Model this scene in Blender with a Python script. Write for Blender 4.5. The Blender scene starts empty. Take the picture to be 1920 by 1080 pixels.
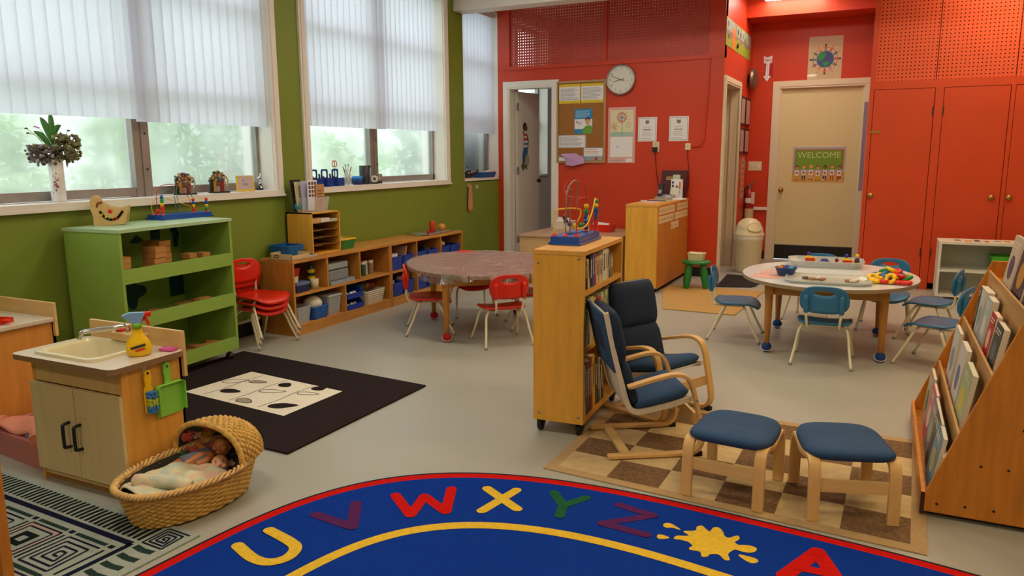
import bpy, math, random
from mathutils import Matrix, Vector
R = random.Random(7)
PI = math.pi
scene = bpy.context.scene
COL = scene.collection

# ---------------------------------------------------------------- camera
def make_camera():
    f, pitch, yaw, roll = 1421.35, 0.1727001, -0.45211806, 0.00559561
    cy, sy, cp, sp = math.cos(yaw), math.sin(yaw), math.cos(pitch), math.sin(pitch)
    fw = Vector((sy * cp, cy * cp, -sp)); rt = Vector((cy, -sy, 0)); dn = fw.cross(rt)
    r2 = math.cos(roll) * rt + math.sin(roll) * dn
    d2 = -math.sin(roll) * rt + math.cos(roll) * dn
    cd = bpy.data.cameras.new('camera'); co = bpy.data.objects.new('camera', cd); COL.objects.link(co)
    cd.sensor_width = 36.0; cd.lens = f / 1920 * 36.0; cd.clip_start = 0.02; cd.clip_end = 200
    m = Matrix.Identity(4)
    for i in range(3):
        m[i][0] = r2[i]; m[i][1] = -d2[i]; m[i][2] = -fw[i]
    m[0][3], m[1][3], m[2][3] = 4.05, 0.0, 1.27
    co.matrix_world = m
    scene.camera = co
make_camera()

# ---------------------------------------------------------------- world, exposure, lights
scene.view_settings.view_transform = 'Standard'
scene.view_settings.look = 'None'
scene.view_settings.exposure = 0.0
scene.view_settings.gamma = 1.0
scene.view_settings.use_curve_mapping = False
SKY = 3.1          # overcast daylight
TUBES = 18.5        # ceiling fluorescents (emission of the diffusers)
wd = bpy.data.worlds.new('overcast_sky'); scene.world = wd; wd.use_nodes = True
wn = wd.node_tree.nodes; wn['Background'].inputs[0].default_value = (0.88, 0.945, 1.0, 1); wn['Background'].inputs[1].default_value = SKY

# ---------------------------------------------------------------- colours and materials
def lin(h):
    if isinstance(h, str):
        h = h.lstrip('#'); c = [int(h[i:i + 2], 16) / 255 for i in (0, 2, 4)]
    else:
        c = [x / 255 for x in h]
    return tuple(x / 12.92 if x <= .04045 else ((x + .055) / 1.055) ** 2.4 for x in c) + (1,)
_mc = {}
def mat(name, col, rough=.55, metal=0., var=0., vscale=6., bump=0., bscale=80., trans=0., emit=0., spec=.5, coat=0., ior=1.45, subs=0., stretch=None):
    if name in _mc: return _mc[name]
    m = bpy.data.materials.new(name); m.use_nodes = True
    nt = m.node_tree; b = nt.nodes['Principled BSDF']; c = lin(col)
    b.inputs['Base Color'].default_value = c
    b.inputs['Roughness'].default_value = rough
    b.inputs['Metallic'].default_value = metal
    b.inputs['Specular IOR Level'].default_value = spec
    b.inputs['IOR'].default_value = ior
    b.inputs['Transmission Weight'].default_value = trans
    b.inputs['Coat Weight'].default_value = coat
    if emit:
        b.inputs['Emission Color'].default_value = c; b.inputs['Emission Strength'].default_value = emit
    if var or bump:
        tc = nt.nodes.new('ShaderNodeTexCoord'); mp = nt.nodes.new('ShaderNodeMapping')
        nt.links.new(tc.outputs['Object'], mp.inputs[0])
        if stretch: mp.inputs['Scale'].default_value = stretch
    if var:
        n = nt.nodes.new('ShaderNodeTexNoise'); n.inputs['Scale'].default_value = vscale; n.inputs['Detail'].default_value = 4
        nt.links.new(mp.outputs[0], n.inputs['Vector'])
        r = nt.nodes.new('ShaderNodeValToRGB')
        r.color_ramp.elements[0].position = .3; r.color_ramp.elements[1].position = .7
        r.color_ramp.elements[0].color = tuple(x * (1 - var) for x in c[:3]) + (1,)
        r.color_ramp.elements[1].color = tuple(min(1, x * (1 + var)) for x in c[:3]) + (1,)
        nt.links.new(n.outputs['Fac'], r.inputs[0]); nt.links.new(r.outputs[0], b.inputs['Base Color'])
    if bump:
        n2 = nt.nodes.new('ShaderNodeTexNoise'); n2.inputs['Scale'].default_value = bscale; n2.inputs['Detail'].default_value = 3
        nt.links.new(tc.outputs['Object'], n2.inputs['Vector'])
        bp = nt.nodes.new('ShaderNodeBump'); bp.inputs['Strength'].default_value = bump; bp.inputs['Distance'].default_value = .01
        nt.links.new(n2.outputs['Fac'], bp.inputs['Height']); nt.links.new(bp.outputs[0], b.inputs['Normal'])
    _mc[name] = m; return m
def wood(name, col, var=.16, stretch=(1, 1, .12), rough=.42, scale=28):
    return mat(name, col, rough=rough, var=var, vscale=scale, stretch=stretch, spec=.4)
def glow_cloth(name, col, tw=.5):
    m = bpy.data.materials.new(name); m.use_nodes = True; nt = m.node_tree; nt.nodes.clear()
    o = nt.nodes.new('ShaderNodeOutputMaterial'); d = nt.nodes.new('ShaderNodeBsdfDiffuse'); t = nt.nodes.new('ShaderNodeBsdfTranslucent'); x = nt.nodes.new('ShaderNodeMixShader')
    d.inputs[0].default_value = lin(col); t.inputs[0].default_value = lin(col); x.inputs[0].default_value = tw
    nt.links.new(d.outputs[0], x.inputs[1]); nt.links.new(t.outputs[0], x.inputs[2]); nt.links.new(x.outputs[0], o.inputs[0]); return m
def clear_plastic(name, col, alpha=.45, rough=.25):
    m = bpy.data.materials.new(name); m.use_nodes = True; nt = m.node_tree
    b = nt.nodes['Principled BSDF']; b.inputs['Base Color'].default_value = lin(col); b.inputs['Roughness'].default_value = rough
    b.inputs['Alpha'].default_value = alpha; return m
def frosted(name):
    m = bpy.data.materials.new(name); m.use_nodes = True; nt = m.node_tree; nt.nodes.clear()
    N = nt.nodes.new; L = nt.links.new
    o = N('ShaderNodeOutputMaterial'); tr = N('ShaderNodeBsdfTransparent'); tl = N('ShaderNodeBsdfTranslucent'); rf = N('ShaderNodeBsdfRefraction')
    tr.inputs[0].default_value = (.95, .985, .965, 1); tl.inputs[0].default_value = (.90, .94, .92, 1)
    rf.inputs['Color'].default_value = (.95, .985, .965, 1); rf.inputs['Roughness'].default_value = .34; rf.inputs['IOR'].default_value = 1.15
    a = N('ShaderNodeMixShader'); b = N('ShaderNodeMixShader'); a.inputs[0].default_value = .72
    L(tr.outputs[0], a.inputs[1]); L(rf.outputs[0], a.inputs[2])
    tc = N('ShaderNodeTexCoord'); n = N('ShaderNodeTexNoise'); n.inputs['Scale'].default_value = 2.2
    L(tc.outputs['Object'], n.inputs['Vector']); mr = N('ShaderNodeMapRange'); mr.inputs[1].default_value = .3; mr.inputs[2].default_value = .7; mr.inputs[3].default_value = .28; mr.inputs[4].default_value = .55
    L(n.outputs['Fac'], mr.inputs[0]); L(mr.outputs[0], b.inputs[0])
    L(a.outputs[0], b.inputs[1]); L(tl.outputs[0], b.inputs[2]); L(b.outputs[0], o.inputs[0]); return m
def pegboard(name, col, pitch, through):
    """painted hardboard with a grid of drilled holes; through = real see-through holes"""
    m = bpy.data.materials.new(name); m.use_nodes = True; nt = m.node_tree; N = nt.nodes.new; L = nt.links.new
    b = nt.nodes['Principled BSDF']; o = nt.nodes['Material Output']
    b.inputs['Base Color'].default_value = lin(col); b.inputs['Roughness'].default_value = .5
    tc = N('ShaderNodeTexCoord'); sp = N('ShaderNodeSeparateXYZ'); L(tc.outputs['Object'], sp.inputs[0])
    def m1(op, a, v=None, w=None):
        n = N('ShaderNodeMath'); n.operation = op
        L(a, n.inputs[0])
        if v is not None:
            if isinstance(v, float): n.inputs[1].default_value = v
            else: L(v, n.inputs[1])
        return n.outputs[0]
    ds = []
    for k in ('X', 'Z'):
        s = m1('DIVIDE', sp.outputs[k], float(pitch)); s = m1('FRACT', s); s = m1('SUBTRACT', s, .5); ds.append(m1('MULTIPLY', s, s))
    d = m1('ADD', ds[0], ds[1]); h = m1('LESS_THAN', d, .17 ** 2)
    x = N('ShaderNodeMixShader'); L(h, x.inputs[0]); L(b.outputs[0], x.inputs[1])
    if through: q = N('ShaderNodeBsdfTransparent')
    else: q = N('ShaderNodeBsdfDiffuse'); q.inputs[0].default_value = lin('#3a0c06')
    L(q.outputs[0], x.inputs[2]); L(x.outputs[0], o.inputs[0]); return m

# ---------------------------------------------------------------- mesh builder
I4 = Matrix.Identity(4)
def T(x=0, y=0, z=0): return Matrix.Translation((x, y, z))
def RZ(a): return Matrix.Rotation(a, 4, 'Z')
def RX(a): return Matrix.Rotation(a, 4, 'X')
def RY(a): return Matrix.Rotation(a, 4, 'Y')
def frame(o, u, v):
    u = Vector(u); v = Vector(v); w = u.cross(v); m = Matrix.Identity(4)
    for i in range(3): m[i][0] = u[i]; m[i][1] = v[i]; m[i][2] = w[i]; m[i][3] = o[i]
    return m
def catmull(P, n=8, closed=False):
    P = [Vector(p) for p in P]; out = []; N = len(P)
    rng = range(N if closed else N - 1)
    for i in rng:
        g = (lambda k: P[k % N]) if closed else (lambda k: P[min(max(k, 0), N - 1)])
        a, b, c, d = g(i - 1), g(i), g(i + 1), g(i + 2)
        for j in range(n):
            t = j / n
            out.append(.5 * ((2 * b) + (c - a) * t + (2 * a - 5 * b + 4 * c - d) * t * t + (3 * b - a - 3 * c + d) * t ** 3))
    if not closed: out.append(P[-1])
    return out
class MB:
    def __init__(s): s.v = []; s.f = []; s.m = []; s.s = []; s.mats = []
    def mi(s, m):
        if m not in s.mats: s.mats.append(m)
        return s.mats.index(m)
    def add(s, vs, fs, m, smooth=False, M=None):
        n = len(s.v); k = s.mi(m)
        for p in vs:
            p = Vector(p)
            s.v.append(M @ p if M else p)
        for f in fs: s.f.append([n + i for i in f]); s.m.append(k); s.s.append(smooth)
        return s
    def box(s, a, b, m, M=None):
        (x0, y0, z0), (x1, y1, z1) = a, b
        vs = [(x0, y0, z0), (x1, y0, z0), (x1, y1, z0), (x0, y1, z0), (x0, y0, z1), (x1, y0, z1), (x1, y1, z1), (x0, y1, z1)]
        return s.add(vs, [(3, 2, 1, 0), (4, 5, 6, 7), (0, 1, 5, 4), (1, 2, 6, 5), (2, 3, 7, 6), (3, 0, 4, 7)], m, False, M)
    def prism(s, P, z0, z1, m, M=None, smooth=False, cap=True):
        n = len(P); vs = [(p[0], p[1], z0) for p in P] + [(p[0], p[1], z1) for p in P]
        fs = [(i, (i + 1) % n, n + (i + 1) % n, n + i) for i in range(n)]
        s.add(vs, fs, m, smooth, M)
        if cap: s.add(vs, [tuple(range(n))[::-1], tuple(range(n, 2 * n))], m, False, M)
        return s
    def poly(s, P, m, M=None, w=0.):
        return s.add([(p[0], p[1], w) for p in P], [tuple(range(len(P)))], m, False, M)
    def rect(s, u0, v0, u1, v1, m, M=None, w=0.):
        return s.poly([(u0, v0), (u1, v0), (u1, v1), (u0, v1)], m, M, w)
    def disc(s, c, r, m, M=None, w=0., n=20, ry=None):
        ry = ry or r
        return s.poly([(c[0] + r * math.cos(2 * PI * i / n), c[1] + ry * math.sin(2 * PI * i / n)) for i in range(n)], m, M, w)
    def lathe(s, prof, m, n=24, M=None, smooth=True, sx=1., sy=1.):
        vs = []; fs = []; k = len(prof)
        for i in range(n):
            a = 2 * PI * i / n
            for r, z in prof: vs.append((r * math.cos(a) * sx, r * math.sin(a) * sy, z))
        for i in range(n):
            for j in range(k - 1):
                a, b = i * k + j, ((i + 1) % n) * k + j
                fs.append((a, b, b + 1, a + 1))
        return s.add(vs, fs, m, smooth, M)
    def tube(s, P, r, m, n=8, closed=False, M=None, caps=True):
        P = [Vector(p) for p in P]; N = len(P); rr = r if isinstance(r, (list, tuple)) else [r] * N
        vs = []; fs = []; up = None
        for i, p in enumerate(P):
            if closed: t = P[(i + 1) % N] - P[i - 1]
            else: t = P[min(i + 1, N - 1)] - P[max(i - 1, 0)]
            t.normalize()
            if up is None:
                up = Vector((0, 0, 1)) if abs(t.z) < .9 else Vector((1, 0, 0))
            up = up - t * up.dot(t)
            if up.length < 1e-6: up = t.orthogonal()
            up.normalize(); sd = t.cross(up)
            for k in range(n):
                a = 2 * PI * k / n; vs.append(p + (sd * math.cos(a) + up * math.sin(a)) * rr[i])
        for i in range(N if closed else N - 1):
            for k in range(n):
                a, b = i * n + k, i * n + (k + 1) % n; c = ((i + 1) % N) * n
                fs.append((a, b, c + (k + 1) % n, c + k))
        s.add(vs, fs, m, True, M)
        if caps and not closed: s.add(vs, [tuple(range(n))[::-1], tuple(range((N - 1) * n, N * n))], m, False, M)
        return s
    def band(s, P, w, t, side, m, M=None):
        """bent flat bar: P path, side = width direction, w width, t thickness"""
        P = [Vector(p) for p in P]; N = len(P); sd = Vector(side).normalized(); vs = []; fs = []
        for i, p in enumerate(P):
            d = (P[min(i + 1, N - 1)] - P[max(i - 1, 0)]).normalized(); nn = d.cross(sd).normalized()
            for a, b in ((-1, -1), (1, -1), (1, 1), (-1, 1)): vs.append(p + sd * (a * w / 2) + nn * (b * t / 2))
        for i in range(N - 1):
            for k in range(4): fs.append((i * 4 + k, i * 4 + (k + 1) % 4, i * 4 + 4 + (k + 1) % 4, i * 4 + 4 + k))
        fs += [(3, 2, 1, 0), tuple(range((N - 1) * 4, N * 4))]
        return s.add(vs, fs, m, False, M)
    def ball(s, c, r, m, n=14, M=None, sc=(1, 1, 1), fn=None):
        vs = [(0, 0, 1)]; h = n // 2
        for j in range(1, h):
            for i in range(n):
                a, b = PI * j / h, 2 * PI * i / n; vs.append((math.sin(a) * math.cos(b), math.sin(a) * math.sin(b), math.cos(a)))
        vs.append((0, 0, -1)); fs = [(0, 1 + i, 1 + (i + 1) % n) for i in range(n)]
        for j in range(h - 2):
            for i in range(n):
                a, b = 1 + j * n + i, 1 + j * n + (i + 1) % n; fs.append((a, a + n, b + n, b))
        L = len(vs) - 1; o = 1 + (h - 2) * n; fs += [(L, o + (i + 1) % n, o + i) for i in range(n)]
        out = []
        for p in vs:
            k = fn(Vector(p)) if fn else 1.
            out.append((c[0] + p[0] * r * sc[0] * k, c[1] + p[1] * r * sc[1] * k, c[2] + p[2] * r * sc[2] * k))
        return s.add(out, fs, m, True, M)
    def stroke(s, P, w, m, M=None, z=0., closed=False, round_=True):
        P = [Vector((p[0], p[1])) for p in P]; N = len(P)
        for i in range(N if closed else N - 1):
            a, b = P[i], P[(i + 1) % N]; d = b - a
            if d.length < 1e-7: continue
            d.normalize(); q = Vector((-d.y, d.x)) * (w / 2)
            s.poly([a - q, b - q, b + q, a + q], m, M, z + .00006 * i)
        if round_:
            for i, p in enumerate(P): s.disc(p, w / 2, m, M, z + .0008 + .00006 * i, 12)
        return s
    def ribbon(s, A, B, m, M=None, z=0.):
        n = len(A); vs = [(p[0], p[1], z) for p in A] + [(p[0], p[1], z) for p in B]
        return s.add(vs, [(i, (i + 1) % n, n + (i + 1) % n, n + i) for i in range(n)], m, False, M)
    def grid(s, fn, nu, nv, m, M=None, smooth=True, cu=False):
        vs = [fn(i / (nu if cu else nu - 1), j / (nv - 1)) for i in range(nu) for j in range(nv)]
        fs = [(i * nv + j, ((i + 1) % nu) * nv + j, ((i + 1) % nu) * nv + j + 1, i * nv + j + 1) for i in range(nu if cu else nu - 1) for j in range(nv - 1)]
        return s.add(vs, fs, m, smooth, M)
    def text(s, txt, size, m, M, w=.001, align='CENTER'):
        cu = bpy.data.curves.new('tmp', 'FONT'); cu.body = txt; cu.size = size; cu.align_x = align; cu.align_y = 'CENTER'; cu.resolution_u = 3
        ob = bpy.data.objects.new('tmp', cu); COL.objects.link(ob); dg = bpy.context.evaluated_depsgraph_get(); me = ob.evaluated_get(dg).to_mesh()
        s.add([(v.co.x, v.co.y, w) for v in me.vertices], [tuple(p.vertices) for p in me.polygons], m, False, M)
        ob.evaluated_get(dg).to_mesh_clear(); bpy.data.objects.remove(ob); bpy.data.curves.remove(cu); return s
    def lines(s, u0, v0, u1, v1, n, m, M, w=.003, frac=.55):
        h = (v1 - v0) / n
        for i in range(n):
            y = v1 - (i + .5) * h; e = u0 + (u1 - u0) * R.uniform(.7, 1); x = u0
            while x < e:
                q = min(e, x + R.uniform(.05, .16) * (u1 - u0)); s.rect(x, y - h * frac / 2, q, y + h * frac / 2, m, M, w); x = q + .02 * (u1 - u0)
        return s
    def mesh(s, name):
        me = bpy.data.meshes.new(name); me.from_pydata([tuple(p) for p in s.v], [], s.f)
        for m in s.mats: me.materials.append(m)
        me.polygons.foreach_set('material_index', s.m); me.polygons.foreach_set('use_smooth', s.s); me.update(); return me
    def build(s, name, parent=None, bevel=0., solid=0., subs=0, label=None, loc=None):
        o = bpy.data.objects.new(name, s.mesh(name)); COL.objects.link(o)
        if parent: o.parent = parent
        if loc: o.location = loc
        if solid:
            k = o.modifiers.new('solid', 'SOLIDIFY'); k.thickness = solid; k.offset = 0
        if subs:
            k = o.modifiers.new('subs', 'SUBSURF'); k.levels = subs; k.render_levels = subs
        if bevel:
            k = o.modifiers.new('bevel', 'BEVEL'); k.width = bevel; k.segments = 2; k.limit_method = 'ANGLE'; k.angle_limit = .7
        if label: o['label'] = label
        return o
    def solo(s, name, label, cat, loc=(0, 0, 0), rz=0., group=None, **k):
        o = s.build(name, None, **k); o.location = loc; o.rotation_euler = (0, 0, rz)
        return tag(o, label, cat, group)
    def struct(s, name, parent=None, **k):
        o = s.build(name, parent, **k)
        if not parent: o['kind'] = 'structure'
        return o
def tag(o, label, cat, group=None, kind=None):
    o['label'] = label; o['category'] = cat
    if group: o['group'] = group
    if kind: o['kind'] = kind
    return o
def thing(name, label, cat, loc=(0, 0, 0), rz=0., group=None):
    o = bpy.data.objects.new(name, None); COL.objects.link(o); o.empty_display_size = .05
    o.location = loc; o.rotation_euler = (0, 0, rz); return tag(o, label, cat, group)
def sroot(name):
    o = bpy.data.objects.new(name, None); COL.objects.link(o); o['kind'] = 'structure'; return o
def dup(root, loc, rz, label, group=None, rot=None):
    def cp(o, parent):
        c = o.copy(); COL.objects.link(c); c.parent = parent
        for ch in list(o.children): cp(ch, c)
        return c
    r = cp(root, None); r.location = loc; r.rotation_euler = rot or (0, 0, rz); r['label'] = label
    if group: r['group'] = group
    return r
def rrect(x0, y0, x1, y1, r, n=6):
    P = []
    for cx, cy, a in ((x1 - r, y0 + r, -PI / 2), (x1 - r, y1 - r, 0), (x0 + r, y1 - r, PI / 2), (x0 + r, y0 + r, PI)):
        for i in range(n + 1): P.append((cx + r * math.cos(a + PI / 2 * i / n), cy + r * math.sin(a + PI / 2 * i / n)))
    return P
def selli(cx, cy, a, b, e=2.3, n=96, rot=0.):
    P = []
    for i in range(n):
        t = 2 * PI * i / n; c, s = math.cos(t), math.sin(t)
        x = a * math.copysign(abs(c) ** (2 / e), c); y = b * math.copysign(abs(s) ** (2 / e), s)
        P.append((cx + x * math.cos(rot) - y * math.sin(rot), cy + x * math.sin(rot) + y * math.cos(rot)))
    return P
ORD = ['first', 'second', 'third', 'fourth', 'fifth', 'sixth', 'seventh', 'eighth', 'ninth', 'tenth', 'eleventh', 'twelfth', 'thirteenth', 'fourteenth', 'fifteenth']

# shared materials
W_MAPLE = wood('maple_laminate', '#dda43e', .10, (1, 1, .15))
W_MAPLEH = wood('maple_laminate_lengthwise', '#d9a04a', .10, (1, .15, 1))
W_OAK = wood('golden_oak_plywood', '#b77b35', .16, (1, 1, .12))
W_OAKH = wood('golden_oak_plywood_lengthwise', '#bd8440', .16, (1, .12, 1))
W_BIRCH = wood('pale_birch', '#d2ac70', .08, (1, 1, .15))
W_BIRCHX = wood('pale_birch_crosswise', '#d8b478', .08, (.15, 1, 1))
W_BENT = wood('bent_birch_veneer', '#dcb273', .07, (1, 1, .2), .4)
W_PINE = wood('orange_pine', '#c47c2a', .20, (1, 1, .12))
W_BLOCK = wood('block_wood', '#b07d45', .18, (1, .3, 1))
C_WHITE = mat('white_paint', '#e4e0d8', .45)
C_CREAM = mat('cream_paint', '#d9cfb2', .45)
C_CREAMTUBE = mat('cream_enamel_tube', '#ddd3b0', .3, coat=.3)
C_ALU = mat('weathered_aluminium', '#9a9590', .45, .6, .08, 12)
C_CHROME = mat('chrome', '#d8d8d8', .12, 1.)
C_BLACK = mat('black_plastic', '#141416', .45)
C_BLACKR = mat('black_rubber', '#101012', .7)
C_DARK = mat('dark_gap', '#0a0908', .9)
C_PAPER = mat('white_paper', '#e6e6ea', .7)
C_INK = mat('grey_print', '#a4a6ac', .8)
C_INKD = mat('dark_print', '#3a3a40', .8)
C_RED = mat('red_wall_paint', '#c63b19', .42, var=.04, vscale=3, bump=.05, bscale=120)
C_REDPL = mat('red_plastic', '#d8260f', .3, coat=.2)
C_BLUEPL = mat('blue_plastic', '#0f4fae', .35, coat=.2)
C_YELPL = mat('yellow_plastic', '#f2c40c', .35)
C_GRNPL = mat('green_plastic', '#1f9440', .35)
C_PURPL = mat('purple_plastic', '#6a3a6a', .4)
C_PINKPL = mat('pink_plastic', '#d98a90', .4)
C_BRASS = mat('aged_brass', '#b08a4a', .3, .9)
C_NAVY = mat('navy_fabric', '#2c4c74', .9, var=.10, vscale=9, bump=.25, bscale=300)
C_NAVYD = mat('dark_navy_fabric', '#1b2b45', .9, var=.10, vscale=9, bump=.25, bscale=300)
FL = frame((0, 0, 0), (1, 0, 0), (0, 1, 0))
WB = frame((0, 8.0, 0), (1, 0, 0), (0, 0, 1))       # red wall
WA = frame((0, 9.72, 0), (1, 0, 0), (0, 0, 1))      # wall of the alcove
WS = frame((2.54, 0, 0), (0, 1, 0), (0, 0, 1))      # side wall of the alcove
WL = frame((0, 0, 0), (0, 1, 0), (0, 0, 1))         # green wall

# ================================================================ THE ROOM
M_GREEN = mat('green_wall_paint', '#76882f', .5, var=.04, vscale=3, bump=.04, bscale=150)
M_GREY = mat('washroom_paint', '#c9cbc6', .6)
M_CEIL = mat('ceiling_paint', '#e6dfd2', .8)
M_FLOOR = mat('vinyl_floor', '#a7a69b', .36, var=.05, vscale=1.6, spec=.4)
M_ORANGE = mat('red_cupboard_paint', '#c8431a', .38, var=.04, vscale=4)
ZC = 3.0
MB().box((-.4, -3, -.1), (7.2, 10.1, 0), M_FLOOR).struct('floor')
MB().box((-.4, -3.1, ZC), (7.2, 10.1, ZC + .1), M_CEIL).struct('ceiling')
# green wall with three windows and one in the washroom
WINS = [(1.30, 4.33), (4.73, 6.79), (7.19, 8.0), (8.20, 9.45)]
wl = MB(); ZS, ZT = 1.0, 2.86
wl.box((-.32, -3, 0), (0, 8.0, ZS), M_GREEN).box((-.32, -3, ZT), (0, 8.0, ZC), M_GREEN)
ys = [-3, WINS[0][0], WINS[0][1], WINS[1][0], WINS[1][1], WINS[2][0]]
for a, b in ((ys[0], ys[1]), (ys[2], ys[3]), (ys[4], ys[5])): wl.box((-.32, a, ZS), (0, b, ZT), M_GREEN)
wl.struct('wall_left')
ww = MB()
ww.box((-.32, 8.0, 0), (0, 10.0, ZS), M_GREY).box((-.32, 8.0, ZT), (0, 10.0, ZC), M_GREY).box((-.32, 8.0, ZS), (0, WINS[3][0], ZT), M_GREY).box((-.32, WINS[3][1], ZS), (0, 10.0, ZT), M_GREY)
ww.box((0, 9.92, 0), (2.54, 10.02, ZC), M_GREY).struct('wall_washroom')
# red wall: door opening, pegboard panels above a rail
wb = MB()
wb.box((0, 8.0, 0), (.11, 8.1, 2.23), C_RED).box((.11, 8.0, 2.045), (.69, 8.1, 2.23), C_RED).box((.69, 8.0, 0), (2.54, 8.1, 2.23), C_RED)
wb.box((0, 7.995, 2.23), (.15, 8.1, ZC), C_RED).box((2.385, 7.995, 2.23), (2.54, 8.1, ZC), C_RED).box((1.27, 7.992, 2.26), (1.30, 8.05, ZC), C_RED)
wb.box((.12, 7.985, 2.222), (2.41, 8.1, 2.262), C_RED)
wb.struct('wall_back')
PEG = pegboard('red_pegboard_seethrough', '#b93a24', .030, True)
PEG2 = pegboard('orange_pegboard', '#d8542a', .033, False)
pg = MB(); pg.rect(.15, 2.262, 1.27, ZC, PEG, frame((0, 8.012, 0), (1, 0, 0), (0, 0, 1))); pg.rect(1.30, 2.262, 2.385, ZC, PEG, frame((0, 8.012, 0), (1, 0, 0), (0, 0, 1)))
pg.struct('trim_1')
# side wall of the alcove with a door opening, alcove wall, soffit
wsd = MB()
wsd.box((2.42, 8.1, 2.0), (2.54, 8.9, ZC), C_RED).box((2.42, 8.9, 0), (2.54, 9.82, ZC), C_RED).box((2.42, 8.0, 2.23), (2.54, 8.1, ZC), C_RED)
wsd.struct('wall_alcove_left')
wa = MB()
wa.box((2.42, 9.72, 0), (2.88, 9.82, ZC), C_RED).box((2.88, 9.72, 2.06), (3.80, 9.82, ZC), C_RED).box((3.80, 9.72, 0), (7.2, 9.82, ZC), C_RED)
wa.struct('wall_alcove')
MB().box((2.54, 9.20, 2.785), (3.90, 9.72, ZC), C_RED).struct('trim_2')
MB().box((7.0, -3, 0), (7.1, 10, ZC), mat('far_wall_paint', '#cdbfa8', .7)).struct('wall_right')
MB().box((-.3, -3.1, 0), (7.1, -3, ZC), mat('far_wall_paint', '#cdbfa8', .7)).struct('wall_front')
# ceiling beam
MB().box((0, 6.99, 2.715), (7.0, 7.20, ZC), C_WHITE).struct('trim_3', bevel=.012)
# baseboards
bb = MB(); bb.box((0, -3, 0), (.008, 8.0, .10), C_BLACKR).struct('baseboard_left')
bb = MB(); bb.box((.73, 7.99, 0), (2.54, 8.0, .10), C_BLACKR).struct('baseboard_back')
bb = MB(); bb.box((2.54, 8.98, 0), (2.55, 9.72, .10), C_BLACKR).box((2.55, 9.71, 0), (2.79, 9.72, .10), C_BLACKR).struct('baseboard_alcove')
MB().box((0, -3, .10), (.012, 8.0, .118), C_CREAM).struct('trim_4')
MB().box((2.56, 9.695, .60), (2.80, 9.72, .635), C_WHITE).struct('trim_5')
# surface conduit running down the red wall to the phone jack
MB().tube([(2.40, 7.99, 2.23), (2.395, 7.99, 1.9), (2.37, 7.99, 1.42), (2.33, 7.99, 1.355), (2.24, 7.99, 1.35)], .007, C_RED).struct('trim_6')

# ---- windows
GLASS = frosted('frosted_glass')
def window(n, y0, y1, mull, trimL, trimR, sill_lip=True):
    w = sroot('window_%d' % n); g = -.16
    fr = MB()
    fr.box((g - .03, y0, 1.035), (g + .03, y1, 1.088), C_ALU).box((g - .03, y0, ZT - .05), (g + .03, y1, ZT), C_ALU)
    fr.box((g - .03, y0, 1.0), (g + .03, y0 + .03, ZT), C_ALU).box((g - .03, y1 - .03, 1.0), (g + .03, y1, ZT), C_ALU)
    for m in mull:
        fr.box((g - .035, m - .058, 1.03), (g + .035, m + .058, ZT), C_ALU).box((g + .03, m - .004, 1.03), (g + .042, m + .004, ZT), C_ALU)
        for zz in (1.2, 1.42): fr.ball((g + .036, m + .03, zz), .007, C_BLACK, 8)
    for zz in (1.70, 2.30): fr.box((g - .03, y0, zz - .025), (g + .03, y1, zz + .025), C_ALU)
    fr.struct('window_frame', w)
    MB().rect(y0, 1.05, y1, ZT, GLASS, frame((g - .012, 0, 0), (0, 1, 0), (0, 0, 1))).struct('pane', w)
    rv = MB()
    rv.box((-.32, y0, .99), (.0 if not sill_lip else .03, y1, 1.03), C_WHITE)
    rv.box((-.32, y1 - .004, 1.0), (0, y1 + .002, ZT), C_WHITE).box((-.32, y0 - .002, 1.0), (0, y0 + .004, ZT), C_WHITE).box((-.32, y0, ZT - .004), (0, y1, ZT), C_WHITE)
    rv.struct('sill', w)
    tr = MB()
    if sill_lip:
        tr.box((0, y0 - trimL, .985), (.035, y1 + trimR, 1.0), C_WHITE).box((0, y0 - trimL, 1.0), (.022, y1 + trimR, 1.028), C_WHITE)
    for a, b in ((y0 - trimL, y0), (y1, y1 + trimR)):
        if b - a > .01: tr.box((0, a, 1.0), (.018, b, ZT + .06), C_WHITE).box((0, a + .02, 1.0), (.026, b - .02, ZT + .06), C_WHITE)
    if tr.v: tr.struct('window_trim', w)
    return w
window(1, *WINS[0], [3.32], .07, .075)
window(2, *WINS[1], [5.745], .07, .075)
window(3, *WINS[2], [], 0, 0, False)
window(4, *WINS[3], [8.75], 0, 0, False)
# ---- vertical blinds
BLIND = glow_cloth('blind_vane_fabric', '#e6e9f6', .6)
RAIL = mat('blind_rail', '#d8d5d0', .5)
def blind(y0, y1, z0, label, pitch=.078, ang=.16, x=-.05, wv=.09, loc_name='vertical_blind'):
    b = MB(); n = int(round((y1 - y0) / pitch)); zt = ZT - .06
    for i in range(n):
        yc = y0 + (i + .5) * (y1 - y0) / n; a = ang + R.uniform(-.04, .04)
        def vane(u, v, yc=yc, a=a):
            q = (u - .5) * wv; c = .006 * (1 - (2 * u - 1) ** 2)
            return (x + q * math.sin(a) + c, yc + q * math.cos(a), z0 + (zt - z0) * v)
        b.grid(vane, 5, 2, BLIND)
    t = thing('vertical_blind', label, 'blind', (0, 0, 0))
    b.build('vanes', t)
    MB().box((x - .02, y0, zt), (x + .02, y1, zt + .04), RAIL).build('head_rail', t)
blind(1.32, 3.29, 1.502, 'white vertical blind over the window above the play kitchen and flower vase', x=-.055)
blind(3.25, 4.325, 1.487, 'white vertical blind right of the window post, above the yellow framed card')
blind(4.74, 5.83, 1.512, 'white vertical blind above the blue tool caddies', ang=.1)
blind(5.80, 6.70, 1.519, 'white vertical blind above the small brown pencil sharpener', ang=.1, x=-.046)
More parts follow.
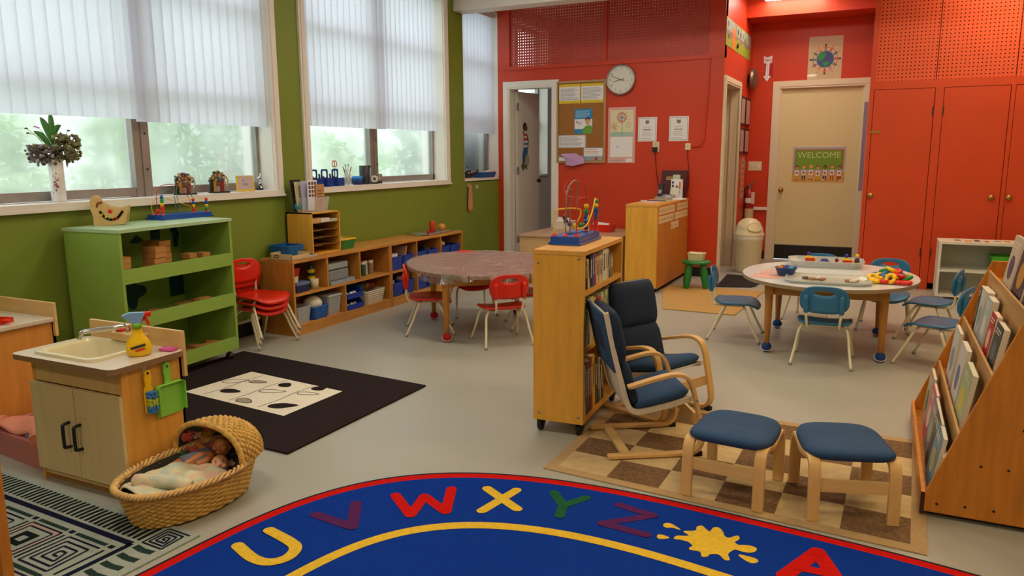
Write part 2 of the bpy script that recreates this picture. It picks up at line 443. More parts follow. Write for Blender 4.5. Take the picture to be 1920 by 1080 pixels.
blind(7.22, 7.98, 1.522, 'white vertical blind with angled vanes in the narrow window beside the red wall', pitch=.074, ang=.75, x=-.06, wv=.086)

# ---- doors
def casing(w, F, u0, u1, top, wd=.085, t=.02, m=C_WHITE, z0=0.):
    c = MB()
    for a, b in ((u0 - wd, u0), (u1, u1 + wd)):
        c.box((a, z0, 0), (b, top, t), m, F).box((a + .02, z0, t), (b - .02, top + .02, t + .006), m, F)
    c.box((u0 - wd, top, 0), (u1 + wd, top + wd, t), m, F); c.box((u0 - wd + .02, top + .02, t), (u1 + wd - .02, top + wd - .02, t + .006), m, F)
    return c.struct('door_casing', w)
SKIN1, SKIN2 = mat('print_brown_skin', '#6b4028', .6), mat('print_light_skin', '#d8a882', .6)
def knob(par, p, d, m=C_BRASS, r=.026, name='door_knob'):
    """p on the surface, d outward normal axis letter"""
    k = MB(); ax = {'-y': RX(PI / 2), '+x': RY(PI / 2), '-x': RY(-PI / 2)}[d]
    k.lathe([(0, 0), (.03 * r / .026, 0), (.03 * r / .026, .005), (.011, .008), (.011, .03), (r * .8, .038), (r, .05), (r * .85, .062), (0, .067)], m, 18, T(*p) @ ax)
    return k.build(name, par)
# washroom door: white, half open into the washroom
w = sroot('door_1'); casing(w, WB, .155, .675, 2.015, .082)
jb = MB(); jb.box((.11, 8.0, 0), (.155, 8.12, 2.06), C_WHITE).box((.675, 8.0, 0), (.70, 8.12, 2.06), C_WHITE).box((.11, 8.0, 2.015), (.70, 8.12, 2.06), C_WHITE).struct('door_jamb', w)
DL = frame((.172, 8.13, 0), (math.cos(1.435), math.sin(1.435), 0), (0, 0, 1))
M_DOORW = mat('off_white_door', '#cfcdc2', .45)
lf = MB(); lf.box((0, .01, -.018), (.47, 2.0, .018), M_DOORW, DL).struct('door_leaf', w)
hg = MB()
for zz in (.25, 1.05, 1.78): hg.box((-.015, zz, .012), (.02, zz + .09, .022), C_ALU, DL)
hg.struct('hinge', w)
k = MB(); k.ball((.42, .97, .05), .026, mat('dark_bronze', '#3a2c24', .35, .8), 12, DL).tube([(.42, .97, .018), (.42, .97, .05)], .011, C_BRASS, M=DL).struct('door_knob', w)
MB().box((.30, 9.86, .78), (.75, 9.915, .81), C_WHITE).struct('trim_7')
# child sticker on that door
DS = DL @ T(-.03, 1.655, 0) @ Matrix.Diagonal((.9, .66, 1, 1)) @ T(0, -1.655, 0)
st = MB(); D = lambda P, m, w_=.020: st.poly(P, m, DS, w_)
st.disc((.20, 1.58), .048, mat('print_black_hair', '#1d1512', .6), DS, .0195, 18, .075); st.disc((.225, 1.555), .036, SKIN1, DS, .021, 16, .05)
D([(.15, 1.50), (.172, 1.505), (.165, 1.33), (.20, 1.27), (.205, 1.30)], SKIN1); D([(.26, 1.44), (.29, 1.34), (.275, 1.20), (.255, 1.22), (.265, 1.33), (.24, 1.40)], SKIN1, .0215)
STR = [mat('print_red', '#b8343a', .6), mat('print_white', '#dcdce0', .6), mat('print_blue', '#3f86b4', .6)]
for i in range(6): D([(.18 - i * .002, 1.46 - i * .04), (.255 + i * .003, 1.46 - i * .04), (.258 + i * .003, 1.42 - i * .04), (.178 - i * .002, 1.42 - i * .04)], STR[(0, 1, 0, 1, 2, 1)[i]], .0205)
D([(.17, 1.22), (.275, 1.22), (.27, 1.12), (.215, 1.06), (.19, .90), (.145, .90), (.135, 1.06)], mat('print_denim', '#28628f', .6))
st.disc((.25, .99), .055, mat('print_tan', '#a89878', .6), DS, .0198, 16, .12)
D([(.10, .90), (.15, .95), (.19, .90), (.24, .93), (.26, .82), (.2, .85), (.16, .80), (.12, .85)], mat('print_leaf_green', '#4a6b3a', .6), .0203)
tag(st.build('child_sticker'), 'cut-out decal of a climbing child in striped shirt on the open white door', 'sticker')
# doorway in the alcove side wall
w = sroot('door_2'); casing(w, WS, 8.085, 8.895, 1.985, .075, m=C_CREAM)
jb = MB(); jb.box((2.40, 8.895, 0), (2.545, 8.905, 2.0), C_CREAM).box((2.40, 8.075, 0), (2.545, 8.085, 2.0), C_CREAM).box((2.40, 8.085, 1.985), (2.545, 8.9, 2.0), C_CREAM)
jb.box((2.46, 8.883, 0), (2.475, 8.895, 1.985), C_CREAM).struct('door_jamb', w)
MB().box((1.72, 8.87, .02), (2.40, 8.905, 1.98), M_DOORW).struct('door_leaf', w)
# main door in the alcove
M_BEIGE = mat('beige_door', '#d4ca98', .45)
w = sroot('door_3'); casing(w, WA, 2.885, 3.795, 2.035, .085, m=C_CREAM)
MB().box((2.87, 9.72, 0), (2.90, 9.80, 2.05), C_CREAM).box((3.78, 9.72, 0), (3.81, 9.80, 2.05), C_CREAM).box((2.88, 9.72, 2.03), (3.80, 9.80, 2.06), C_CREAM).struct('door_jamb', w)
MB().box((2.90, 9.745, .01), (3.78, 9.79, 2.03), M_BEIGE).struct('door_leaf', w)
MB().box((2.905, 9.738, .01), (3.775, 9.745, .18), C_BLACK).struct('kick_plate', w)
MB().box((2.905, 9.7385, .18), (3.775, 9.745, .187), C_ALU).struct('kick_plate_edge', w)
knob(w, (2.945, 9.745, .845), '-y')['kind'] = 'structure'
MB().box((3.80, 9.69, .85), (3.84, 9.715, 1.85), mat('lilac_strip', '#8f7f96', .6)).struct('trim_8')

# ---- ceiling lamps (fluorescent panels on the ceiling, some of the unseen ones added as fill)
M_DIFF = mat('lamp_diffuser', '#fff1de', .5, emit=TUBES); M_DIFFW = mat('warm_lamp_diffuser', '#ffe3b4', .5, emit=TUBES * 1.15)
for i, (x, y, sx, sy) in enumerate([(2.0, 1.4, 1.2, .3), (4.6, 1.4, 1.2, .3), (2.0, 4.0, 1.2, .3), (4.6, 4.0, 1.2, .3), (4.6, 6.1, 1.2, .3), (2.0, 6.1, 1.2, .3), (2.0, -1.2, 1.2, .3), (4.6, -1.2, 1.2, .3), (3.05, 9.0, .6, .3), (3.2, 8.25, .6, .3), (5.2, 7.65, 1.2, .2)]):  # pair behind the camera and second alcove lamp: unseen, added to brighten camera-facing surfaces
    t = thing('ceiling_light', 'white ceiling lamp just inside the top edge, over the alcove with the cream door' if i == 8 else 'white fluorescent ceiling lamp out of sight overhead, in a set partly added as fill', 'ceiling light', (x, y, ZC), 0, 'fluorescent ceiling lamps')
    if i == 8: del t['group']
    MB().box((-sx / 2 - .02, -sy / 2 - .02, -.05), (sx / 2 + .02, sy / 2 + .02, 0), C_WHITE).build('lamp_housing', t)
    MB().box((-sx / 2, -sy / 2, -.062), (sx / 2, sy / 2, -.051), M_DIFFW if x > 3.2 else M_DIFF).build('diffuser', t)

# ---- outdoors: bank of shrubs behind the frosted panes
M_SOIL = mat('garden_soil', '#5a5a3e', .9, var=.3, vscale=5)
M_BANK = mat('hedge_bank', '#a9c79a', .95, var=.4, vscale=.9)
r_ = [n for n in M_BANK.node_tree.nodes if n.type == 'VALTORGB'][0].color_ramp; r_.elements[0].color = lin('#6c9446'); r_.elements[1].color = lin('#d6dbd0'); r_.elements[0].position = .40; r_.elements[1].position = .56
gb = MB()
gb.grid(lambda u, v: (-.40 - 3.4 * min(1, u * 1.6) - 1.2 * max(0, u - .62) + .15 * math.sin(9 * v + 5 * u), -4 + 20 * v, -.1 if u < .3 else -.1 + 2.5 * ((u - .3) / .7) ** .8 + .12 * math.sin(31 * v + 7 * u)), 16, 70, M_BANK)
gb.struct('ground')
LEAFM = [glow_cloth('leaf_light', '#9cc25a', .5), glow_cloth('leaf_mid', '#7fae4a', .5), glow_cloth('leaf_deep', '#557f38', .45), glow_cloth('leaf_dark', '#2c4226', .3)]
def shrub(x, y, z, rx, ry, rz, n, label, ls=.06, mats=(0, 1, 2)):
    b = MB()
    for i in range(n):
        a, c = R.uniform(0, 2 * PI), R.uniform(-1, 1); r = R.uniform(.35, 1) ** .5; q = math.sqrt(1 - c * c)
        p = Vector((x + rx * r * q * math.cos(a), y + ry * r * q * math.sin(a), z + rz * r * c))
        m4 = T(*p) @ RZ(R.uniform(0, 6.3)) @ RX(R.uniform(-1.2, 1.2)) @ RY(R.uniform(-1, 1)); L = ls * R.uniform(.6, 1.3)
        b.add([(0, 0, 0), (L * .5, -L * .28, .1 * L), (L, 0, 0), (L * .5, L * .28, .1 * L)], [(0, 1, 2, 3)], LEAFM[R.choice(mats)], False, m4)
    st_ = MB()
    for k in range(5): st_.tube([(x + R.uniform(-.1, .1), y + R.uniform(-.15, .15), -.2), (x + R.uniform(-.5, .5) * rx, y + R.uniform(-.6, .6) * ry, z + rz * .5)], .008, W_OAK, 5)
    t = thing('shrub', label, 'shrub', (0, 0, 0)); b.build('foliage', t); st_.build('stems', t)
shrub(-1.9, 3.35, .95, .45, .33, .75, 1500, 'pale green shrub behind the frosted glass at the left edge', .10, (0, 1))
shrub(-1.5, 4.12, 1.1, .35, .40, .8, 1100, 'bright green shrub behind the glass left of the aluminium window post', .10, (0, 1, 1))
shrub(-.75, 3.05, .98, .18, .55, .22, 700, 'low leafy ground cover pressed up to the glass behind the flower vase', .05, (0, 0, 1))
shrub(-1.6, 5.14, 1.2, .5, .56, .9, 1500, 'mid green shrub behind the glass above the bead maze', .11, (1, 2))
shrub(-.55, 4.36, 1.25, .14, .28, .30, 240, 'leafy twigs against the glass above the painted elephants', .06, (1, 2))
shrub(-1.3, 6.5, 1.05, .3, .4, .45, 600, 'low shrub behind the glass above the blue caddies', .09, (0, 1))
shrub(-1.5, 8.15, 1.35, .4, .5, 1.1, 1800, 'dense green shrub behind the right pane above the pencil sharpener', .12, (1, 2))
shrub(-.52, 7.80, 1.12, .13, .75, .58, 2600, 'dark shrub behind the narrow window beside the red wall', .13, (3, 3, 2))

# ================================================================ RUGS AND MATS
def pile(name, col, **k): return mat(name, col, .95, var=k.get('var', .10), vscale=k.get('vs', 60), bump=.35, bscale=400, spec=.1)
P_BLUE = pile('rug_blue_pile', '#0a3694'); P_RED = pile('rug_red_pile', '#c8160e'); P_YEL = pile('rug_yellow_pile', '#e3bb3a'); P_GRN = pile('rug_green_pile', '#1f5c3c'); P_MAR = pile('rug_plum_pile', '#57245a'); P_EDGE = pile('rug_dark_binding', '#20222c')
b = MB()
cx, cy, A_, B_, RR = 3.687, 1.375, 1.607, 1.220, -.0933
out = selli(cx, cy, A_, B_, 2.97, 220, RR); in1 = selli(cx, cy, A_ - .010, B_ - .010, 2.97, 220, RR); in2 = selli(cx, cy, A_ - .046, B_ - .046, 2.97, 220, RR)
b.prism(out, .001, .012, P_EDGE); zz = .0125
b.ribbon(out, in1, P_EDGE, FL, zz).ribbon(in1, in2, P_RED, FL, zz); b.poly(in2, P_BLUE, FL, zz)
y1_ = selli(cx, cy, 1.2139, 0.808, 2.7748, 220, -0.1808); y2_ = selli(cx, cy, 1.2139-.042, 0.808-.042, 2.7748, 220, -0.1808); b.ribbon(y1_, y2_, P_YEL, FL, .0135)
LS = [('U', [(p.x, p.y) for p in catmull([(2.227, 1.681, 0), (2.33, 1.643, 0), (2.395, 1.645, 0), (2.428, 1.69, 0), (2.412, 1.748, 0), (2.36, 1.775, 0), (2.249, 1.802, 0)], 5)], P_YEL, .042), ('V', [(2.316, 1.963), (2.488, 1.945), (2.39, 2.095)], P_MAR, .042),
      ('W', [(2.482, 2.215), (2.622, 2.105), (2.585, 2.255), (2.722, 2.18), (2.645, 2.352)], P_RED, .04), ('X', [(2.768, 2.413), (2.945, 2.308)], P_YEL, .04), ('X', [(2.875, 2.448), (2.836, 2.242)], P_YEL, .04),
      ('Y', [(3.014, 2.488), (3.085, 2.405), (3.138, 2.498)], P_GRN, .038), ('Y', [(3.085, 2.405), (3.103, 2.325)], P_GRN, .038), ('Z', [(3.268, 2.495), (3.402, 2.468), (3.258, 2.335), (3.418, 2.322)], P_MAR, .036),
      ('A', [(3.865, 2.255), (3.945, 2.45), (4.03, 2.25)], P_RED, .05), ('A', [(3.90, 2.325), (3.995, 2.325)], P_RED, .04), ('B', [(4.16, 2.2), (4.205, 2.385), (4.29, 2.35), (4.26, 2.28), (4.18, 2.29), (4.28, 2.26), (4.26, 2.18), (4.16, 2.2)], P_GRN, .04),
      ('T', [(2.215, 1.40), (2.32, 1.47)], P_GRN, .04), ('T', [(2.27, 1.43), (2.36, 1.30)], P_GRN, .04)]
for i_, (_, P, m, w_) in enumerate(LS): b.stroke(P, w_, m, FL, .0137 + .0004 * (i_ % 2))
sp = [(3.507, 2.344), (3.515, 2.362), (3.548, 2.378), (3.525, 2.4), (3.56, 2.422), (3.559, 2.45), (3.573, 2.466), (3.595, 2.444), (3.606, 2.438), (3.612, 2.47), (3.63, 2.476), (3.647, 2.452), (3.656, 2.429), (3.672, 2.42), (3.694, 2.447), (3.704, 2.435), (3.703, 2.418), (3.695, 2.398), (3.709, 2.386), (3.719, 2.39), (3.746, 2.397), (3.765, 2.388), (3.765, 2.367), (3.75, 2.35), (3.726, 2.347), (3.707, 2.351), (3.7, 2.344), (3.689, 2.313), (3.7, 2.279), (3.685, 2.272), (3.662, 2.296), (3.637, 2.286), (3.633, 2.269), (3.616, 2.261), (3.604, 2.288), (3.573, 2.287), (3.568, 2.302), (3.574, 2.315), (3.558, 2.334), (3.533, 2.338), (3.511, 2.335)]
for P in [sp] + [[(3.452, 2.411), (3.455, 2.43), (3.476, 2.435), (3.514, 2.406), (3.486, 2.408), (3.465, 2.4)], [(3.453, 2.327), (3.455, 2.342), (3.472, 2.345), (3.494, 2.336), (3.478, 2.32), (3.462, 2.315)], [(3.719, 2.322), (3.748, 2.326), (3.776, 2.319), (3.782, 2.303), (3.766, 2.288), (3.743, 2.297)]]: b.poly([(p.x, p.y) for p in catmull([(x, y, 0) for x, y in P], 5, True)], P_YEL, FL, .0137)
tag(b.build('alphabet_rug'), 'round-cornered blue rug with red border, yellow ring and coloured letters', 'rug')

# dark rug with a pale panel of leaf stems
P_BRN = pile('rug_dark_brown_pile', '#2b2223'); P_CRM = pile('rug_cream_pile', '#ece4d0', var=.05); P_TAUPE = pile('rug_taupe_pile', '#a59a88')
b = MB(); Q = [(.329, 3.60), (.329, 2.42), (1.815, 2.37), (1.83, 3.46)]
b.prism(Q[1:] + Q[:1], .001, .010, P_BRN)
P = [(.70, 2.80), (1.468, 2.727), (1.48, 3.169), (.745, 3.25)]; b.poly(P, P_CRM, FL, .0108)
def LP(u, v):  # panel coordinates, u 0..1 along x, v 0..1 along y
    a = Vector(P[0]).lerp(Vector(P[1]), u); c = Vector(P[3]).lerp(Vector(P[2]), u); return a.lerp(c, v)
def leaf(u, v, a, L, W, m, fill, heart=False):
    c = LP(u, v); pts = []
    for i in range(18):
        t = 2 * PI * i / 18; r = 1 + (.25 * math.cos(2 * t) if heart else 0); x, y = L * math.cos(t) * r, W * math.sin(t) * (1 - .3 * math.cos(t))
        pts.append((c.x + x * math.cos(a) - y * math.sin(a), c.y + x * math.sin(a) + y * math.cos(a)))
    if fill: b.poly(pts, m, FL, .0112)
    b.stroke(pts, .005, P_BRN, FL, .0114, True, False)
for u in (.165, .43, .72):
    b.stroke([LP(u, .06), LP(u + .012, .35), LP(u - .008, .65), LP(u + .004, .95)], .005, P_BRN, FL, .0113)
for k_, (u, v, a, L, W, m, f) in enumerate(((.103, .606, .6, .06, .034, P_CRM, 0), (.27, .729, .2, .055, .024, P_TAUPE, 1), (.273, .30, .15, .06, .032, P_BRN, 1), (.535, .135, -.2, .055, .03, P_TAUPE, 1), (.543, .558, .35, .075, .026, P_CRM, 0), (.513, .811, -.5, .042, .033, P_BRN, 1), (.813, .714, .25, .062, .024, P_CRM, 0), (.80, .93, -.6, .038, .038, P_BRN, 1), (.85, .24, .5, .062, .04, P_BRN, 1))): leaf(u, v, a, L, W, m, f, k_ in (0, 8))
tag(b.build('leaf_rug'), 'dark brown rug with a cream leaf-pattern panel before the green shelf', 'rug')

# tan chequered rug
P_SAND = pile('rug_sand_pile', '#c9b083', vs=25); P_MOCHA = pile('rug_mocha_weave', '#7a5f45', var=.28, vs=70); P_BORD = pile('rug_tan_border', '#b79a70', var=.05)
b = MB(); QC = [Vector(p) for p in ((2.875, 2.705), (4.262, 2.595), (4.30, 3.695), (2.885, 3.70))]
def QP(u, v): return tuple(QC[0].lerp(QC[1], u).lerp(QC[3].lerp(QC[2], u), v))
b.prism([tuple(p) for p in QC], .001, .0045, P_BORD)
for i in range(6):
    for j in range(5):
        m = P_MOCHA if (i + j) % 2 else P_SAND; u0, u1, v0, v1 = .035 + .93 * i / 6, .035 + .93 * (i + 1) / 6, .045 + .91 * j / 5, .045 + .91 * (j + 1) / 5
        b.poly([QP(u0, v0), QP(u1, v0), QP(u1, v1), QP(u0, v1)], m, FL, .005)
tag(b.build('checked_rug'), 'tan and brown chequered rug under the armchairs and footstools', 'rug')

# woven black-and-sage rug at the lower left
P_SAGE = pile('rug_sage_pile', '#a0a89f', var=.06); P_INK = pile('rug_ink_pile', '#15201f'); P_NAV = pile('rug_navy_line', '#151a33'); P_DGRN = pile('rug_bottle_green', '#263b36'); P_ROSE = pile('rug_dusty_rose', '#b49d90')
b = MB(); G = frame((2.045, 1.70, 0), Vector((-1, .055, 0)).normalized(), Vector((.055, 1, 0)).normalized() * -1)
# u to the left, v towards the camera
def g(u, v): return (u, v)
def gs(Pt, w_, m, z=.0072): b.stroke(Pt, w_, m, G2, z, False, False)
ux = Vector((-1, .05, 0)).normalized(); vy = Vector((-.05, -1, 0)).normalized()
G2 = frame((2.045, 1.69, 0), ux, vy)
b.prism([(0, 0), (1.75, 0), (1.75, 1.25), (0, 1.25)], .001, .0065, P_SAGE, G2)
Wv = lambda: R.uniform(-.003, .003)
for i in range(58):
    u = .155 + i * .0265; gs([(u + Wv(), .035), (u + .004 + Wv(), .075), (u + Wv(), .125)], .0145, P_INK)
for i in range(16):
    v = .155 + i * .055; gs([(.035, v + Wv()), (.08, v + .006), (.125, v + Wv())], .024, P_DGRN)
def spiral(u, v, S, n=3, w_=.005, m=P_NAV):
    pts = []; r = S
    while r > S * .12:
        pts += [(u - r, v - r), (u + r, v - r), (u + r, v + r), (u - r * .85, v + r)]; r -= S / (n + .6)
    gs(pts, w_, m, .0074)
spiral(.075, .075, .052, 3, .0075)
gs([(.15, .15), (1.75, .15)], .024, P_NAV); gs([(.15, .15), (.15, 1.25)], .022, P_NAV)
CW = .215
for i in range(7):
    for j in range(5):
        u, v = .19 + (i + .5) * CW, .195 + (j + .5) * CW; h = CW / 2
        gs([(u - h + .025, v - h), (u + h - .025, v - h)], .016, P_DGRN); gs([(u - h, v - h + .025), (u - h, v + h - .025)], .010, P_INK)
        gs([(u - h - .012, v - h), (u - h + .012, v - h)], .018, P_NAV)
        if (i + j) % 2 == 0:
            spiral(u, v, h - .025, 3, .008)
        else:
            for k, m in ((h - .022, P_ROSE), (h - .042, P_SAGE), (h - .068, P_INK), (.016, P_SAGE)):
                b.rect(u - k, v - k, u + k, v + k, m, G2, .0071 + (h - k) * .004)
                if k > .05: b.stroke([(u - k, v - k), (u + k, v - k), (u + k, v + k), (u - k, v + k)], .008, P_NAV, G2, .0073 + (h - k) * .004, True, False)
tag(b.build('spiral_rug'), 'sage rug with black stripes and square spirals in front of the play sink', 'rug')

M_COIR = mat('coir_mat', '#b58f52', .95, var=.2, vscale=90)
tag(MB().prism([(2.24, 7.0), (2.47, 6.13), (3.06, 6.11), (3.12, 7.32), (2.24, 7.32)], .001, .008, M_COIR).build('coir_mat'), 'sandy coir doormat beneath the small green stool', 'mat')
b = MB(); b.prism([(2.66, 7.40), (2.98, 7.50), (3.10, 8.18), (2.62, 8.22)], .001, .010, C_BLACKR)
for i in range(14): b.box((2.66 + i * .026, 7.55, .010), (2.672 + i * .026, 8.15, .013), C_BLACKR)
tag(b.build('ribbed_mat'), 'black ribbed rubber mat in front of the cream dome bin', 'mat')

# ================================================================ CHILD STACKING CHAIRS
def make_chair(label, group, shell, dark=None):
    t = thing('school_chair', label, 'chair', (0, 0, 0), 0, group)
    # seat: waterfall shell, faces +y
    s = MB()
    def seat(u, v):
        th = 2 * PI * u; c, q = math.cos(th), math.sin(th); e = 2 / 3.4
        x = .158 * math.copysign(abs(c) ** e, c) * v; y = .152 * math.copysign(abs(q) ** e, q) * v
        z = .262 - .010 * (1 - (x / .158) ** 2) - .035 * max(0, (y - .07) / .08) ** 2 + .018 * max(0, (-y - .09) / .06) ** 2
        if y < 0: x *= 1 - .12 * (-y / .152)
        return (x, y + .005, z)
    s.grid(seat, 40, 7, shell, cu=True); s.build('seat', t, solid=.012)
    k = MB()
    def back(u, v):
        th = 2 * PI * u; c, q = math.cos(th), math.sin(th)
        ox = .138 * math.copysign(abs(c) ** (2 / 3.2), c); oz = .083 * math.copysign(abs(q) ** (2 / 3.2), q)
        ox *= 1 - .08 * max(0, oz / .083)
        ix, iz = .055 * c, .016 * q + .042
        x, z = ix + (ox - ix) * v, iz + (oz - iz) * v
        y = -.165 - .02 * (1 - (x / .138) ** 2) - .14 * z * (1 if z > 0 else .3)
        return (x, y + .012, .415 + z)
    k.grid(back, 44, 6, shell, cu=True)
    for sx in (-1, 1): k.tube(catmull([(sx * .098, -.163, .338), (sx * .099, -.172, .36), (sx * .099, -.178, .41), (sx * .098, -.176, .44)], 4), [.010] * 9 + [.011, .010, .008, .005], shell, 8)
    k.build('backrest', t, solid=.011)
    for sx in (-1, 1):
        for sy in (-1, 1):
            l = MB(); y0, y1 = (.05, .168) if sy > 0 else (-.06, -.172)
            path = catmull([(0, y0, .241), (sx * .075, y0, .241), (sx * .118, y0 + .01 * sy, .232), (sx * .140, y0 + .03 * sy, .195), (sx * .155, y0 + (y1 - y0) * .62, .1), (sx * .170, y1, .012)], 6)
            l.tube(path, .0085, C_CREAMTUBE, 8)
            lg = l.build('leg', t)
            f_ = MB(); f_.lathe([(0, 0), (.011, 0), (.012, .004), (.010, .016), (.0, .018)], C_ALU, 10, T(sx * .171, y1 + .002 * sy, 0)); f_.build('foot_cap', lg)
        u_ = MB(); u_.tube(catmull([(sx * .085, .05, .238), (sx * .088, -.10, .238), (sx * .09, -.150, .250), (sx * .095, -.168, .30), (sx * .098, -.166, .325), (sx * .098, -.165, .345)], 6), .0075, C_CREAMTUBE, 8); u_.build('back_upright', t)
    br = MB(); br.box((-.09, -.065, .245), (-.07, .06, .252), C_ALU).box((.07, -.065, .245), (.09, .06, .252), C_ALU).build('seat_bracket', t)
    return t
def face(dx, dy): return math.atan2(dy, dx) - PI / 2
M_CHBLUE = mat('chair_blue_shell', '#2a6f9c', .35, coat=.15, bump=.03, bscale=300)
M_CHRED = mat('chair_red_shell', '#d5230c', .33, coat=.2, bump=.03, bscale=300)
cb = make_chair('blue child chair with its back to the room, nearest side of the white oval table', 'blue chairs round the white table', M_CHBLUE)
cb.location = (3.787, 4.955, 0); cb.rotation_euler = (0, 0, 0)
BG = 'blue chairs round the white table'
dup(cb, (3.186, 5.40, 0), face(1, .06), 'blue child chair at the left end of the white oval table, seen from the side', BG)
dup(cb, (3.62, 6.24, 0), face(-.25, -.97), 'blue child chair behind the tray of toy trucks on the white table', BG)
dup(cb, (4.13, 6.12, 0), face(-.08, -1), 'blue child chair behind the heap of plastic links, before the red cupboards', BG)
dup(cb, (4.40, 5.907, 0), face(-.97, .24), 'blue child chair at the right end of the white table, the farther of two', BG)
dup(cb, (4.40, 5.167, 0), face(-.929, .37), 'blue child chair at the right end of the white table, nearer the book rack', BG)
RG = 'red chairs at the plastic-covered table'
cr = make_chair('red child chair left of the plastic-covered table, seen from the side', RG, M_CHRED)
cr.location = (1.12, 4.65, 0); cr.rotation_euler = (0, 0, face(.84, .54))
dup(cr, (1.755, 4.565, 0), face(-.7, .7), 'red child chair with its back to the room, beside the rolling bookcase', RG)
dup(cr, (1.09, 5.33, 0), face(.7, -.7), 'red child chair on the far side of the plastic-covered table, only its top showing', RG)
dup(cr, (1.72, 5.12, 0), face(-.84, -.54), 'red child chair mostly hidden behind the rolling bookcase', RG)
SG = 'stack of red chairs'
for i, n in enumerate(('bottom', 'middle', 'top')):
    a = face(.997, -.08); dup(cr, (.245 + .012 * i, 3.855, .040 * i), a, 'red child chair, %s one of the stack of three beside the green shelf' % n, SG)

# ================================================================ TABLES
def ball_foot(par, p, m, seam):
    b_ = MB(); b_.ball(p, .033, m, 16); b_.tube([(p[0] + .0335 * math.cos(a), p[1] + .0335 * math.sin(a) * .8, p[2] + .0335 * math.sin(a) * .6) for a in [2 * PI * i / 20 for i in range(20)]], .0025, seam, 5, True); return b_.build('tennis_ball_foot', par)
def oval_table(name, label, loc, rz, top_m, edge_m, ball_m, legs, a=.545, bb_=.625, h=.478, wl_=W_OAK, oy=0.):
    t = thing(name, label, 'table', loc, rz)
    tp = MB(); o_ = selli(0, 0, a, bb_, 2.1, 64); tp.prism(o_, h - .022, h, edge_m); tp.poly(o_, top_m, FL, h + .0006); tp.build('tabletop', t)
    ap = MB(); X, Y = legs[0], legs[1]
    for sx in (-1, 1): ap.box((sx * X - .011 * sx - .01, -Y + oy, h - .095), (sx * X - .011 * sx + .01, Y + oy, h - .022), W_OAKH)
    for sy in (-1, 1): ap.box((-X, sy * Y - .01 + oy, h - .095), (X, sy * Y + .01 + oy, h - .022), wood('oak_crosswise', '#c08a42', .16, (.12, 1, 1)))
    ap.build('apron', t)
    for sx in (-1, 1):
        for sy in (-1, 1):
            l = MB(); l.lathe([(0, .03), (.014, .03), (.022, .2), (.025, .34), (.025, h - .022), (0, h - .022)], wl_, 14, T(sx * X, sy * Y + oy, 0)); l.box((sx * X - .027, sy * Y - .027 + oy, h - .095), (sx * X + .027, sy * Y + .027 + oy, h - .0225), wl_)
            lg = l.build('leg', t); ball_foot(lg, (sx * X, sy * Y + oy, .033), ball_m, C_WHITE)
    return t
M_TOPW = mat('table_top_grey_white', '#dde5ea', .22, spec=.5, coat=.25)
M_EDGE = mat('ply_edge', '#9a8466', .5)
M_TBLUE = mat('tennis_ball_blue', '#1d3f7d', .9, bump=.4, bscale=500); M_TRED = mat('tennis_ball_red', '#b21a14', .9, bump=.4, bscale=500)
oval_table('activity_table', 'white-topped oval table on blue tennis-ball feet, set with trays and toys', (3.765, 5.435, 0), .03, M_TOPW, M_EDGE, M_TBLUE, (.335, .375), bb_=.625)
M_TOPR = mat('table_top_rose_wood', '#a06152', .4, var=.10, vscale=5)
oval_table('craft_table', 'oval reddish table on red tennis-ball feet, wrapped in clear plastic sheet', (1.39, 4.965, 0), .67, M_TOPR, M_EDGE, M_TRED, (.335, .375), a=.555, bb_=.685, h=.484, oy=-.075)
# cling-film cover with creases
def film():
    m = bpy.data.materials.new('clear_plastic_sheet'); m.use_nodes = True; nt = m.node_tree; N = nt.nodes.new; L = nt.links.new; nt.nodes.clear()
    o = N('ShaderNodeOutputMaterial'); tr = N('ShaderNodeBsdfTransparent'); gl = N('ShaderNodeBsdfGlossy'); gl.inputs['Roughness'].default_value = .07
    fr = N('ShaderNodeFresnel'); fr.inputs[0].default_value = 1.45; mx = N('ShaderNodeMixShader'); bp = N('ShaderNodeBump'); bp.inputs['Strength'].default_value = 1.; bp.inputs['Distance'].default_value = .3
    tc = N('ShaderNodeTexCoord'); mp = N('ShaderNodeMapping'); mp.inputs['Scale'].default_value = (1.4, 11, 1); mp.inputs['Rotation'].default_value = (0, 0, -.9); n = N('ShaderNodeTexNoise'); n.inputs['Scale'].default_value = 3.2; n.inputs['Detail'].default_value = 5; n.inputs['Distortion'].default_value = .8
    L(tc.outputs['Object'], mp.inputs[0]); L(mp.outputs[0], n.inputs['Vector']); L(n.outputs['Fac'], bp.inputs['Height']); L(bp.outputs[0], gl.inputs['Normal']); L(bp.outputs[0], fr.inputs['Normal'])
    k = N('ShaderNodeMath'); k.operation = 'MULTIPLY_ADD'; k.inputs[1].default_value = 1.1; k.inputs[2].default_value = .07; L(fr.outputs[0], k.inputs[0])
    L(k.outputs[0], mx.inputs[0]); L(tr.outputs[0], mx.inputs[1]); L(gl.outputs[0], mx.inputs[2]); L(mx.outputs[0], o.inputs[0]); return m
FILM = film(); b = MB()
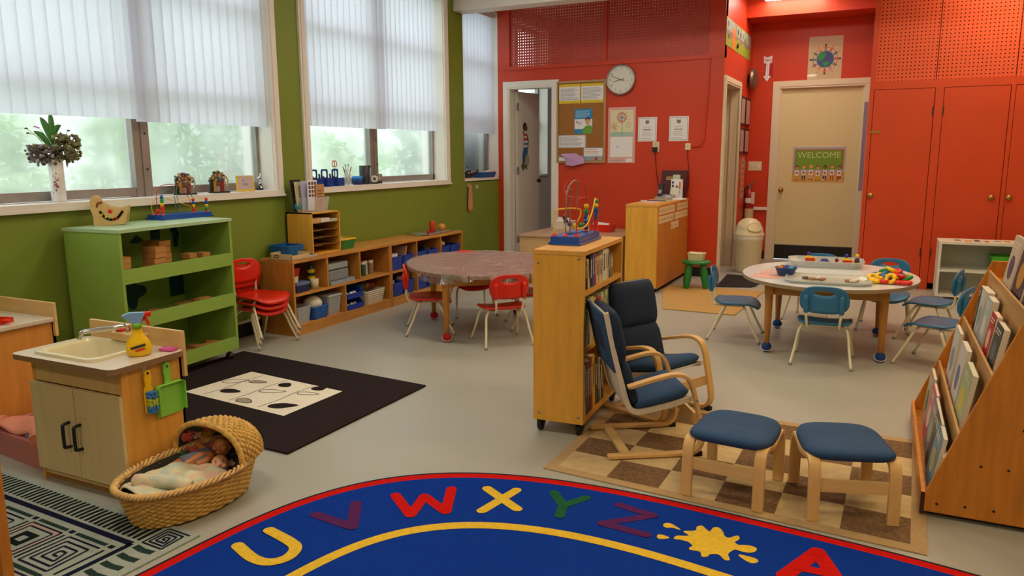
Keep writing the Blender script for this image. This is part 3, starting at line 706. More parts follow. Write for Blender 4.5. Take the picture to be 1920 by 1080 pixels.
def sheetf(u, v):
    th = 2 * PI * u; c, q = math.cos(th), math.sin(th); e = 2 / 2.1
    x, y = math.copysign(abs(c) ** e, c), math.copysign(abs(q) ** e, q)
    if v < .75:
        k = v / .75; px_, py_ = .558 * x * k, .689 * y * k; p = .218 * px_ + .976 * py_; s_ = .976 * px_ - .218 * py_
        z = .4972 + .0016 * math.sin(105 * p + 1.8 * math.sin(7 * s_) + 3 * math.sin(2.3 * s_ + 9 * p)) * (.5 + .5 * math.sin(9 * s_ + 6 * p)) + .0008 * math.sin(170 * p + 14 * s_)
    else:
        d = (v - .75) / .25; k = 1.012 - .03 * d * (1 + math.sin(17 * th)) ; z = .4975 - d * (.035 + .045 * (.5 + .5 * math.sin(5 * th + 1)))
    return (.558 * x * k, .689 * y * k, z)
b.grid(sheetf, 220, 69, FILM, cu=True); o = b.solo('plastic_sheet', 'crinkled clear plastic sheet stretched over the reddish craft table', 'table cover', (1.39, 4.965, -.0085), .67)

# ================================================================ GREEN BLOCK SHELF
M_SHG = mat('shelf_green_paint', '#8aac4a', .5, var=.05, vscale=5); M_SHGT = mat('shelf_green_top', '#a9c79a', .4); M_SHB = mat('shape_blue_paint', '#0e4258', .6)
GS = (.240, 3.055, 0); GR = .061
t = thing('block_shelf', 'green painted three-tier toy shelf on casters under the window', 'shelf', GS, GR)
b = MB(); x0, x1, y0, y1 = -.205, .205, -.41, .41
for s in (-1, 1): b.box((x0, s * .41 - .009 * s - .009, .072), (x1, s * .41 - .009 * s + .009, .88), M_SHG)
b.box((x0, y0, .072), (x0 + .01, y1, .88), M_SHG)
b.build('carcass', t)
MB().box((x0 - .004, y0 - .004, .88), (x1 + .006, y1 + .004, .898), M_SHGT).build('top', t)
for z in (.625, .370, .088):
    q = MB(); q.box((x0 + .01, y0 + .018, z - .016), (x1 - .018, y1 - .018, z), M_SHG); q.build('shelf_board', t)
    q = MB(); q.box((x1 - .018, y0 + .018, z - .02), (x1, y1 - .018, z + .058), M_SHG); q.build('front_lip', t)
def SH(k, *a):
    sh = MB(); getattr(sh, k)(*a); sh.build('painted_shape', t)
BK = frame((x0 + .0112, 0, 0), (0, 1, 0), (0, 0, 1))
SH('rect', -.14, .66, -.095, .82, M_SHB, BK)
SH('poly', [(-.0, .775), (.05, .815), (.11, .775)] + [(.055 + .055 * math.cos(a), .777 + .016 * math.sin(a)) for a in (PI * 1.8, PI * 1.5, PI * 1.2)], M_SHB, BK)
SH('rect', .155, .66, .228, .86, M_SHB, BK)
SH('poly', [(.29, .86), (.345, .86), (.38, .80), (.36, .71), (.325, .715), (.325, .79)], M_SHB, BK)
cross = []
for i in range(48):
    a = 2 * PI * i / 48; r = .085 + .025 * math.cos(4 * a); cross.append((-.015 + r * math.cos(a), .475 + r * 1.0 * math.sin(a)))
SH('poly', cross, M_SHB, BK); SH('rect', .27, .40, .385, .57, M_SHB, BK)
for (x, y) in ((.17, .36), (.17, -.36), (-.17, .36), (-.17, -.36)):
    q = MB(); q.ball((x, y, .026), .026, mat('dark_caster', '#2a1a16', .3), 14).tube([(x, y, .045), (x, y, .072)], .009, C_ALU); q.build('caster', t)
GM = T(*GS) @ RZ(GR)
def block(x, y, z, dx, dy, dz, where, kind='block', poly=None):
    q = MB()
    if poly: q.prism(poly, 0, dz, W_BLOCK)
    else: q.box((-dx / 2, -dy / 2, 0), (dx / 2, dy / 2, dz), W_BLOCK)
    p = GM @ Vector((x, y, z)); return q.solo('toy_block', 'wooden toy %s, %s' % (kind, where), 'toy block', p, GR + R.uniform(-.06, .06), 'wooden blocks on the green shelf', bevel=.002)
LV = ['lowest', 'second lowest', 'third lowest', 'fourth lowest', 'fifth lowest']
def stack(x, y, z, n, dx, dy, dz, where):
    for i in range(n): block(x + R.uniform(-.003, .003), y + R.uniform(-.003, .003), z + i * (dz + .0006), dx, dy, dz, '%s of %s' % (LV[i], where))
zt = .6255
stack(.135, -.352, zt, 4, .10, .052, .030, 'the front left stack, top green shelf')
stack(.03, -.285, zt, 4, .06, .05, .027, 'the short stack behind, top green shelf')
stack(.135, -.125, zt, 5, .10, .078, .030, 'the middle stack, top green shelf')
stack(.04, -.02, zt, 5, .13, .085, .034, 'the tallest stack, top green shelf')
stack(.13, .13, zt, 3, .07, .055, .028, 'the low right stack, top green shelf')
stack(.14, .225, zt, 3, .07, .06, .026, 'the rightmost stack, top green shelf')
arch = [(-.05, -.10), (.05, -.10), (.05, .10), (-.05, .10), (-.05, .055)] + [(-.05 + .06 * math.sin(a), .05 * math.cos(a)) for a in [PI * i / 8 for i in range(1, 8)]] + [(-.05, -.055)]
block(.11, -.20, .3705, 0, 0, .045, 'an arch lying at the left of the middle green shelf', 'arch block', arch)
block(.14, -.06, .3705, .06, .11, .035, 'flat piece beside the arch on the middle green shelf')
block(.09, .17, .3705, .13, .20, .035, 'wide plank at the right of the middle green shelf', 'plank')
block(.12, .22, .406, .05, .10, .02, 'thin strip lying on the wide plank, middle green shelf', 'strip')
block(-.1, -.375, .3705, .02, .03, .15, 'upright stick in the left corner of the middle green shelf', 'stick')
block(.09, .05, .0885, .14, .20, .03, 'wide flat piece at the bottom of the green shelf', 'plank')
block(.09, .23, .0885, .09, .16, .045, 'arch piece lying on the bottom green shelf', 'arch block', [(p[0], p[1] * .9) for p in arch])
block(.10, -.10, .0885, .07, .06, .03, 'small piece left of the flat pieces, bottom green shelf')

# smile toy on the green shelf
M_TOY = wood('toy_plywood', '#d9b57a', .06)
O = [(-.085, 0), (-.05, -.0), (.05, .004), (.075, .02), (.092, .10), (.088, .108), (.05, .095), (0, .105), (-.04, .125), (-.058, .155), (-.075, .165), (-.092, .155), (-.100, .12), (-.100, .09), (-.088, .055), (-.09, .02)]
O = [(p.x, p.y) for p in catmull([(p[0], p[1], 0) for p in O], 4, True)]
TM = RX(PI / 2)
t = thing('wooden_smile_rattle', 'wooden clown-face rolling toy with red nose on the green shelf', 'toy', (.155, 2.865, .8985), .72)
for y in (-.022, .034):
    q = MB(); q.prism(O, -.006, .006, M_TOY, T(0, y, 0) @ TM); q.build('side_plate', t, bevel=.002)
q = MB(); F_ = T(0, -.0285, 0) @ TM
q.stroke(catmull([(-.05, .075, 0), (-.03, .045, 0), (0, .032, 0), (.035, .042, 0), (.062, .075, 0)], 6), .014, C_DARK, F_, .0006)
q.stroke(catmull([(-.065, .105, 0), (-.058, .122, 0), (-.04, .127, 0)], 5), .012, mat('toy_brown', '#8a4a22', .5), F_, .0006); q.build('cut_out_smile', t)
q = MB(); q.ball((.0, -.0295, .078), .012, C_REDPL, 12, sc=(1, .5, 1)); q.build('nose', t)
q = MB()
for i, (x, z, m) in enumerate([(-.043, .06, C_YELPL), (-.025, .045, C_YELPL), (-.008, .037, C_GRNPL), (.012, .035, C_REDPL), (.028, .04, C_REDPL)]): q.ball((x, -.0285, z), .0065, m, 8)
q.build('beads', t)
q = MB(); q.box((-.08, -.016, .004), (.06, .028, .012), M_TOY).box((-.095, -.016, .05), (-.085, .028, .14), M_TOY); q.build('spacer', t)

# bead mazes
def bead(par, m, p, r, kind=0):
    q = MB()
    if kind == 0: q.ball(p, r, m, 12)
    elif kind == 1: q.lathe([(0, -r), (r * .8, -r), (r, -r * .6), (r, r * .6), (r * .8, r), (0, r)], m, 12, T(*p))
    else:
        q.lathe([(0, -r * .9), (r, -r * .9), (r, -r * .35), (r * .6, -r * .3), (r * .6, r * .3), (r, r * .35), (r, r * .9), (0, r * .9)], m, 12, T(*p))
    q.build('bead', par)
C_WR = mat('red_wire', '#c22018', .35); C_WY = mat('yellow_wire', '#efc82a', .35); C_WG = mat('green_wire', '#3f7f70', .35); C_WGR = mat('grey_wire', '#8a857c', .35, .4)
t = thing('bead_maze', 'blue-based bead maze with looping wires on top of the rolling bookcase', 'bead maze', (2.725, 3.44, .8585), .05)
q = MB(); q.prism([(-.078, -.175), (.078, -.175), (.078, .175), (-.078, .175)], .0, .012, C_BLUEPL); q.prism([(-.07, -.167), (.07, -.167), (.07, .167), (-.07, .167)], .012, .038, C_BLUEPL)
q.box((-.04, -.03, .038), (.01, .05, .041), mat('deep_blue_print', '#123a86', .5)).box((.0, .08, .038), (.04, .12, .041), mat('deep_blue_print', '#123a86', .5)).build('base', t, bevel=.004)
zb = .038
wy = [(-.058, -.14, zb), (-.060, -.14, .11), (-.055, -.14, .155), (-.02, -.12, .165), (.02, -.08, .165), (.04, -.05, .155), (.035, -.05, .12), (.015, -.06, .08), (.02, -.05, .065), (.05, 0, .075), (.06, .06, .13), (.06, .11, .19), (.055, .14, .20), (.055, .155, .17), (.055, .155, zb)]
wg = [(-.003, -.14, zb), (-.003, -.14, .18), (0, -.12, .26), (.012, -.06, .295), (.0, .01, .27), (-.01, .05, .20), (-.015, .06, .12), (-.02, .06, .06)]
wg2 = [(-.003, -.135, .24), (.0, -.10, .26), (-.01, -.03, .24), (-.03, .0, .16), (-.03, .0, zb)]
wr = [(.05, -.14, zb), (.05, -.14, .17), (.045, -.13, .20), (.055, -.10, .215), (.08, -.06, .215), (.02, -.06, .215), (-.04, -.03, .225), (-.06, 0, .26), (-.05, .02, .285), (-.01, .06, .29), (.01, .10, .27), (.012, .12, .22), (.012, .13, zb)]
wp = [(-.05, -.02, .12), (-.045, -.01, .09), (-.02, .03, .07), (.01, .05, .07), (.03, .07, .09), (.035, .08, .12)]
for P, m, r in ((wy, C_WY, .0035), (wg, C_WGR, .0032), (wg2, C_WGR, .0032), (wr, C_WR, .0022)): q = MB(); q.tube(catmull(P, 8), r, m, 7); q.build('wire', t)
for P in ((-.058, -.14), (-.003, -.14), (.05, -.14), (.055, .155), (.012, .13)): q = MB(); q.lathe([(.013, 0), (.012, .006), (.006, .012), (0, .013)], C_REDPL, 12, T(P[0], P[1], .038)); q.build('wire_foot', t)
for i, (m, k) in enumerate([(C_REDPL, 2), (C_REDPL, 1), (C_PURPL, 2), (C_BLUEPL, 2), (C_BLUEPL, 1), (C_YELPL, 0), (C_GRNPL, 0)]): bead(t, m, (.055, .155, .058 + i * .0215), .0115, k)
for i, m in enumerate([C_PURPL, C_REDPL, C_BLUEPL, C_GRNPL, C_YELPL]): bead(t, m, (.012, .13, .058 + i * .026), .0135, 0)
for p, m in zip([(-.05, -.02, .118), (-.047, -.01, .098), (-.035, .01, .082), (-.015, .035, .072), (.01, .05, .075), (.03, .07, .092)], [mat('maroon_bead', '#6a2a2a', .4), C_PURPL, C_PURPL, C_YELPL, C_GRNPL, C_BLUEPL]): bead(t, m, p, .0125, 0)
q = MB(); q.tube(catmull([(-.055, -.02, zb), (-.054, -.02, .12), (-.045, -.01, .09), (-.015, .035, .071), (.01, .05, .075), (.03, .07, .09), (.04, .08, .12), (.04, .08, zb)], 6), .0022, C_WY, 6); q.build('wire', t)

t = thing('bead_maze', 'blue-based bead maze with thin wires on top of the green shelf, below the window', 'bead maze', (.105, 3.375, .8985), -.05)
q = MB(); q.prism([(-.075, -.19), (.075, -.19), (.075, .19), (-.075, .19)], 0, .010, C_BLUEPL); q.prism([(-.068, -.183), (.068, -.183), (.068, .183), (-.068, .183)], .010, .030, C_BLUEPL); q.build('base', t, bevel=.003)
zb = .03
W2 = [([(-.04, -.165, zb), (-.042, -.165, .09), (-.03, -.14, .125), (-.01, -.09, .125), (.0, -.02, .10), (.0, .06, .075), (.01, .085, .06)], C_WY), ([(.01, -.165, zb), (.01, -.165, .16), (.01, -.12, .205), (.01, -.02, .205), (.01, .03, .16), (.02, .06, .11), (.02, .085, zb)], C_WR),
      ([(.055, -.165, zb), (.055, -.165, .15), (.05, -.13, .18), (.04, -.08, .18), (.035, -.06, .14), (.03, -.05, .05), (.02, -.02, .045), (.0, .0, .06), (-.01, -.01, .16), (-.02, .03, .215), (-.03, .09, .20), (-.03, .12, .12), (-.03, .125, zb)], C_WG), ([(.055, -.02, .11), (.055, .04, .118), (.05, .12, .118), (.05, .155, .10), (.05, .16, zb)], C_WY)]
for P, m in W2: q = MB(); q.tube(catmull(P, 8), .0022, m, 6); q.build('wire', t)
for P in ((-.04, -.165), (.01, -.165), (.055, -.165), (.02, .085), (-.03, .125), (.05, .16)): q = MB(); q.lathe([(.011, 0), (.010, .006), (0, .011)], C_REDPL, 10, T(P[0], P[1], .03)); q.build('wire_foot', t)
for i, m in enumerate([C_REDPL, C_REDPL, C_YELPL, C_GRNPL, C_BLUEPL]): bead(t, m, (.055, -.165, .052 + i * .021), .0115, i % 2)
for i, m in enumerate([C_GRNPL, C_YELPL, C_BLUEPL, C_REDPL]): bead(t, m, (.05, .16, .05 + i * .02), .0105, 1 - i % 2)
for i, m in enumerate([C_REDPL, C_YELPL, C_BLUEPL, C_REDPL]): bead(t, m, (.02, .085, .05 + i * .02), .0105, 0)
bead(t, C_REDPL, (.01, -.165, .052), .013, 0)

# ================================================================ LOW SHELVES ALONG THE WALL
def low_shelf(y0, y1, label, up, dn):
    t = thing('cubby_shelf', label, 'shelf', (0, 0, 0)); x0, x1, h = .02, .345, .545
    q = MB(); q.box((x0, y0, 0), (x1, y0 + .018, h - .02), W_OAK).box((x0, y1 - .018, 0), (x1, y1, h - .02), W_OAK).box((x0, y0, .05), (x0 + .008, y1, h - .02), W_OAK); q.build('carcass', t)
    q = MB(); q.box((x0, y0 - .002, h - .02), (x1 + .004, y1 + .002, h), W_OAKH); q.build('top', t)
    q = MB(); q.box((x0, y0 + .018, .055), (x1, y1 - .018, .075), W_OAKH); q.build('shelf_board', t)
    q = MB(); q.box((x1 - .02, y0 + .018, 0), (x1 - .002, y1 - .018, .055), W_OAKH); q.build('plinth', t)
    q = MB(); q.box((x0, y0 + .018, .285), (x1 - .002, y1 - .018, .303), W_OAKH); q.build('shelf_board', t)
    for y in up: q = MB(); q.box((x0 + .01, y - .008, .303), (x1 - .001, y + .008, h - .02), W_OAK); q.build('divider', t)
    for y in dn: q = MB(); q.box((x0 + .01, y - .008, .075), (x1 - .001, y + .008, .285), W_OAK); q.build('divider', t)
low_shelf(4.085, 5.278, 'golden wood cubby shelf beside the stacked red chairs', (4.465, 4.86), (4.665,))
low_shelf(5.282, 6.515, 'golden wood cubby shelf of blue bins behind the red craft table', (5.69, 6.105), (5.69, 6.105))
Z1, Z0 = .3035, .0755
def tub(name, label, cat, x, y, z, dx, dy, h, m, taper=.85, rim=True, group=None, rz=0., fill=None, basket=False):
    t = thing(name, label, cat, (x, y, z), rz, group); q = MB(); w_ = .004
    a, b_ = dx / 2, dy / 2; o1 = rrect(-a * taper, -b_ * taper, a * taper, b_ * taper, min(a, b_) * .2, 4); o2 = rrect(-a, -b_, a, b_, min(a, b_) * .22, 4); n = len(o1)
    vs = [(p[0], p[1], 0) for p in o1] + [(p[0], p[1], h) for p in o2]; q.add(vs, [(i, (i + 1) % n, n + (i + 1) % n, n + i) for i in range(n)] + [tuple(range(n))[::-1]], m); q.build('body', t, solid=.004)
    if rim: q = MB(); q.tube([(p[0], p[1], h) for p in o2], .005, m, 6, True); q.build('rim', t)
    if basket:
        q = MB()
        for k in range(1, 6):
            f = k / 6; q.tube([(p1[0] + (p2[0] - p1[0]) * f + (.002 if p1[0] > 0 else -.002), (p1[1] + (p2[1] - p1[1]) * f) * 1.01, h * f) for p1, p2 in zip(o1, o2)], .003, basket, 5, True)
        for k in range(0, n, 1): q.tube([(o1[k][0] * 1.02, o1[k][1] * 1.02, 0), (o2[k][0] * 1.02, o2[k][1] * 1.02, h)], .0022, basket, 5)
        q.build('lattice', t)
    return t
M_BIN = mat('bin_royal_blue', '#163a9c', .4); M_CLEARP = clear_plastic('clear_tub_plastic', '#c9cdd0', .42); M_GREYP = clear_plastic('smoky_tub_plastic', '#8d979c', .8); M_OFFW = mat('off_white_plastic', '#d8d2c0', .5)
def lump(name, label, cat, c, r, m, sc=(1, 1, 1), amt=.2, n=16, seed=0, **k):
    ph = [R.uniform(0, 6) for _ in range(6)]
    fn = lambda p: 1 + amt * (math.sin(5 * p.x + ph[0]) * math.sin(4 * p.y + ph[1]) + .6 * math.sin(9 * p.z + ph[2]) * math.sin(8 * p.x + ph[3]))
    q = MB(); q.ball((0, 0, 0), r, m, n, sc=sc, fn=fn); return q.solo(name, label, cat, c, **k)
# unit one, upper row
tub('tub', 'small red tub at the top left inside the cubby shelf by the red chairs', 'tub', .25, 4.165, Z1 + .118, .10, .10, .055, mat('red_tub', '#b52a2a', .4))
q = tub('tub', 'white tub under the small red tub in the cubby shelf', 'tub', .24, 4.16, Z1, .10, .09, .112, M_OFFW)
lump('dark_bag', 'dark crumpled bag at the back of the left cubby', 'bag', (.12, 4.28, Z1 + .095), .085, mat('dark_bag', '#15120f', .8), (.8, 1, 1), .12)
q = MB(); q.box((-.05, -.07, 0), (.05, .07, .06), mat('navy_box', '#1c2550', .5)).box((-.052, -.072, .05), (.052, .072, .072), mat('slate_lid', '#5d6f96', .5)); q.solo('lidded_box', 'navy box with slate lid at the lower left of the left cubby', 'box', (.27, 4.215, Z1), bevel=.004)
q = MB(); q.lathe([(0, 0), (.026, 0), (.032, .075), (.028, .075), (.024, .006), (0, .006)], mat('cream_cup', '#cbbf98', .5), 18); q.solo('cup', 'cream plastic cup in the left cubby', 'cup', (.30, 4.36, Z1))
t = thing('paint_bottle', 'dark green bottle with yellow stripes at the right of the left cubby', 'bottle', (.22, 4.42, Z1)); q = MB(); q.lathe([(0, 0), (.03, 0), (.03, .14), (.014, .16), (.014, .175), (0, .175)], mat('bottle_green', '#1d4a34', .4), 16); q.build('body', t)
for z in (.06, .11): q = MB(); q.lathe([(.0305, z), (.0305, z + .025)], C_YELPL, 16); q.build('yellow_stripe', t)
for i, (h, m) in enumerate([(.08, M_GREYP), (.05, mat('grey_lid', '#9aa4a8', .4))]):
    q = MB(); q.box((-.11, -.13, 0), (.11, .13, h), m)
    q.solo('storage_tub', 'grey storage tub, %s of the pile in the second cubby' % ('lower' if i == 0 else 'tilted upper'), 'tub', (.20, 4.63, Z1 + (.026 if i == 0 else .112)), .05, bevel=.012)
q = MB(); q.box((-.12, -.16, 0), (.12, .16, .024), mat('grey_blue_papers', '#8f9ea6', .7)); q.solo('paper_stack', 'stack of grey-blue papers under the tubs in the second cubby', 'papers', (.20, 4.665, Z1), .06)
cols = ['#a34a34', '#b32a30', '#1f5a3c', '#b9b4b0', '#8f6f5a']
nm = ['brown', 'red', 'green', 'clear', 'tan']
for i in range(5):
    t = thing('shaker_jar', '%s jar with a white lid in the third cubby of the upper row' % nm[i], 'jar', (.25 - .02 * (i % 2), 4.915 + i * .052, Z1), 0, 'lidded jars in the cubby shelf')
    del t['group']
    q = MB(); q.lathe([(0, 0), (.022, 0), (.023, .005), (.023, .085), (.019, .095), (0, .095)], mat('jar_' + nm[i], cols[i], .25, coat=.3), 16); q.build('body', t)
    q = MB(); q.lathe([(.02, .093), (.022, .095), (.022, .115), (0, .117)], C_WHITE, 16); q.build('lid', t)
lump('bag', 'pale lilac plastic bag behind the lidded jars', 'bag', (.12, 5.02, Z1 + .10), .09, mat('lilac_bag', '#7f86b4', .4), (.7, 1.2, .95), .15)
# unit one, lower row
t = tub('clear_tub', 'clear plastic tub at the left of the lower row, beside the blue basket', 'tub', .24, 4.20, Z0, .19, .15, .12, M_CLEARP)
t = tub('basket', 'blue lattice basket holding a white ball on the lower cubby shelf', 'basket', .25, 4.385, Z0, .17, .17, .095, mat('bin_mid_blue', '#2a64b4', .4), basket=mat('bin_mid_blue2', '#1c4c96', .4))
q = MB(); q.ball((0, 0, 0), .072, M_OFFW, 18, sc=(1, 1, .8)); q.solo('white_ball', 'off-white rounded ball sitting in the blue basket', 'ball', (.25, 4.385, Z0 + .108))
t = tub('clear_tub', 'clear plastic tub with lid at the right of the blue basket', 'tub', .22, 4.57, Z0, .20, .155, .14, M_CLEARP); q = MB(); q.box((-.105, -.082, .14), (.105, .082, .152), mat('clear_lid', '#b5bbbe', .3)); q.build('lid', t, bevel=.004)
q = MB(); q.ball((0, 0, 0), .036, M_OFFW, 14); q.solo('foam_ball', 'pale foam ball inside the lidded clear tub', 'ball', (.24, 4.55, Z0 + .042))
for i in range(2):
    t = thing('stacking_bin', 'blue open-fronted bin, %s of two on the lower cubby shelf' % ('lower' if i == 0 else 'upper'), 'bin', (.24, 4.79, Z0 + i * .088)); q = MB()
    q.box((-.09, -.10, 0), (.09, .10, .006), M_BIN).box((-.09, -.10, 0), (-.084, .10, .085), M_BIN).prism([(-.09, 0), (.09, 0), (.10, .04), (.05, .085), (-.09, .085)], -.003, .003, M_BIN, T(0, -.10, 0) @ RX(PI / 2)).prism([(-.09, 0), (.09, 0), (.10, .04), (.05, .085), (-.09, .085)], -.003, .003, M_BIN, T(0, .10, 0) @ RX(PI / 2)).box((.088, -.10, 0), (.10, .10, .04), M_BIN)
    q.build('body', t)
    for k in range(3): lump('cotton_ball', '%s white pompom in the %s blue open-fronted bin' % (('left', 'middle', 'right')[k], 'lower' if i == 0 else 'upper'), 'pompom', (.29 + .008 * (k % 2), 4.735 + k * .05, Z0 + i * .088 + .028), .020, C_PAPER, amt=.1, n=10)
t = tub('basket', 'cream lattice basket heaped with toys on the lower cubby shelf', 'basket', .24, 5.065, Z0, .20, .26, .105, M_OFFW, basket=mat('cream_lattice', '#cdbf97', .5))
for k, (m, y, s, l) in enumerate([('#7a2c22', 5.11, (.9, 1.2, .7), 'rust-red'), ('#4c5a34', 5.00, (.8, .9, .9), 'olive'), ('#8a6a48', 5.08, (.7, .8, .8), 'tan')]): lump('soft_toy', '%s soft toy heaped in the cream lattice basket' % l, 'toy', (.23, y, Z0 + .13), .05, mat('toy_' + l, m, .8), s, .15)
# unit two: blue bins
for row, zz in (('upper', Z1), ('lower', Z0)):
    ylist = [5.40, 5.575, 5.79, 5.985, 6.21, 6.40]
    for i, y in enumerate(ylist):
        t = tub('storage_bin', 'royal blue bin, %s from the left in the %s row of the far cubby shelf' % (ORD[i], row), 'bin', .235, y, zz, .20, .165, .115, M_BIN, .9, True)
q = MB(); q.box((-.07, -.006, 0), (.07, .006, .16), mat('pink_book', '#d3a898', .7)); o = q.solo('picture_book', 'pale pink book leaning in the left blue bins of the far cubby shelf', 'book', (.23, 5.55, Z1 + .035)); o.rotation_euler = (-.3, 0, 0)
q = MB(); q.box((-.06, -.05, 0), (.06, .05, .03), C_PAPER); q.solo('paper_stack', 'white papers sticking out of the leftmost upper blue bin', 'papers', (.24, 5.40, Z1 + .105), .1)
for k, (y, zz, m, l) in enumerate([(5.79, Z1, '#22241f', 'dark cords in the third upper blue bin'), (5.98, Z1, '#2c2e2c', 'black ribbon in the fourth upper blue bin'), (6.21, Z1, '#a8312a', 'red toy in the fifth upper blue bin'), (6.26, Z1 + .02, '#cfc4b0', 'cream toy in the fifth upper blue bin'), (5.4, Z0, '#b9aea2', 'pale cloth in the leftmost lower blue bin'), (5.58, Z0, '#9da0a0', 'grey plastic bag over the second lower blue bin'), (5.82, Z0, '#d8d8d4', 'white papers in the third lower blue bin')]):
    lump('bin_contents', l, 'toy', (.235, y, zz + .115), .05, mat('contents_%d' % k, m, .6), (1, .9, .6), .22)

# on top of the low shelves
t = thing('mail_sorter', 'maple literature sorter with open slots on the cubby shelf', 'sorter', (.02, 4.405, .5455), 0); D_, Wd, H_ = .245, .325, .315
q = MB(); q.box((0, 0, 0), (D_, .01, H_), W_MAPLE).box((0, Wd - .01, 0), (D_, Wd, H_), W_MAPLE).box((0, 0, H_ - .01), (D_, Wd, H_), W_MAPLE).box((0, 0, 0), (D_, Wd, .01), W_MAPLE).box((0, 0, 0), (.008, Wd, H_), mat('sorter_back', '#5a3c1e', .7)); q.build('case', t)
for k in range(4): q = MB(); q.add([(.01, .01, .066 + k * .056), (D_ - .004, .01, .066 + k * .056), (D_ - .004, Wd * .35, .066 + k * .056), (D_ - .03, Wd * .45, .066 + k * .056), (D_ - .03, Wd * .55, .066 + k * .056), (D_ - .004, Wd * .65, .066 + k * .056), (D_ - .004, Wd - .01, .066 + k * .056), (.01, Wd - .01, .066 + k * .056)], [tuple(range(8))], wood('sorter_shelf', '#8a5f33', .1)); q.build('slot_shelf', t, solid=.004)
for k, (y, w_, h, m, l) in enumerate([(4.47, .09, .035, '#c79a66', 'tan envelopes'), (4.57, .10, .03, '#d6d0c6', 'white paper pads'), (4.665, .09, .02, '#b3b2a8', 'grey leaflets')]):
    q = MB(); q.box((-.10, -w_ / 2, 0), (.10, w_ / 2, h), mat('sorter_stack_%d' % k, m, .7)); q.solo('paper_stack', '%s in the top slot of the maple sorter' % l, 'papers', (.155, y, .5455 + .2365))
t = tub('tub', 'blue plastic tub behind the cardboard tray at the near end of the cubby shelf', 'tub', .13, 4.27, .5455, .20, .17, .085, mat('teal_blue_tub', '#0f5c9e', .35))
t = thing('wooden_tray', 'cream cardboard tray with handle hole at the near end of the cubby shelf', 'tray', (.235, 4.19, .5455), .05); M_TRAY = mat('tray_board', '#cdb489', .6)
q = MB(); q.box((-.095, -.10, 0), (.095, .10, .006), M_TRAY).box((-.095, -.10, 0), (-.087, .10, .05), M_TRAY).box((.087, -.10, 0), (.095, .10, .035), M_TRAY).box((-.095, -.10, 0), (.095, -.093, .045), M_TRAY).box((-.095, .093, 0), (.095, .10, .045), M_TRAY); q.build('tray_body', t)
q = MB(); q.stroke(rrect(-.035, .018, .0, .034, .007), .005, C_DARK, frame((-.02, -.1005, 0), (1, 0, 0), (0, 0, 1)), 0, True); q.build('handle_hole', t)
q = MB(); q.box((-.06, -.05, 0), (.06, .05, .008), mat('pale_blue_pad', '#a8b0c0', .7)); q.solo('note_pad', 'pale blue pad between the cardboard tray and the sorter', 'papers', (.25, 4.345, .5455))
t = tub('tub', 'green tub with yellow rim just right of the maple sorter', 'tub', .16, 4.86, .5455, .17, .19, .075, mat('green_tub', '#2b7d3a', .4), rim=False); q = MB(); q.tube([(p[0], p[1], .075) for p in rrect(-.085, -.095, .085, .095, .02, 4)], .006, C_YELPL, 6, True); q.build('rim', t)
q = MB(); q.box((-.06, -.05, 0), (.06, .06, .012), mat('cream_card', '#cdbf90', .7)); q.solo('card_stack', 'cream cards in the green tub with yellow rim', 'papers', (.15, 4.85, .5455 + .065))
# bin of papers on the sorter
ZSO = .861
t = tub('clear_bin', 'clear bin packed with folders and cards on top of the maple sorter', 'bin', .155, 4.535, ZSO, .20, .22, .105, clear_plastic('clear_bin_plastic', '#dde0e2', .22))
def card(name, label, y, z, w_, h, m, tilt, rzz, x=.155, art=None):
    q = MB(); q.box((-.004, -w_ / 2, 0), (.004, w_ / 2, h), m)
    if art: art(q, frame((.0045, 0, 0), (0, 1, 0), (0, 0, 1)))
    o = q.solo(name, label, 'papers', (x, y, z)); o.rotation_euler = (0, tilt, rzz); return o
def art1(q, F):
    for i in range(3):
        for j in range(4): q.rect(-.042 + i * .03, .10 + j * .03, -.02 + i * .03, .122 + j * .03, mat('photo_thumb', '#6a4a40', .6), F, .0005)
card('folder', 'black-edged folder leaning out of the clear bin on the sorter', 4.465, ZSO + .006, .12, .235, mat('folder_black', '#191918', .6), -.12, .1, .10)
card('folder', 'cream folder behind the bag of cards in the clear bin', 4.485, ZSO + .006, .13, .22, mat('folder_cream', '#c6b98e', .6), -.10, .1, .12)
card('plastic_bag', 'lilac plastic pouch in the clear bin on the sorter', 4.525, ZSO + .006, .15, .225, mat('lilac_pouch', '#b6b3cc', .3, coat=.4), -.04, -.05, .15)
card('photo_sheet', 'white sheet of small square pictures in the clear bin', 4.525, ZSO + .012, .095, .225, C_PAPER, .02, -.05, .178, art1)
card('folder', 'orange-tan folder with faint print at the right of the clear bin', 4.60, ZSO + .008, .10, .195, mat('folder_orange', '#b98a5c', .6), .0, .05, .19, lambda q, F: q.lines(-.03, .04, .03, .16, 5, mat('folder_print', '#6b4c34', .7), F, .0005, .3))
lump('cloth_bundle', 'crumpled teal cloth beside the clear bin on the sorter', 'cloth', (.10, 4.44, ZSO + .036), .038, mat('teal_cloth', '#2f8296', .7), (1, .8, .95), .25, 18)
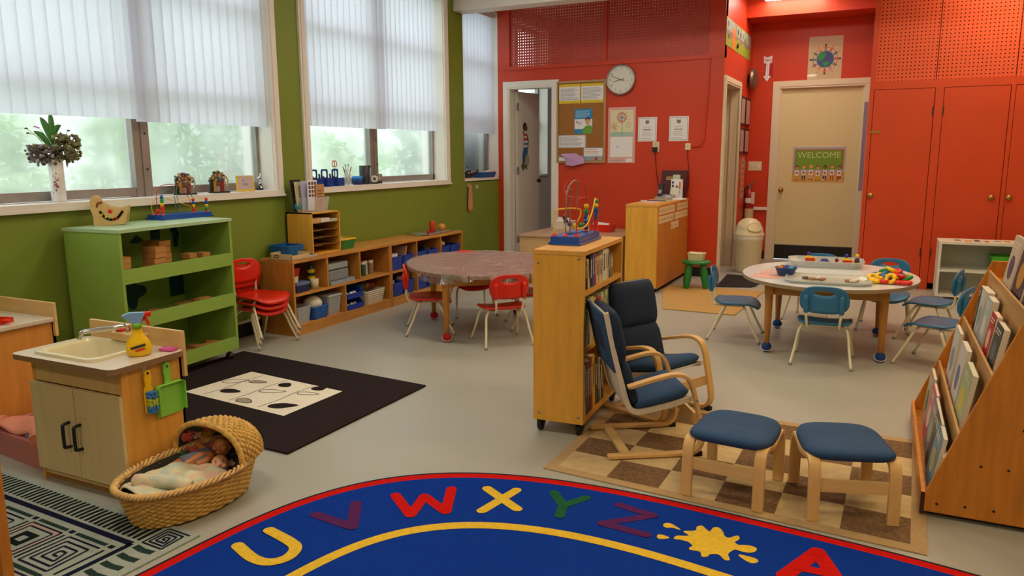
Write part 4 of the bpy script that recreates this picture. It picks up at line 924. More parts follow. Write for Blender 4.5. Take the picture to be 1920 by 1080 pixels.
# foil with cup, ball and gourd
M_FOIL = mat('foil', '#c6c9d2', .25, .7, bump=.8, bscale=35); q = MB()
q.grid(lambda u, v: (.06 + .24 * v + .012 * math.sin(11 * u + 3), 5.92 + .52 * u + .03 * math.sin(7 * v), .5475 + .006 * abs(math.sin(13 * u + 5 * v) * math.sin(9 * v + 3 * u))), 26, 14, M_FOIL); tag(q.build('foil_sheet'), 'crinkled silver sheet at the far end of the cubby shelf', 'foil')
q = MB(); q.lathe([(0, .10), (.026, .10), (.028, .096), (.034, 0), (.030, 0), (.024, .09), (0, .09)], mat('orange_red_cup', '#c63c14', .35), 20); q.solo('cup', 'upturned orange-red cup on the silver sheet', 'cup', (.17, 6.24, .5535))
q = MB(); q.ball((0, 0, 0), .018, mat('shiny_red', '#b8141c', .25), 12); q.solo('small_ball', 'small red ball on the silver sheet', 'ball', (.26, 6.02, .572))
t = thing('paper_pumpkin', 'small orange gourd on the silver sheet', 'gourd', (.185, 6.385, .553)); q = MB(); q.ball((0, 0, .034), .036, mat('gourd_orange', '#c98a34', .6), 20, sc=(1, 1, .92), fn=lambda p: 1 + .06 * abs(math.sin(4 * math.atan2(p.y, p.x)))); q.build('body', t)
q = MB(); q.tube([(0, 0, .064), (.008, .01, .074), (.02, .02, .07)], .005, mat('gourd_stem', '#8a5a24', .7), 6); q.build('stem', t)

# hooks and towel under the narrow window
def hook(y, z, label):
    q = MB(); q.box((0, -.008, -.02), (.005, .008, .02), C_WHITE).tube([(.004, 0, .008), (.02, 0, .004), (.024, 0, -.012), (.016, 0, -.018)], .004, C_WHITE, 6); q.solo('wall_hook', label, 'hook', (.0, y, z))
hook(7.26, .955, 'white wall hook holding the pink towel'); hook(7.45, .935, 'empty white wall hook beside the pink towel')
q = MB(); M_TOW = mat('pink_towel', '#c9876e', .95, bump=.3, bscale=300)
q.grid(lambda u, v: (.014 + .010 * math.sin(u * 9 + v) + .012 * (1 - v), 7.255 + (u - .5) * (.05 + .075 * v) + .02 * v, .962 - v * (.25 + .05 * (1 - abs(2 * u - 1)))), 16, 14, M_TOW); q.solo('hand_towel', 'pink hand towel hanging on the green wall', 'towel', bevel=0, solid=.006)

# ================================================================ ROLLING BOOKCASE
BCL = (2.77, 3.395, 0); BCR = .045
t = thing('bookcase', 'maple three-tier bookcase on black casters facing the armchairs', 'bookcase', BCL, BCR)
x0, x1, y0, y1 = -.12, .12, -.318, .318
for s in (-1, 1):
    q = MB(); q.box((x0, s * .309 - .009, .066), (x1, s * .309 + .009, .838), W_MAPLE)
    if s < 0:
        for (a, z) in ((-.095, .80), (.095, .825), (-.09, .10), (.10, .10)): q.lathe([(0, 0), (.006, 0), (.006, .003), (0, .004)], C_ALU, 10, T(a, y0, z) @ RX(PI / 2))
    q.build('side_panel', t)
MB().box((x0 - .001, y0 - .002, .838), (x1 + .001, y1 + .002, .857), W_MAPLEH).build('top', t)
MB().box((x0, y0 + .018, .066), (x0 + .008, y1 - .018, .838), W_MAPLE).build('back_panel', t)
for z, th in ((.066, .02), (.395, .02), (.655, .022)): MB().box((x0 + .008, y0 + .018, z), (x1, y1 - .018, z + th), W_MAPLEH).build('shelf_board', t)
for (x, y) in ((-.10, -.27), (.09, -.27), (-.10, .27), (.09, .27)):
    q = MB(); q.lathe([(.0, -.012), (.02, -.013), (.027, -.008), (.027, .008), (.02, .013), (0, .012)], C_BLACK, 18, T(x, y, .027) @ RY(PI / 2)); q.box((x - .016, y - .012, .030), (x + .016, y + .022, .058), C_BLACK).tube([(x, y, .045), (x, y, .066)], .006, C_ALU); q.build('caster', t)
BCM = T(*BCL) @ RZ(BCR)
def books(zs, y, lst, row):
    pl = 0.
    for i, (col, th, h, dp, ln, desc) in enumerate(lst):
        if ln > pl: y += h * (math.tan(ln) - max(0, math.tan(pl)))
        if pl < ln <= 0 and pl < 0: y += lst[i - 1][2] * (math.tan(-pl) - math.tan(-ln))
        pl = ln
        q = MB(); m = mat('book_%s' % col.strip('#'), col, .5); pg_ = mat('book_pages', '#d9d0bc', .8)
        q.box((0, -th / 2, 0), (.002, th / 2, h), m); q.box((-dp, -th / 2, 0), (0, -th / 2 + .0015, h), m); q.box((-dp, th / 2 - .0015, 0), (0, th / 2, h), m); q.box((-dp + .004, -th / 2 + .0015, .003), (0, th / 2 - .0015, h - .003), pg_)
        F = frame((.0022, 0, 0), (0, 0, -1), (0, 1, 0))
        ink = mat('spine_gold', '#cfc6a8', .6) if sum(lin(col)[:3]) < .9 else mat('spine_brown', '#5a4a3a', .6)
        q.lines(-h * .85, -th * .22, -h * .25, th * .22, 1, ink, F, .0005, .9)
        yy = y + th / 2
        p = BCM @ Vector((x1 - .012, yy, zs + .0008 + abs(math.sin(ln)) * th / 2)); o = q.solo('book', '%s, %s from the near end of the %s bookcase shelf' % (desc, ORD[i], row), 'book', p, BCR, 'books on the %s bookcase shelf' % row); del o['group']
        o.rotation_euler = (ln, 0, BCR); y += th / math.cos(ln) + .0015
books(.677, -.294, [('#1c1a18', .024, .118, .15, .0, 'thin black book'), ('#26211c', .022, .125, .15, .10, 'dark leaning book'), ('#d8c9a6', .020, .135, .15, .16, 'cream book leaning left'), ('#14233a', .038, .15, .15, .0, 'thick navy book'), ('#2358a0', .026, .15, .16, 0, 'bright blue book'), ('#b3181c', .030, .15, .16, 0, 'red book'), ('#cdbf98', .026, .128, .15, 0, 'cream paperback'), ('#b8a67a', .022, .128, .15, 0, 'tan paperback'), ('#d9ceb0', .026, .13, .15, 0, 'pale cream paperback'), ('#c3b68f', .022, .128, .15, 0, 'buff paperback'),
                     ('#dcd6c2', .050, .152, .16, 0, 'tall off-white book'), ('#e2dcd0', .026, .15, .15, 0, 'white book'), ('#b8b09a', .024, .145, .14, 0, 'grey-beige book'), ('#4a4a46', .024, .13, .14, 0, 'charcoal book'), ('#7a7448', .05, .115, .14, 0, 'olive patterned book')], 'top')
books(.4158, -.294, [('#d6d2b8', .016, .155, .16, -.20, 'off-white picture book'), ('#3f7f9c', .016, .16, .17, -.20, 'blue picture book leaning left'), ('#a9b454', .018, .165, .17, -.20, 'lime green picture book'), ('#e0d8c0', .016, .17, .17, -.20, 'cream picture book with dark trees'), ('#24324a', .02, .19, .17, -.12, 'dark blue-framed picture book'), ('#c6b890', .05, .215, .17, -.03, 'tall beige picture book'), ('#c8b848', .032, .205, .17, 0, 'mustard picture book'), ('#b5603a', .03, .18, .17, 0, 'rust picture book'), ('#8a4a3a', .03, .17, .17, 0, 'brown picture book'), ('#c8542a', .03, .19, .17, 0, 'orange picture book'), ('#cfd2c0', .026, .205, .17, 0, 'pale grey picture book'), ('#7a9a3e', .038, .205, .17, 0, 'leaf green picture book'), ('#c9cda4', .028, .21, .17, 0, 'pale green picture book')], 'middle')
books(.0868, -.294, [('#8d8474', .022, .235, .18, .03, 'grey-tan picture book'), ('#c2b79a', .016, .24, .18, .05, 'beige picture book'), ('#3d3a34', .022, .245, .18, .06, 'charcoal picture book'), ('#6b4a30', .024, .25, .18, .07, 'brown picture book'), ('#5a1f14', .026, .25, .18, .08, 'maroon picture book'), ('#a33022', .018, .25, .18, .08, 'brick red picture book'), ('#d9a41e', .042, .26, .19, .09, 'thick yellow picture book'), ('#2a2a2c', .03, .245, .18, .12, 'black picture book with white dots'), ('#48443c', .024, .235, .18, .15, 'dark grey picture book'), ('#a88a50', .02, .225, .18, .18, 'straw-coloured picture book'), ('#1b1b1e', .03, .215, .18, .22, 'black leaning picture book')], 'bottom')

# ================================================================ CHILD ARMCHAIRS
def armchair(label, loc, rz):
    """faces +y; bentwood cantilever frame, tall quilted cushion"""
    t = thing('child_armchair', label, 'armchair', loc, rz, 'bentwood child armchairs')
    for s in (-1, 1):
        q = MB(); x = s * .178
        P = catmull([(x, -.215, .012), (x, -.05, .012), (x, .10, .012), (x, .165, .022), (x, .192, .065), (x, .185, .13), (x, .160, .24), (x, .138, .315), (x, .105, .352), (x, .05, .358), (x, -.04, .338), (x, -.135, .312)], 6)
        q.band(P, .036, .016, (1, 0, 0), W_BENT); fr_ = q.build('side_frame', t, bevel=.003)
        q = MB()
        for (yy, zz) in ((.176, .165), (.158, .25), (-.13, .313)): q.lathe([(0, 0), (.006, 0), (.005, .004), (0, .005)], C_ALU, 10, T(x + s * .018, yy, zz) @ RY(s * PI / 2))
        q.build('bolt', fr_)
        q = MB(); q.box((x - .014, .165, 0), (x + .014, .192, .02), C_BLACK); q.build('rubber_foot', fr_)
    MB().box((-.165, -.155, .006), (.165, -.115, .020), W_BIRCHX).build('floor_stretcher', t)
    MB().box((-.165, .160, .135), (.165, .173, .182), W_BIRCHX).build('front_stretcher', t)
    # bent seat and back rails with the white woven back
    RP = catmull([(0, .150, .245), (0, .05, .218), (0, -.06, .196), (0, -.105, .200), (0, -.130, .235), (0, -.155, .32), (0, -.190, .45), (0, -.228, .625)], 7)
    for s in (-1, 1): q = MB(); q.band([p + Vector((s * .150, 0, 0)) for p in RP], .016, .022, (1, 0, 0), mat('cream_canvas', '#d2c8b2', .9)); q.build('seat_rail', t)
    wv = MB(); n = len(RP)
    wv.add([(sx * .145, p.y - .004, p.z) for p in RP for sx in (-1, 1)], [(2 * i, 2 * i + 1, 2 * i + 3, 2 * i + 2) for i in range(n - 1)], mat('white_webbing', '#cdc5b2', .9, bump=.3, bscale=200), True); wv.build('webbing', t, solid=.006)
    # cushion: swept rounded slab
    def slab(i0, i1, w_, th, m, name, off=.028, sq=.0):
        q = MB(); pts = RP[i0:i1]; k = len(pts); N = 28
        vs = []
        for i, p in enumerate(pts):
            d = (pts[min(i + 1, k - 1)] - pts[max(i - 1, 0)]).normalized(); nn = Vector((0, d.z, -d.y))
            if nn.z < 0 and abs(d.y) > abs(d.z): nn = -nn
            if abs(d.z) >= abs(d.y) and nn.y < 0: nn = -nn
            e = min(i, k - 1 - i); f = math.sqrt(max(.02, 1 - max(0, (1 - e / 3.5)) ** 2)) if e < 3.5 else 1
            fw_ = 1 - .12 * max(0, 1 - e / 4.) ** 2
            for j in range(N):
                a = 2 * PI * j / N; c, s_ = math.cos(a), math.sin(a)
                x = w_ / 2 * fw_ * math.copysign(abs(c) ** .45, c); h = th / 2 * f * math.copysign(abs(s_) ** .8, s_)
                vs.append(Vector((x, p.y, p.z)) + nn * (off + h))
        fs = [(i * N + j, i * N + (j + 1) % N, (i + 1) * N + (j + 1) % N, (i + 1) * N + j) for i in range(k - 1) for j in range(N)] + [tuple(range(N))[::-1], tuple(range((k - 1) * N, k * N))]
        q.add(vs, fs, m, True); return q.build(name, t)
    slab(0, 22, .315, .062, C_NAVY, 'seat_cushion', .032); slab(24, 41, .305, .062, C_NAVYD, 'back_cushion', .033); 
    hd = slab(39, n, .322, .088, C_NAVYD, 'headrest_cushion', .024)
    # hood of the headrest over the back of the frame
    q = MB(); pts = RP[38:]; q.add([(sx * .158, p.y - .016, p.z) for p in pts for sx in (-1, 1)], [(2 * i, 2 * i + 1, 2 * i + 3, 2 * i + 2) for i in range(len(pts) - 1)], C_NAVY, True); q.build('back_cover', t, solid=.006)
    return t
ac = armchair('bentwood child armchair with navy cushion turned side-on, next to the rolling bookcase', (3.175, 3.165, .005), face(.85, .53))
dup(ac, (3.10, 3.64, .0), face(.9, -.42), 'bentwood child armchair with tall navy back, the one behind the side-on armchair')

# ================================================================ FOOTSTOOLS
def footstool(label, loc, rz):
    t = thing('footstool', label, 'footstool', loc, rz, 'bentwood footstools')
    for s in (-1, 1):
        x = s * .132; q = MB()
        P = catmull([(x, -.158, 0), (x, -.156, .10), (x, -.152, .17), (x, -.135, .208), (x, -.095, .215), (x, 0, .198), (x, .095, .215), (x, .135, .208), (x, .152, .17), (x, .156, .10), (x, .158, 0)], 6)
        q.band(P, .040, .018, (1, 0, 0), W_BENT); q.build('side_frame', t, bevel=.003)
    for s in (-1, 1): MB().box((-.115, s * .150 - .007, .108), (.115, s * .150 + .007, .152), W_BIRCHX).build('stretcher', t)
    q = MB(); N, Mv = 44, 9
    def pad(u, v):
        a = 2 * PI * u; ph = (v - .5) * PI; c, s_ = math.cos(a), math.sin(a)
        k = max(0., math.cos(ph)) ** .35
        x = .152 * k * math.copysign(abs(c) ** .5, c); y = .162 * k * math.copysign(abs(s_) ** .5, s_)
        return (x, y, .228 + .028 * math.sin(ph) + .018 * (y / .16) ** 2 - .004)
    q.grid(pad, N, Mv, C_NAVY, cu=True); q.build('cushion', t)
    return t
fs_ = footstool('navy bentwood footstool, the left one beside the side-on armchair', (3.612, 2.843, .005), math.radians(-6))
dup(fs_, (3.99, 2.875, .005), math.radians(17), 'navy bentwood footstool, the right one next to the sloping book rack')

# ================================================================ SLOPING BOOK RACK
t = thing('book_rack', 'sloping orange-pine display rack of picture books at the right edge', 'book rack', (0, 0, 0))
YN, YF, SL = 2.905, 4.0, .37
def slx(z): return 4.262 + SL * (z - .09)
PR = [(4.262, .022), (4.262, .09), (slx(.79), .79), (4.612, .79), (4.70, .022)]
PX = frame((0, 0, 0), (1, 0, 0), (0, 0, 1))
bolts = mat('bolt_dark', '#2a1c12', .5)
for y, nm_ in ((YN, 'n'), (YF, 'f')):
    q = MB(); q.prism([(p[0], p[1]) for p in PR] if nm_ == 'f' else [(4.262, .022), (4.262, .09), (slx(.79), .79), (4.66, .79), (5.05, .79), (5.05, .022)], -.009, .009, W_PINE, T(0, y, 0) @ PX @ Matrix.Identity(4))
    if nm_ == 'n':
        for (a, z) in ((4.30, .055), (4.385, .06), (4.47, .062), (4.42, .215), (4.50, .215), (4.53, .36), (4.58, .07)): q.disc((a, z), .005, bolts, T(0, y - .0095, 0) @ PX, .0, 10)
    q.build('side_panel', t)
LIP = .10
q = MB(); q.box((4.250, YN - .009, .012), (4.262, YF + .009, .092), W_PINE); q.build('front_lip', t)
q = MB(); q.box((4.249, YN - .0095, .012), (4.262, YN + .006, .091), mat('dark_wood_end', '#3a1c14', .5)); q.build('lip_end', t)
q = MB(); q.box((4.27, YN + .04, 0), (4.69, YF - .03, .022), C_DARK); q.build('plinth', t)
tiers = [(4.262, .055, .31), (4.343, .275, .53), (4.425, .495, .75)]
for (x, z, zt_) in tiers:
    q = MB(); q.box((x + .002, YN + .009, z - .012), (x + .088, YF - .009, z), W_PINE); q.build('ledge', t)
    q = MB(); q.add([(x + .075, YN + .009, z), (x + .083, YN + .009, zt_), (x + .092, YN + .009, zt_), (x + .09, YN + .009, z), (x + .075, YF - .009, z), (x + .083, YF - .009, zt_), (x + .092, YF - .009, zt_), (x + .09, YF - .009, z)], [(0, 1, 2, 3), (7, 6, 5, 4), (0, 4, 5, 1), (1, 5, 6, 2), (2, 6, 7, 3)], wood('rack_step', '#b98a50', .12, (1, .12, 1))); q.build('step_board', t)
MB().box((4.507, YN + .009, .70), (4.60, YF - .009, .715), W_PINE).build('ledge', t)
MB().box((4.60, YN + .009, .022), (4.612, YF - .009, .79), W_PINE).build('back_panel', t)
def cover(x, z, y, w_, h, col, ti, desc, th=.010, tilt=.16, art=None, rzz=0.):
    q = MB(); m = mat('cover_' + col.strip('#'), col, .35); q.box((0, -w_ / 2, 0), (th, w_ / 2, h), mat('book_pages', '#d9d0bc', .8)).box((-.0015, -w_ / 2, 0), (0, w_ / 2, h + .002), m).box((th, -w_ / 2, 0), (th + .0015, w_ / 2, h + .002), m)
    F = frame((-.0018, 0, 0), (0, -1, 0), (0, 0, 1)); c2 = mat('cover_art_' + (art or '#8a7a5a').strip('#'), art or '#8a7a5a', .5)
    q.disc((0, h * .45), w_ * .28, c2, F, .0003, 18, h * .22); q.lines(-w_ * .38, h * .78, w_ * .38, h * .92, 2, mat('cover_title', '#e6dfc8', .5), F, .0004, .5)
    o = q.solo('picture_book', desc + ', ' + ti, 'book', (x, y, z)); o.rotation_euler = (0, tilt, rzz); return o
T1, T2, T3, T4 = 'bottom tier of the sloping rack', 'second tier of the sloping rack', 'third tier of the sloping rack', 'top tier of the sloping rack'
cover(4.292, .057, 3.80, .20, .235, '#b8a58a', T1, 'pale picture book farthest from the camera', art='#5a6a4a', tilt=.1)
cover(4.287, .057, 3.58, .19, .225, '#c8506a', T1, 'pink picture book', art='#d8c4b0', tilt=.12)
cover(4.284, .057, 3.40, .20, .215, '#6d7a80', T1, 'grey-blue picture book', art='#9aa690', tilt=.13)
cover(4.280, .057, 3.22, .19, .22, '#1b1b1d', T1, 'black picture book', art='#34343a', tilt=.14)
cover(4.276, .057, 3.07, .20, .215, '#3f7f9c', T1, 'teal picture book', art='#a8a060', tilt=.15, th=.014)
cover(4.285, .057, 2.995, .13, .16, '#b8a88c', T1, 'small beige picture book nearest the camera', art='#6a5a4a', tilt=.15, th=.014)
cover(4.366, .277, 3.72, .20, .245, '#cfd3d0', T2, 'white picture book with curled corner', art='#8a9aa0', tilt=.1)
cover(4.362, .277, 3.42, .19, .24, '#d9d7da', T2, 'pale lilac picture book', art='#6f7f98', tilt=.12, th=.014)
cover(4.358, .277, 3.16, .22, .215, '#a9bb8c', T2, 'green and yellow picture book', art='#d6c24a', tilt=.14, th=.016)
cover(4.452, .497, 3.83, .06, .20, '#1f2124', T3, 'black-spined picture book farthest from the camera', tilt=.1, th=.03)
cover(4.448, .497, 3.70, .13, .205, '#bcc8c8', T3, 'pale grey-blue picture book', art='#8fa0a0', tilt=.12, th=.028)
cover(4.446, .497, 3.52, .14, .20, '#a9c0c8', T3, 'light blue picture book', art='#d8d8c8', tilt=.13, th=.022)
cover(4.443, .497, 3.32, .13, .175, '#b7232a', T3, 'red picture book', art='#e0b0a0', tilt=.14, th=.018)
cover(4.440, .497, 3.13, .16, .17, '#30363a', T3, 'dark picture book', art='#5a6468', tilt=.15, th=.02)
cover(4.525, .7155, 3.60, .20, .225, '#cbbfa8', T4, 'cream picture book with purple picture', art='#5a4a6a', tilt=.16)
cover(4.521, .7155, 3.33, .22, .24, '#2f2440', T4, 'dark purple picture book with golden shape', art='#c08a30', tilt=.17, th=.014)
cover(4.520, .7155, 3.07, .20, .23, '#3a3a2e', T4, 'olive picture book nearest the camera', art='#7a7a5a', tilt=.17, th=.014)

# ================================================================ PLAY SINK
M_CTR = mat('speckled_counter', '#d0c3ac', .35, var=.04, vscale=120); M_CTRE = mat('counter_edge_brown', '#8a6a4a', .5); M_BASIN = mat('cream_basin', '#ddd4ae', .3, coat=.2)
W_SINK = wood('sink_birch', '#cfae74', .08); W_SINKS = wood('sink_side_birch', '#dda248', .12)
t = thing('play_sink', 'wooden play sink cabinet with cream basin beside the wicker cradle', 'play kitchen', (0, 0, 0))
X0, X1, Y0, Y1 = 1.095, 1.615, 1.765, 2.03
q = MB(); q.box((X1 - .014, Y0, 0), (X1, Y1, .508), W_SINKS).box((X0, Y0, 0), (X0 + .014, Y1, .508), W_SINKS).box((X0, Y1 - .01, 0), (X1, Y1, .508), W_SINK).box((X0 + .014, Y0 + .004, .415), (X1 - .014, Y0 + .014, .508), W_SINK).box((X0 + .014, Y0 + .004, .03), (X1 - .014, Y1 - .01, .045), W_SINK).box((X0 + .012, Y0 + .02, 0), (X1 - .012, Y0 + .03, .055), wood('sink_toe', '#9a7440', .1)); q.build('cabinet', t)
xm = 1.353
for (a, b_, hx) in ((X0 + .001, xm - .002, xm - .04), (xm + .002, X1 - .002, xm + .025)):
    q = MB(); q.box((a, Y0 - .014, .057), (b_, Y0 + .002, .412), wood('sink_door_birch', '#d6c190', .05)); d = q.build('door', t)
    q = MB(); q.tube(catmull([(hx, Y0 - .014, .275), (hx, Y0 - .038, .272), (hx, Y0 - .042, .262), (hx, Y0 - .042, .192), (hx, Y0 - .038, .182), (hx, Y0 - .014, .179)], 5), .0065, C_BLACK, 8); q.build('handle', d)
# counter with an opening for the basin
BX0, BX1, BY0, BY1 = 1.150, 1.470, 1.760, 1.985
o_ = rrect(X0 - .03, Y0 - .06, X1 + .03, Y1, .03, 6); i_ = rrect(BX0, BY0, BX1, BY1, .04, 6)
q = MB(); n = len(o_)
q.ribbon(o_, i_, M_CTR, FL, .530); q.add([(p[0], p[1], .53) for p in o_] + [(p[0], p[1], .509) for p in o_], [(i, n + i, n + (i + 1) % n, (i + 1) % n) for i in range(n)], M_CTRE); q.ribbon(i_, o_, M_CTRE, FL, .509); q.build('countertop', t)
q = MB(); lv = [(rrect(BX0 - .022, BY0 - .02, BX1 + .022, BY1 + .022, .05, 6), .5305), (rrect(BX0 - .020, BY0 - .018, BX1 + .020, BY1 + .020, .05, 6), .540), (rrect(BX0 - .002, BY0 - .002, BX1 + .002, BY1 + .002, .045, 6), .541), (rrect(BX0 + .004, BY0 + .004, BX1 - .004, BY1 - .004, .045, 6), .530), (rrect(BX0 + .03, BY0 + .03, BX1 - .03, BY1 - .03, .05, 6), .435), (rrect(BX0 + .05, BY0 + .05, BX1 - .05, BY1 - .05, .04, 6), .430)]
for (A, za), (B, zb_) in zip(lv, lv[1:]): q.add([(p[0], p[1], za) for p in A] + [(p[0], p[1], zb_) for p in B], [(i, (i + 1) % n, n + (i + 1) % n, n + i) for i in range(n)], M_BASIN, True)
q.poly(lv[-1][0], M_BASIN, FL, .430); q.build('basin', t)
q = MB(); q.box((X0 - .012, Y1, .42), (X1 + .015, Y1 + .015, .603), W_BIRCHX); q.build('backsplash', t, bevel=.002)
q = MB(); q.box((1.285, Y1 - .055, .545), (1.445, Y1, .580), W_BIRCHX); fb = q.build('tap_block', t, bevel=.006)
q = MB(); q.tube(catmull([(1.365, Y1 - .03, .58), (1.365, Y1 - .03, .60), (1.362, Y1 - .045, .610), (1.345, Y1 - .075, .606), (1.285, Y1 - .135, .600), (1.262, Y1 - .155, .594), (1.252, Y1 - .165, .570)], 6), .0095, C_CHROME, 12); q.build('spout', fb)
for x in (1.315, 1.415): q = MB(); q.lathe([(0, 0), (.018, 0), (.020, .006), (.016, .013), (.006, .015), (0, .015)], C_REDPL, 18, T(x, Y1 - .028, .58)); q.build('tap_knob', fb)
for (y, z) in ((1.862, .49), (1.948, .495)):
    q = MB(); q.box((X1, y - .009, z - .012), (X1 + .004, y + .009, z + .012), C_WHITE).box((X1, y - .004, z - .012), (X1 + .014, y + .004, z - .006), C_WHITE).box((X1 + .011, y - .004, z - .012), (X1 + .014, y + .004, z), C_WHITE); q.build('hook', t)
# spray bottle
t = thing('toy_spray_bottle', 'yellow toy spray bottle with blue head and red trigger on the play sink', 'toy', (1.555, 1.895, .5305), .92)
q = MB(); q.lathe([(0, 0), (.033, 0), (.042, .006), (.045, .03), (.040, .055), (.022, .08), (.016, .10), (.015, .108), (0, .108)], C_YELPL, 24, sx=1., sy=.62)
q.build('bottle', t)
q = MB(); q.lathe([(0, .106), (.017, .106), (.018, .124), (.015, .126), (0, .126)], mat('lime_collar', '#7fbf2a', .35), 18, sy=.9); q.build('collar', t)
q = MB(); q.prism([(-.05, .158), (-.012, .124), (.014, .124), (.022, .145), (.032, .165), (-.022, .168)], -.012, .012, mat('spray_head_blue', '#7fa6d0', .35), RX(PI / 2)); q.build('head', t, bevel=.003)
q = MB(); q.box((.026, -.012, .148), (.052, .012, .166), C_REDPL); q.build('nozzle', t, bevel=.004)
q = MB(); q.tube(catmull([(.012, 0, .128), (.026, 0, .143), (.034, 0, .135), (.042, 0, .115)], 5), .006, C_REDPL, 8); q.build('trigger', t)
q = MB(); F = frame((0, -.0287, .03), (.97, 0, .22), (-.22, 0, .97)); q.rect(-.026, .006, .026, .016, C_INKD, F, .001); q.rect(-.016, -.008, .022, .002, mat('label_peach', '#d88a4a', .5), F, .001); q.rect(-.012, -.006, .018, .0, C_REDPL, F, .0016); q.build('printed_label', t)
# brush and dustpan on the side
t = thing('hand_brush', 'yellow hand brush with blue bristles hanging on the play sink side', 'brush', (1.6162, 1.862, .49))
BF = frame((.012, 0, 0), (0, 1, 0), (0, 0, 1))
q = MB(); hl = [(-.010, 0), (.012, 0), (.016, -.03), (.010, -.06), (.018, -.078), (.018, -.165), (-.016, -.165), (-.018, -.078), (-.010, -.06), (-.014, -.03)]
q.prism(hl, -.004, .004, C_YELPL, BF); q.disc((.001, -.012), .005, C_DARK, BF, .0045); q.build('handle', t, bevel=.003)
q = MB()
for i in range(9):
    for j in range(3):
        m = C_BLUEPL if (i < 3 or i > 5) else mat('bristle_lime', '#b5c43a', .6); m = mat('bristle_blue', '#3a7fc0', .6) if m is C_BLUEPL else m
        p = Vector((.016, -.012 + j * .012, -.085 - i * .009)); q.tube([p, p + Vector((.022, R.uniform(-.004, .008), R.uniform(-.006, .003)))], [.005, .006], m, 6)
q.build('bristles', t)
t = thing('dustpan', 'lime green toy dustpan hanging on the play sink side', 'dustpan', (1.6162, 1.948, .495)); M_LIME = mat('lime_plastic', '#86cf4a', .35, coat=.2)
BF = frame((.012, 0, 0), (0, 1, 0), (0, 0, 1))
q = MB(); hd_ = [(-.012, .0), (.0, .006), (.014, 0), (.018, -.03), (.014, -.06), (.02, -.078), (-.014, -.078), (-.010, -.06), (-.016, -.03)]; q.prism(hd_, -.004, .004, M_LIME, BF); q.disc((.001, -.012), .006, mat('lime_hole', '#3f6a20', .6), BF, .0045); q.build('handle', t, bevel=.003)
q = MB(); pn = rrect(-.055, -.205, .068, -.078, .014, 5); q.prism(pn, -.004, .0, M_LIME, BF); n = len(pn)
for i in range(n):
    a, b_ = pn[i], pn[(i + 1) % n]
    if min(a[1], b_[1]) < -.198 and max(a[1], b_[1]) < -.19: continue
    q.prism([a, b_, (b_[0] * .95 + .0003, b_[1] * .985 - .002), (a[0] * .95 + .0003, a[1] * .985 - .002)], 0, .020, M_LIME, BF)
q.build('pan', t)
q = MB(); q.box((-.03, -.02, 0), (.03, .02, .012), mat('hot_pink_sponge', '#d05a9a', .8)); q.solo('toy_sponge', 'pink sponge behind the yellow spray bottle', 'sponge', (1.592, 1.995, .5305), .2, bevel=.004)

# ================================================================ PLAY STOVE (left edge)
t = thing('play_stove', 'wooden play stove with tan side panel cut by the left edge', 'play kitchen', (0, 0, 0))
W_STV = wood('stove_side', '#d08c3e', .12)
q = MB(); q.box((.545, 1.83, 0), (.56, 2.215, .51), W_STV).box((.05, 1.83, 0), (.065, 2.215, .51), W_STV).box((.05, 2.20, 0), (.56, 2.215, .51), W_STV).box((.06, 1.835, .02), (.55, 1.845, .50), W_SINK); q.build('cabinet', t)
q = MB(); q.box((.03, 1.79, .51), (.575, 2.205, .531), M_CTR); q.build('countertop', t, bevel=.004)
q = MB(); q.box((.03, 2.205, .44), (.578, 2.22, .60), W_BIRCHX); q.build('backsplash', t, bevel=.002)
t = thing('toy_pan', 'red rectangular toy pan on the play stove', 'toy', (.44, 1.985, .5315), .3); q = MB(); q.box((-.08, -.06, 0), (.08, .06, .006), C_REDPL).box((-.08, -.06, .006), (-.074, .06, .022), C_REDPL).box((.074, -.06, .006), (.08, .06, .022), C_REDPL).box((-.08, -.06, .006), (.08, -.054, .022), C_REDPL).box((-.08, .054, .006), (.08, .06, .022), C_REDPL); q.build('pan_body', t)
q = MB(); q.box((.08, -.012, .012), (.115, .012, .020), C_REDPL); q.build('handle', t)

# ================================================================ PINK DOLL BED between stove and sink
t = thing('doll_bed', 'pink plastic doll bed on the floor behind the play sink', 'doll bed', (.83, 1.975, 0), -.10)
M_PNK = mat('doll_bed_pink', '#c67a78', .45); a, b_ = .245, .155
o1 = rrect(-a + .02, -b_ + .01, a - .02, b_ - .01, .05, 5); o2 = rrect(-a, -b_, a, b_, .05, 5); o3 = rrect(-a + .03, -b_ + .03, a - .03, b_ - .03, .04, 5); n = len(o1); q = MB()
for (A, za), (B, zb_) in zip([(o1, 0), (o2, .095), (o2, .115), (o3, .115)], [(o2, .095), (o2, .115), (o3, .115), (o3, .04)]): q.add([(p[0], p[1], za) for p in A] + [(p[0], p[1], zb_) for p in B], [(i, (i + 1) % n, n + (i + 1) % n, n + i) for i in range(n)], M_PNK, True)
q.poly(o3, M_PNK, FL, .04); q.build('tub', t)
q = MB(); q.box((-a + .03, b_ - .03, .11), (a - .03, b_ - .012, .20), M_PNK); q.build('headboard', t, bevel=.006)
t2 = thing('doll_clothes', 'salmon doll garment spilling over the pink doll bed', 'doll clothes', (.80, 1.93, .118)); M_SALM = mat('salmon_fleece', '#dc8f78', .95, bump=.3, bscale=200)
q = MB(); q.grid(lambda u, v: (-.16 + .34 * u, -.10 + .17 * v, .012 + .035 * math.sin(PI * u) * math.sin(PI * v) + .012 * math.sin(9 * u + 4 * v)), 20, 12, M_SALM); q.build('bodice', t2, solid=.008)
q = MB(); q.tube(catmull([(-.13, -.05, .02), (-.20, -.10, .012), (-.22, -.14, -.02)], 6), [.03 - .0005 * i for i in range(13)], M_SALM, 10); q.build('sleeve', t2)
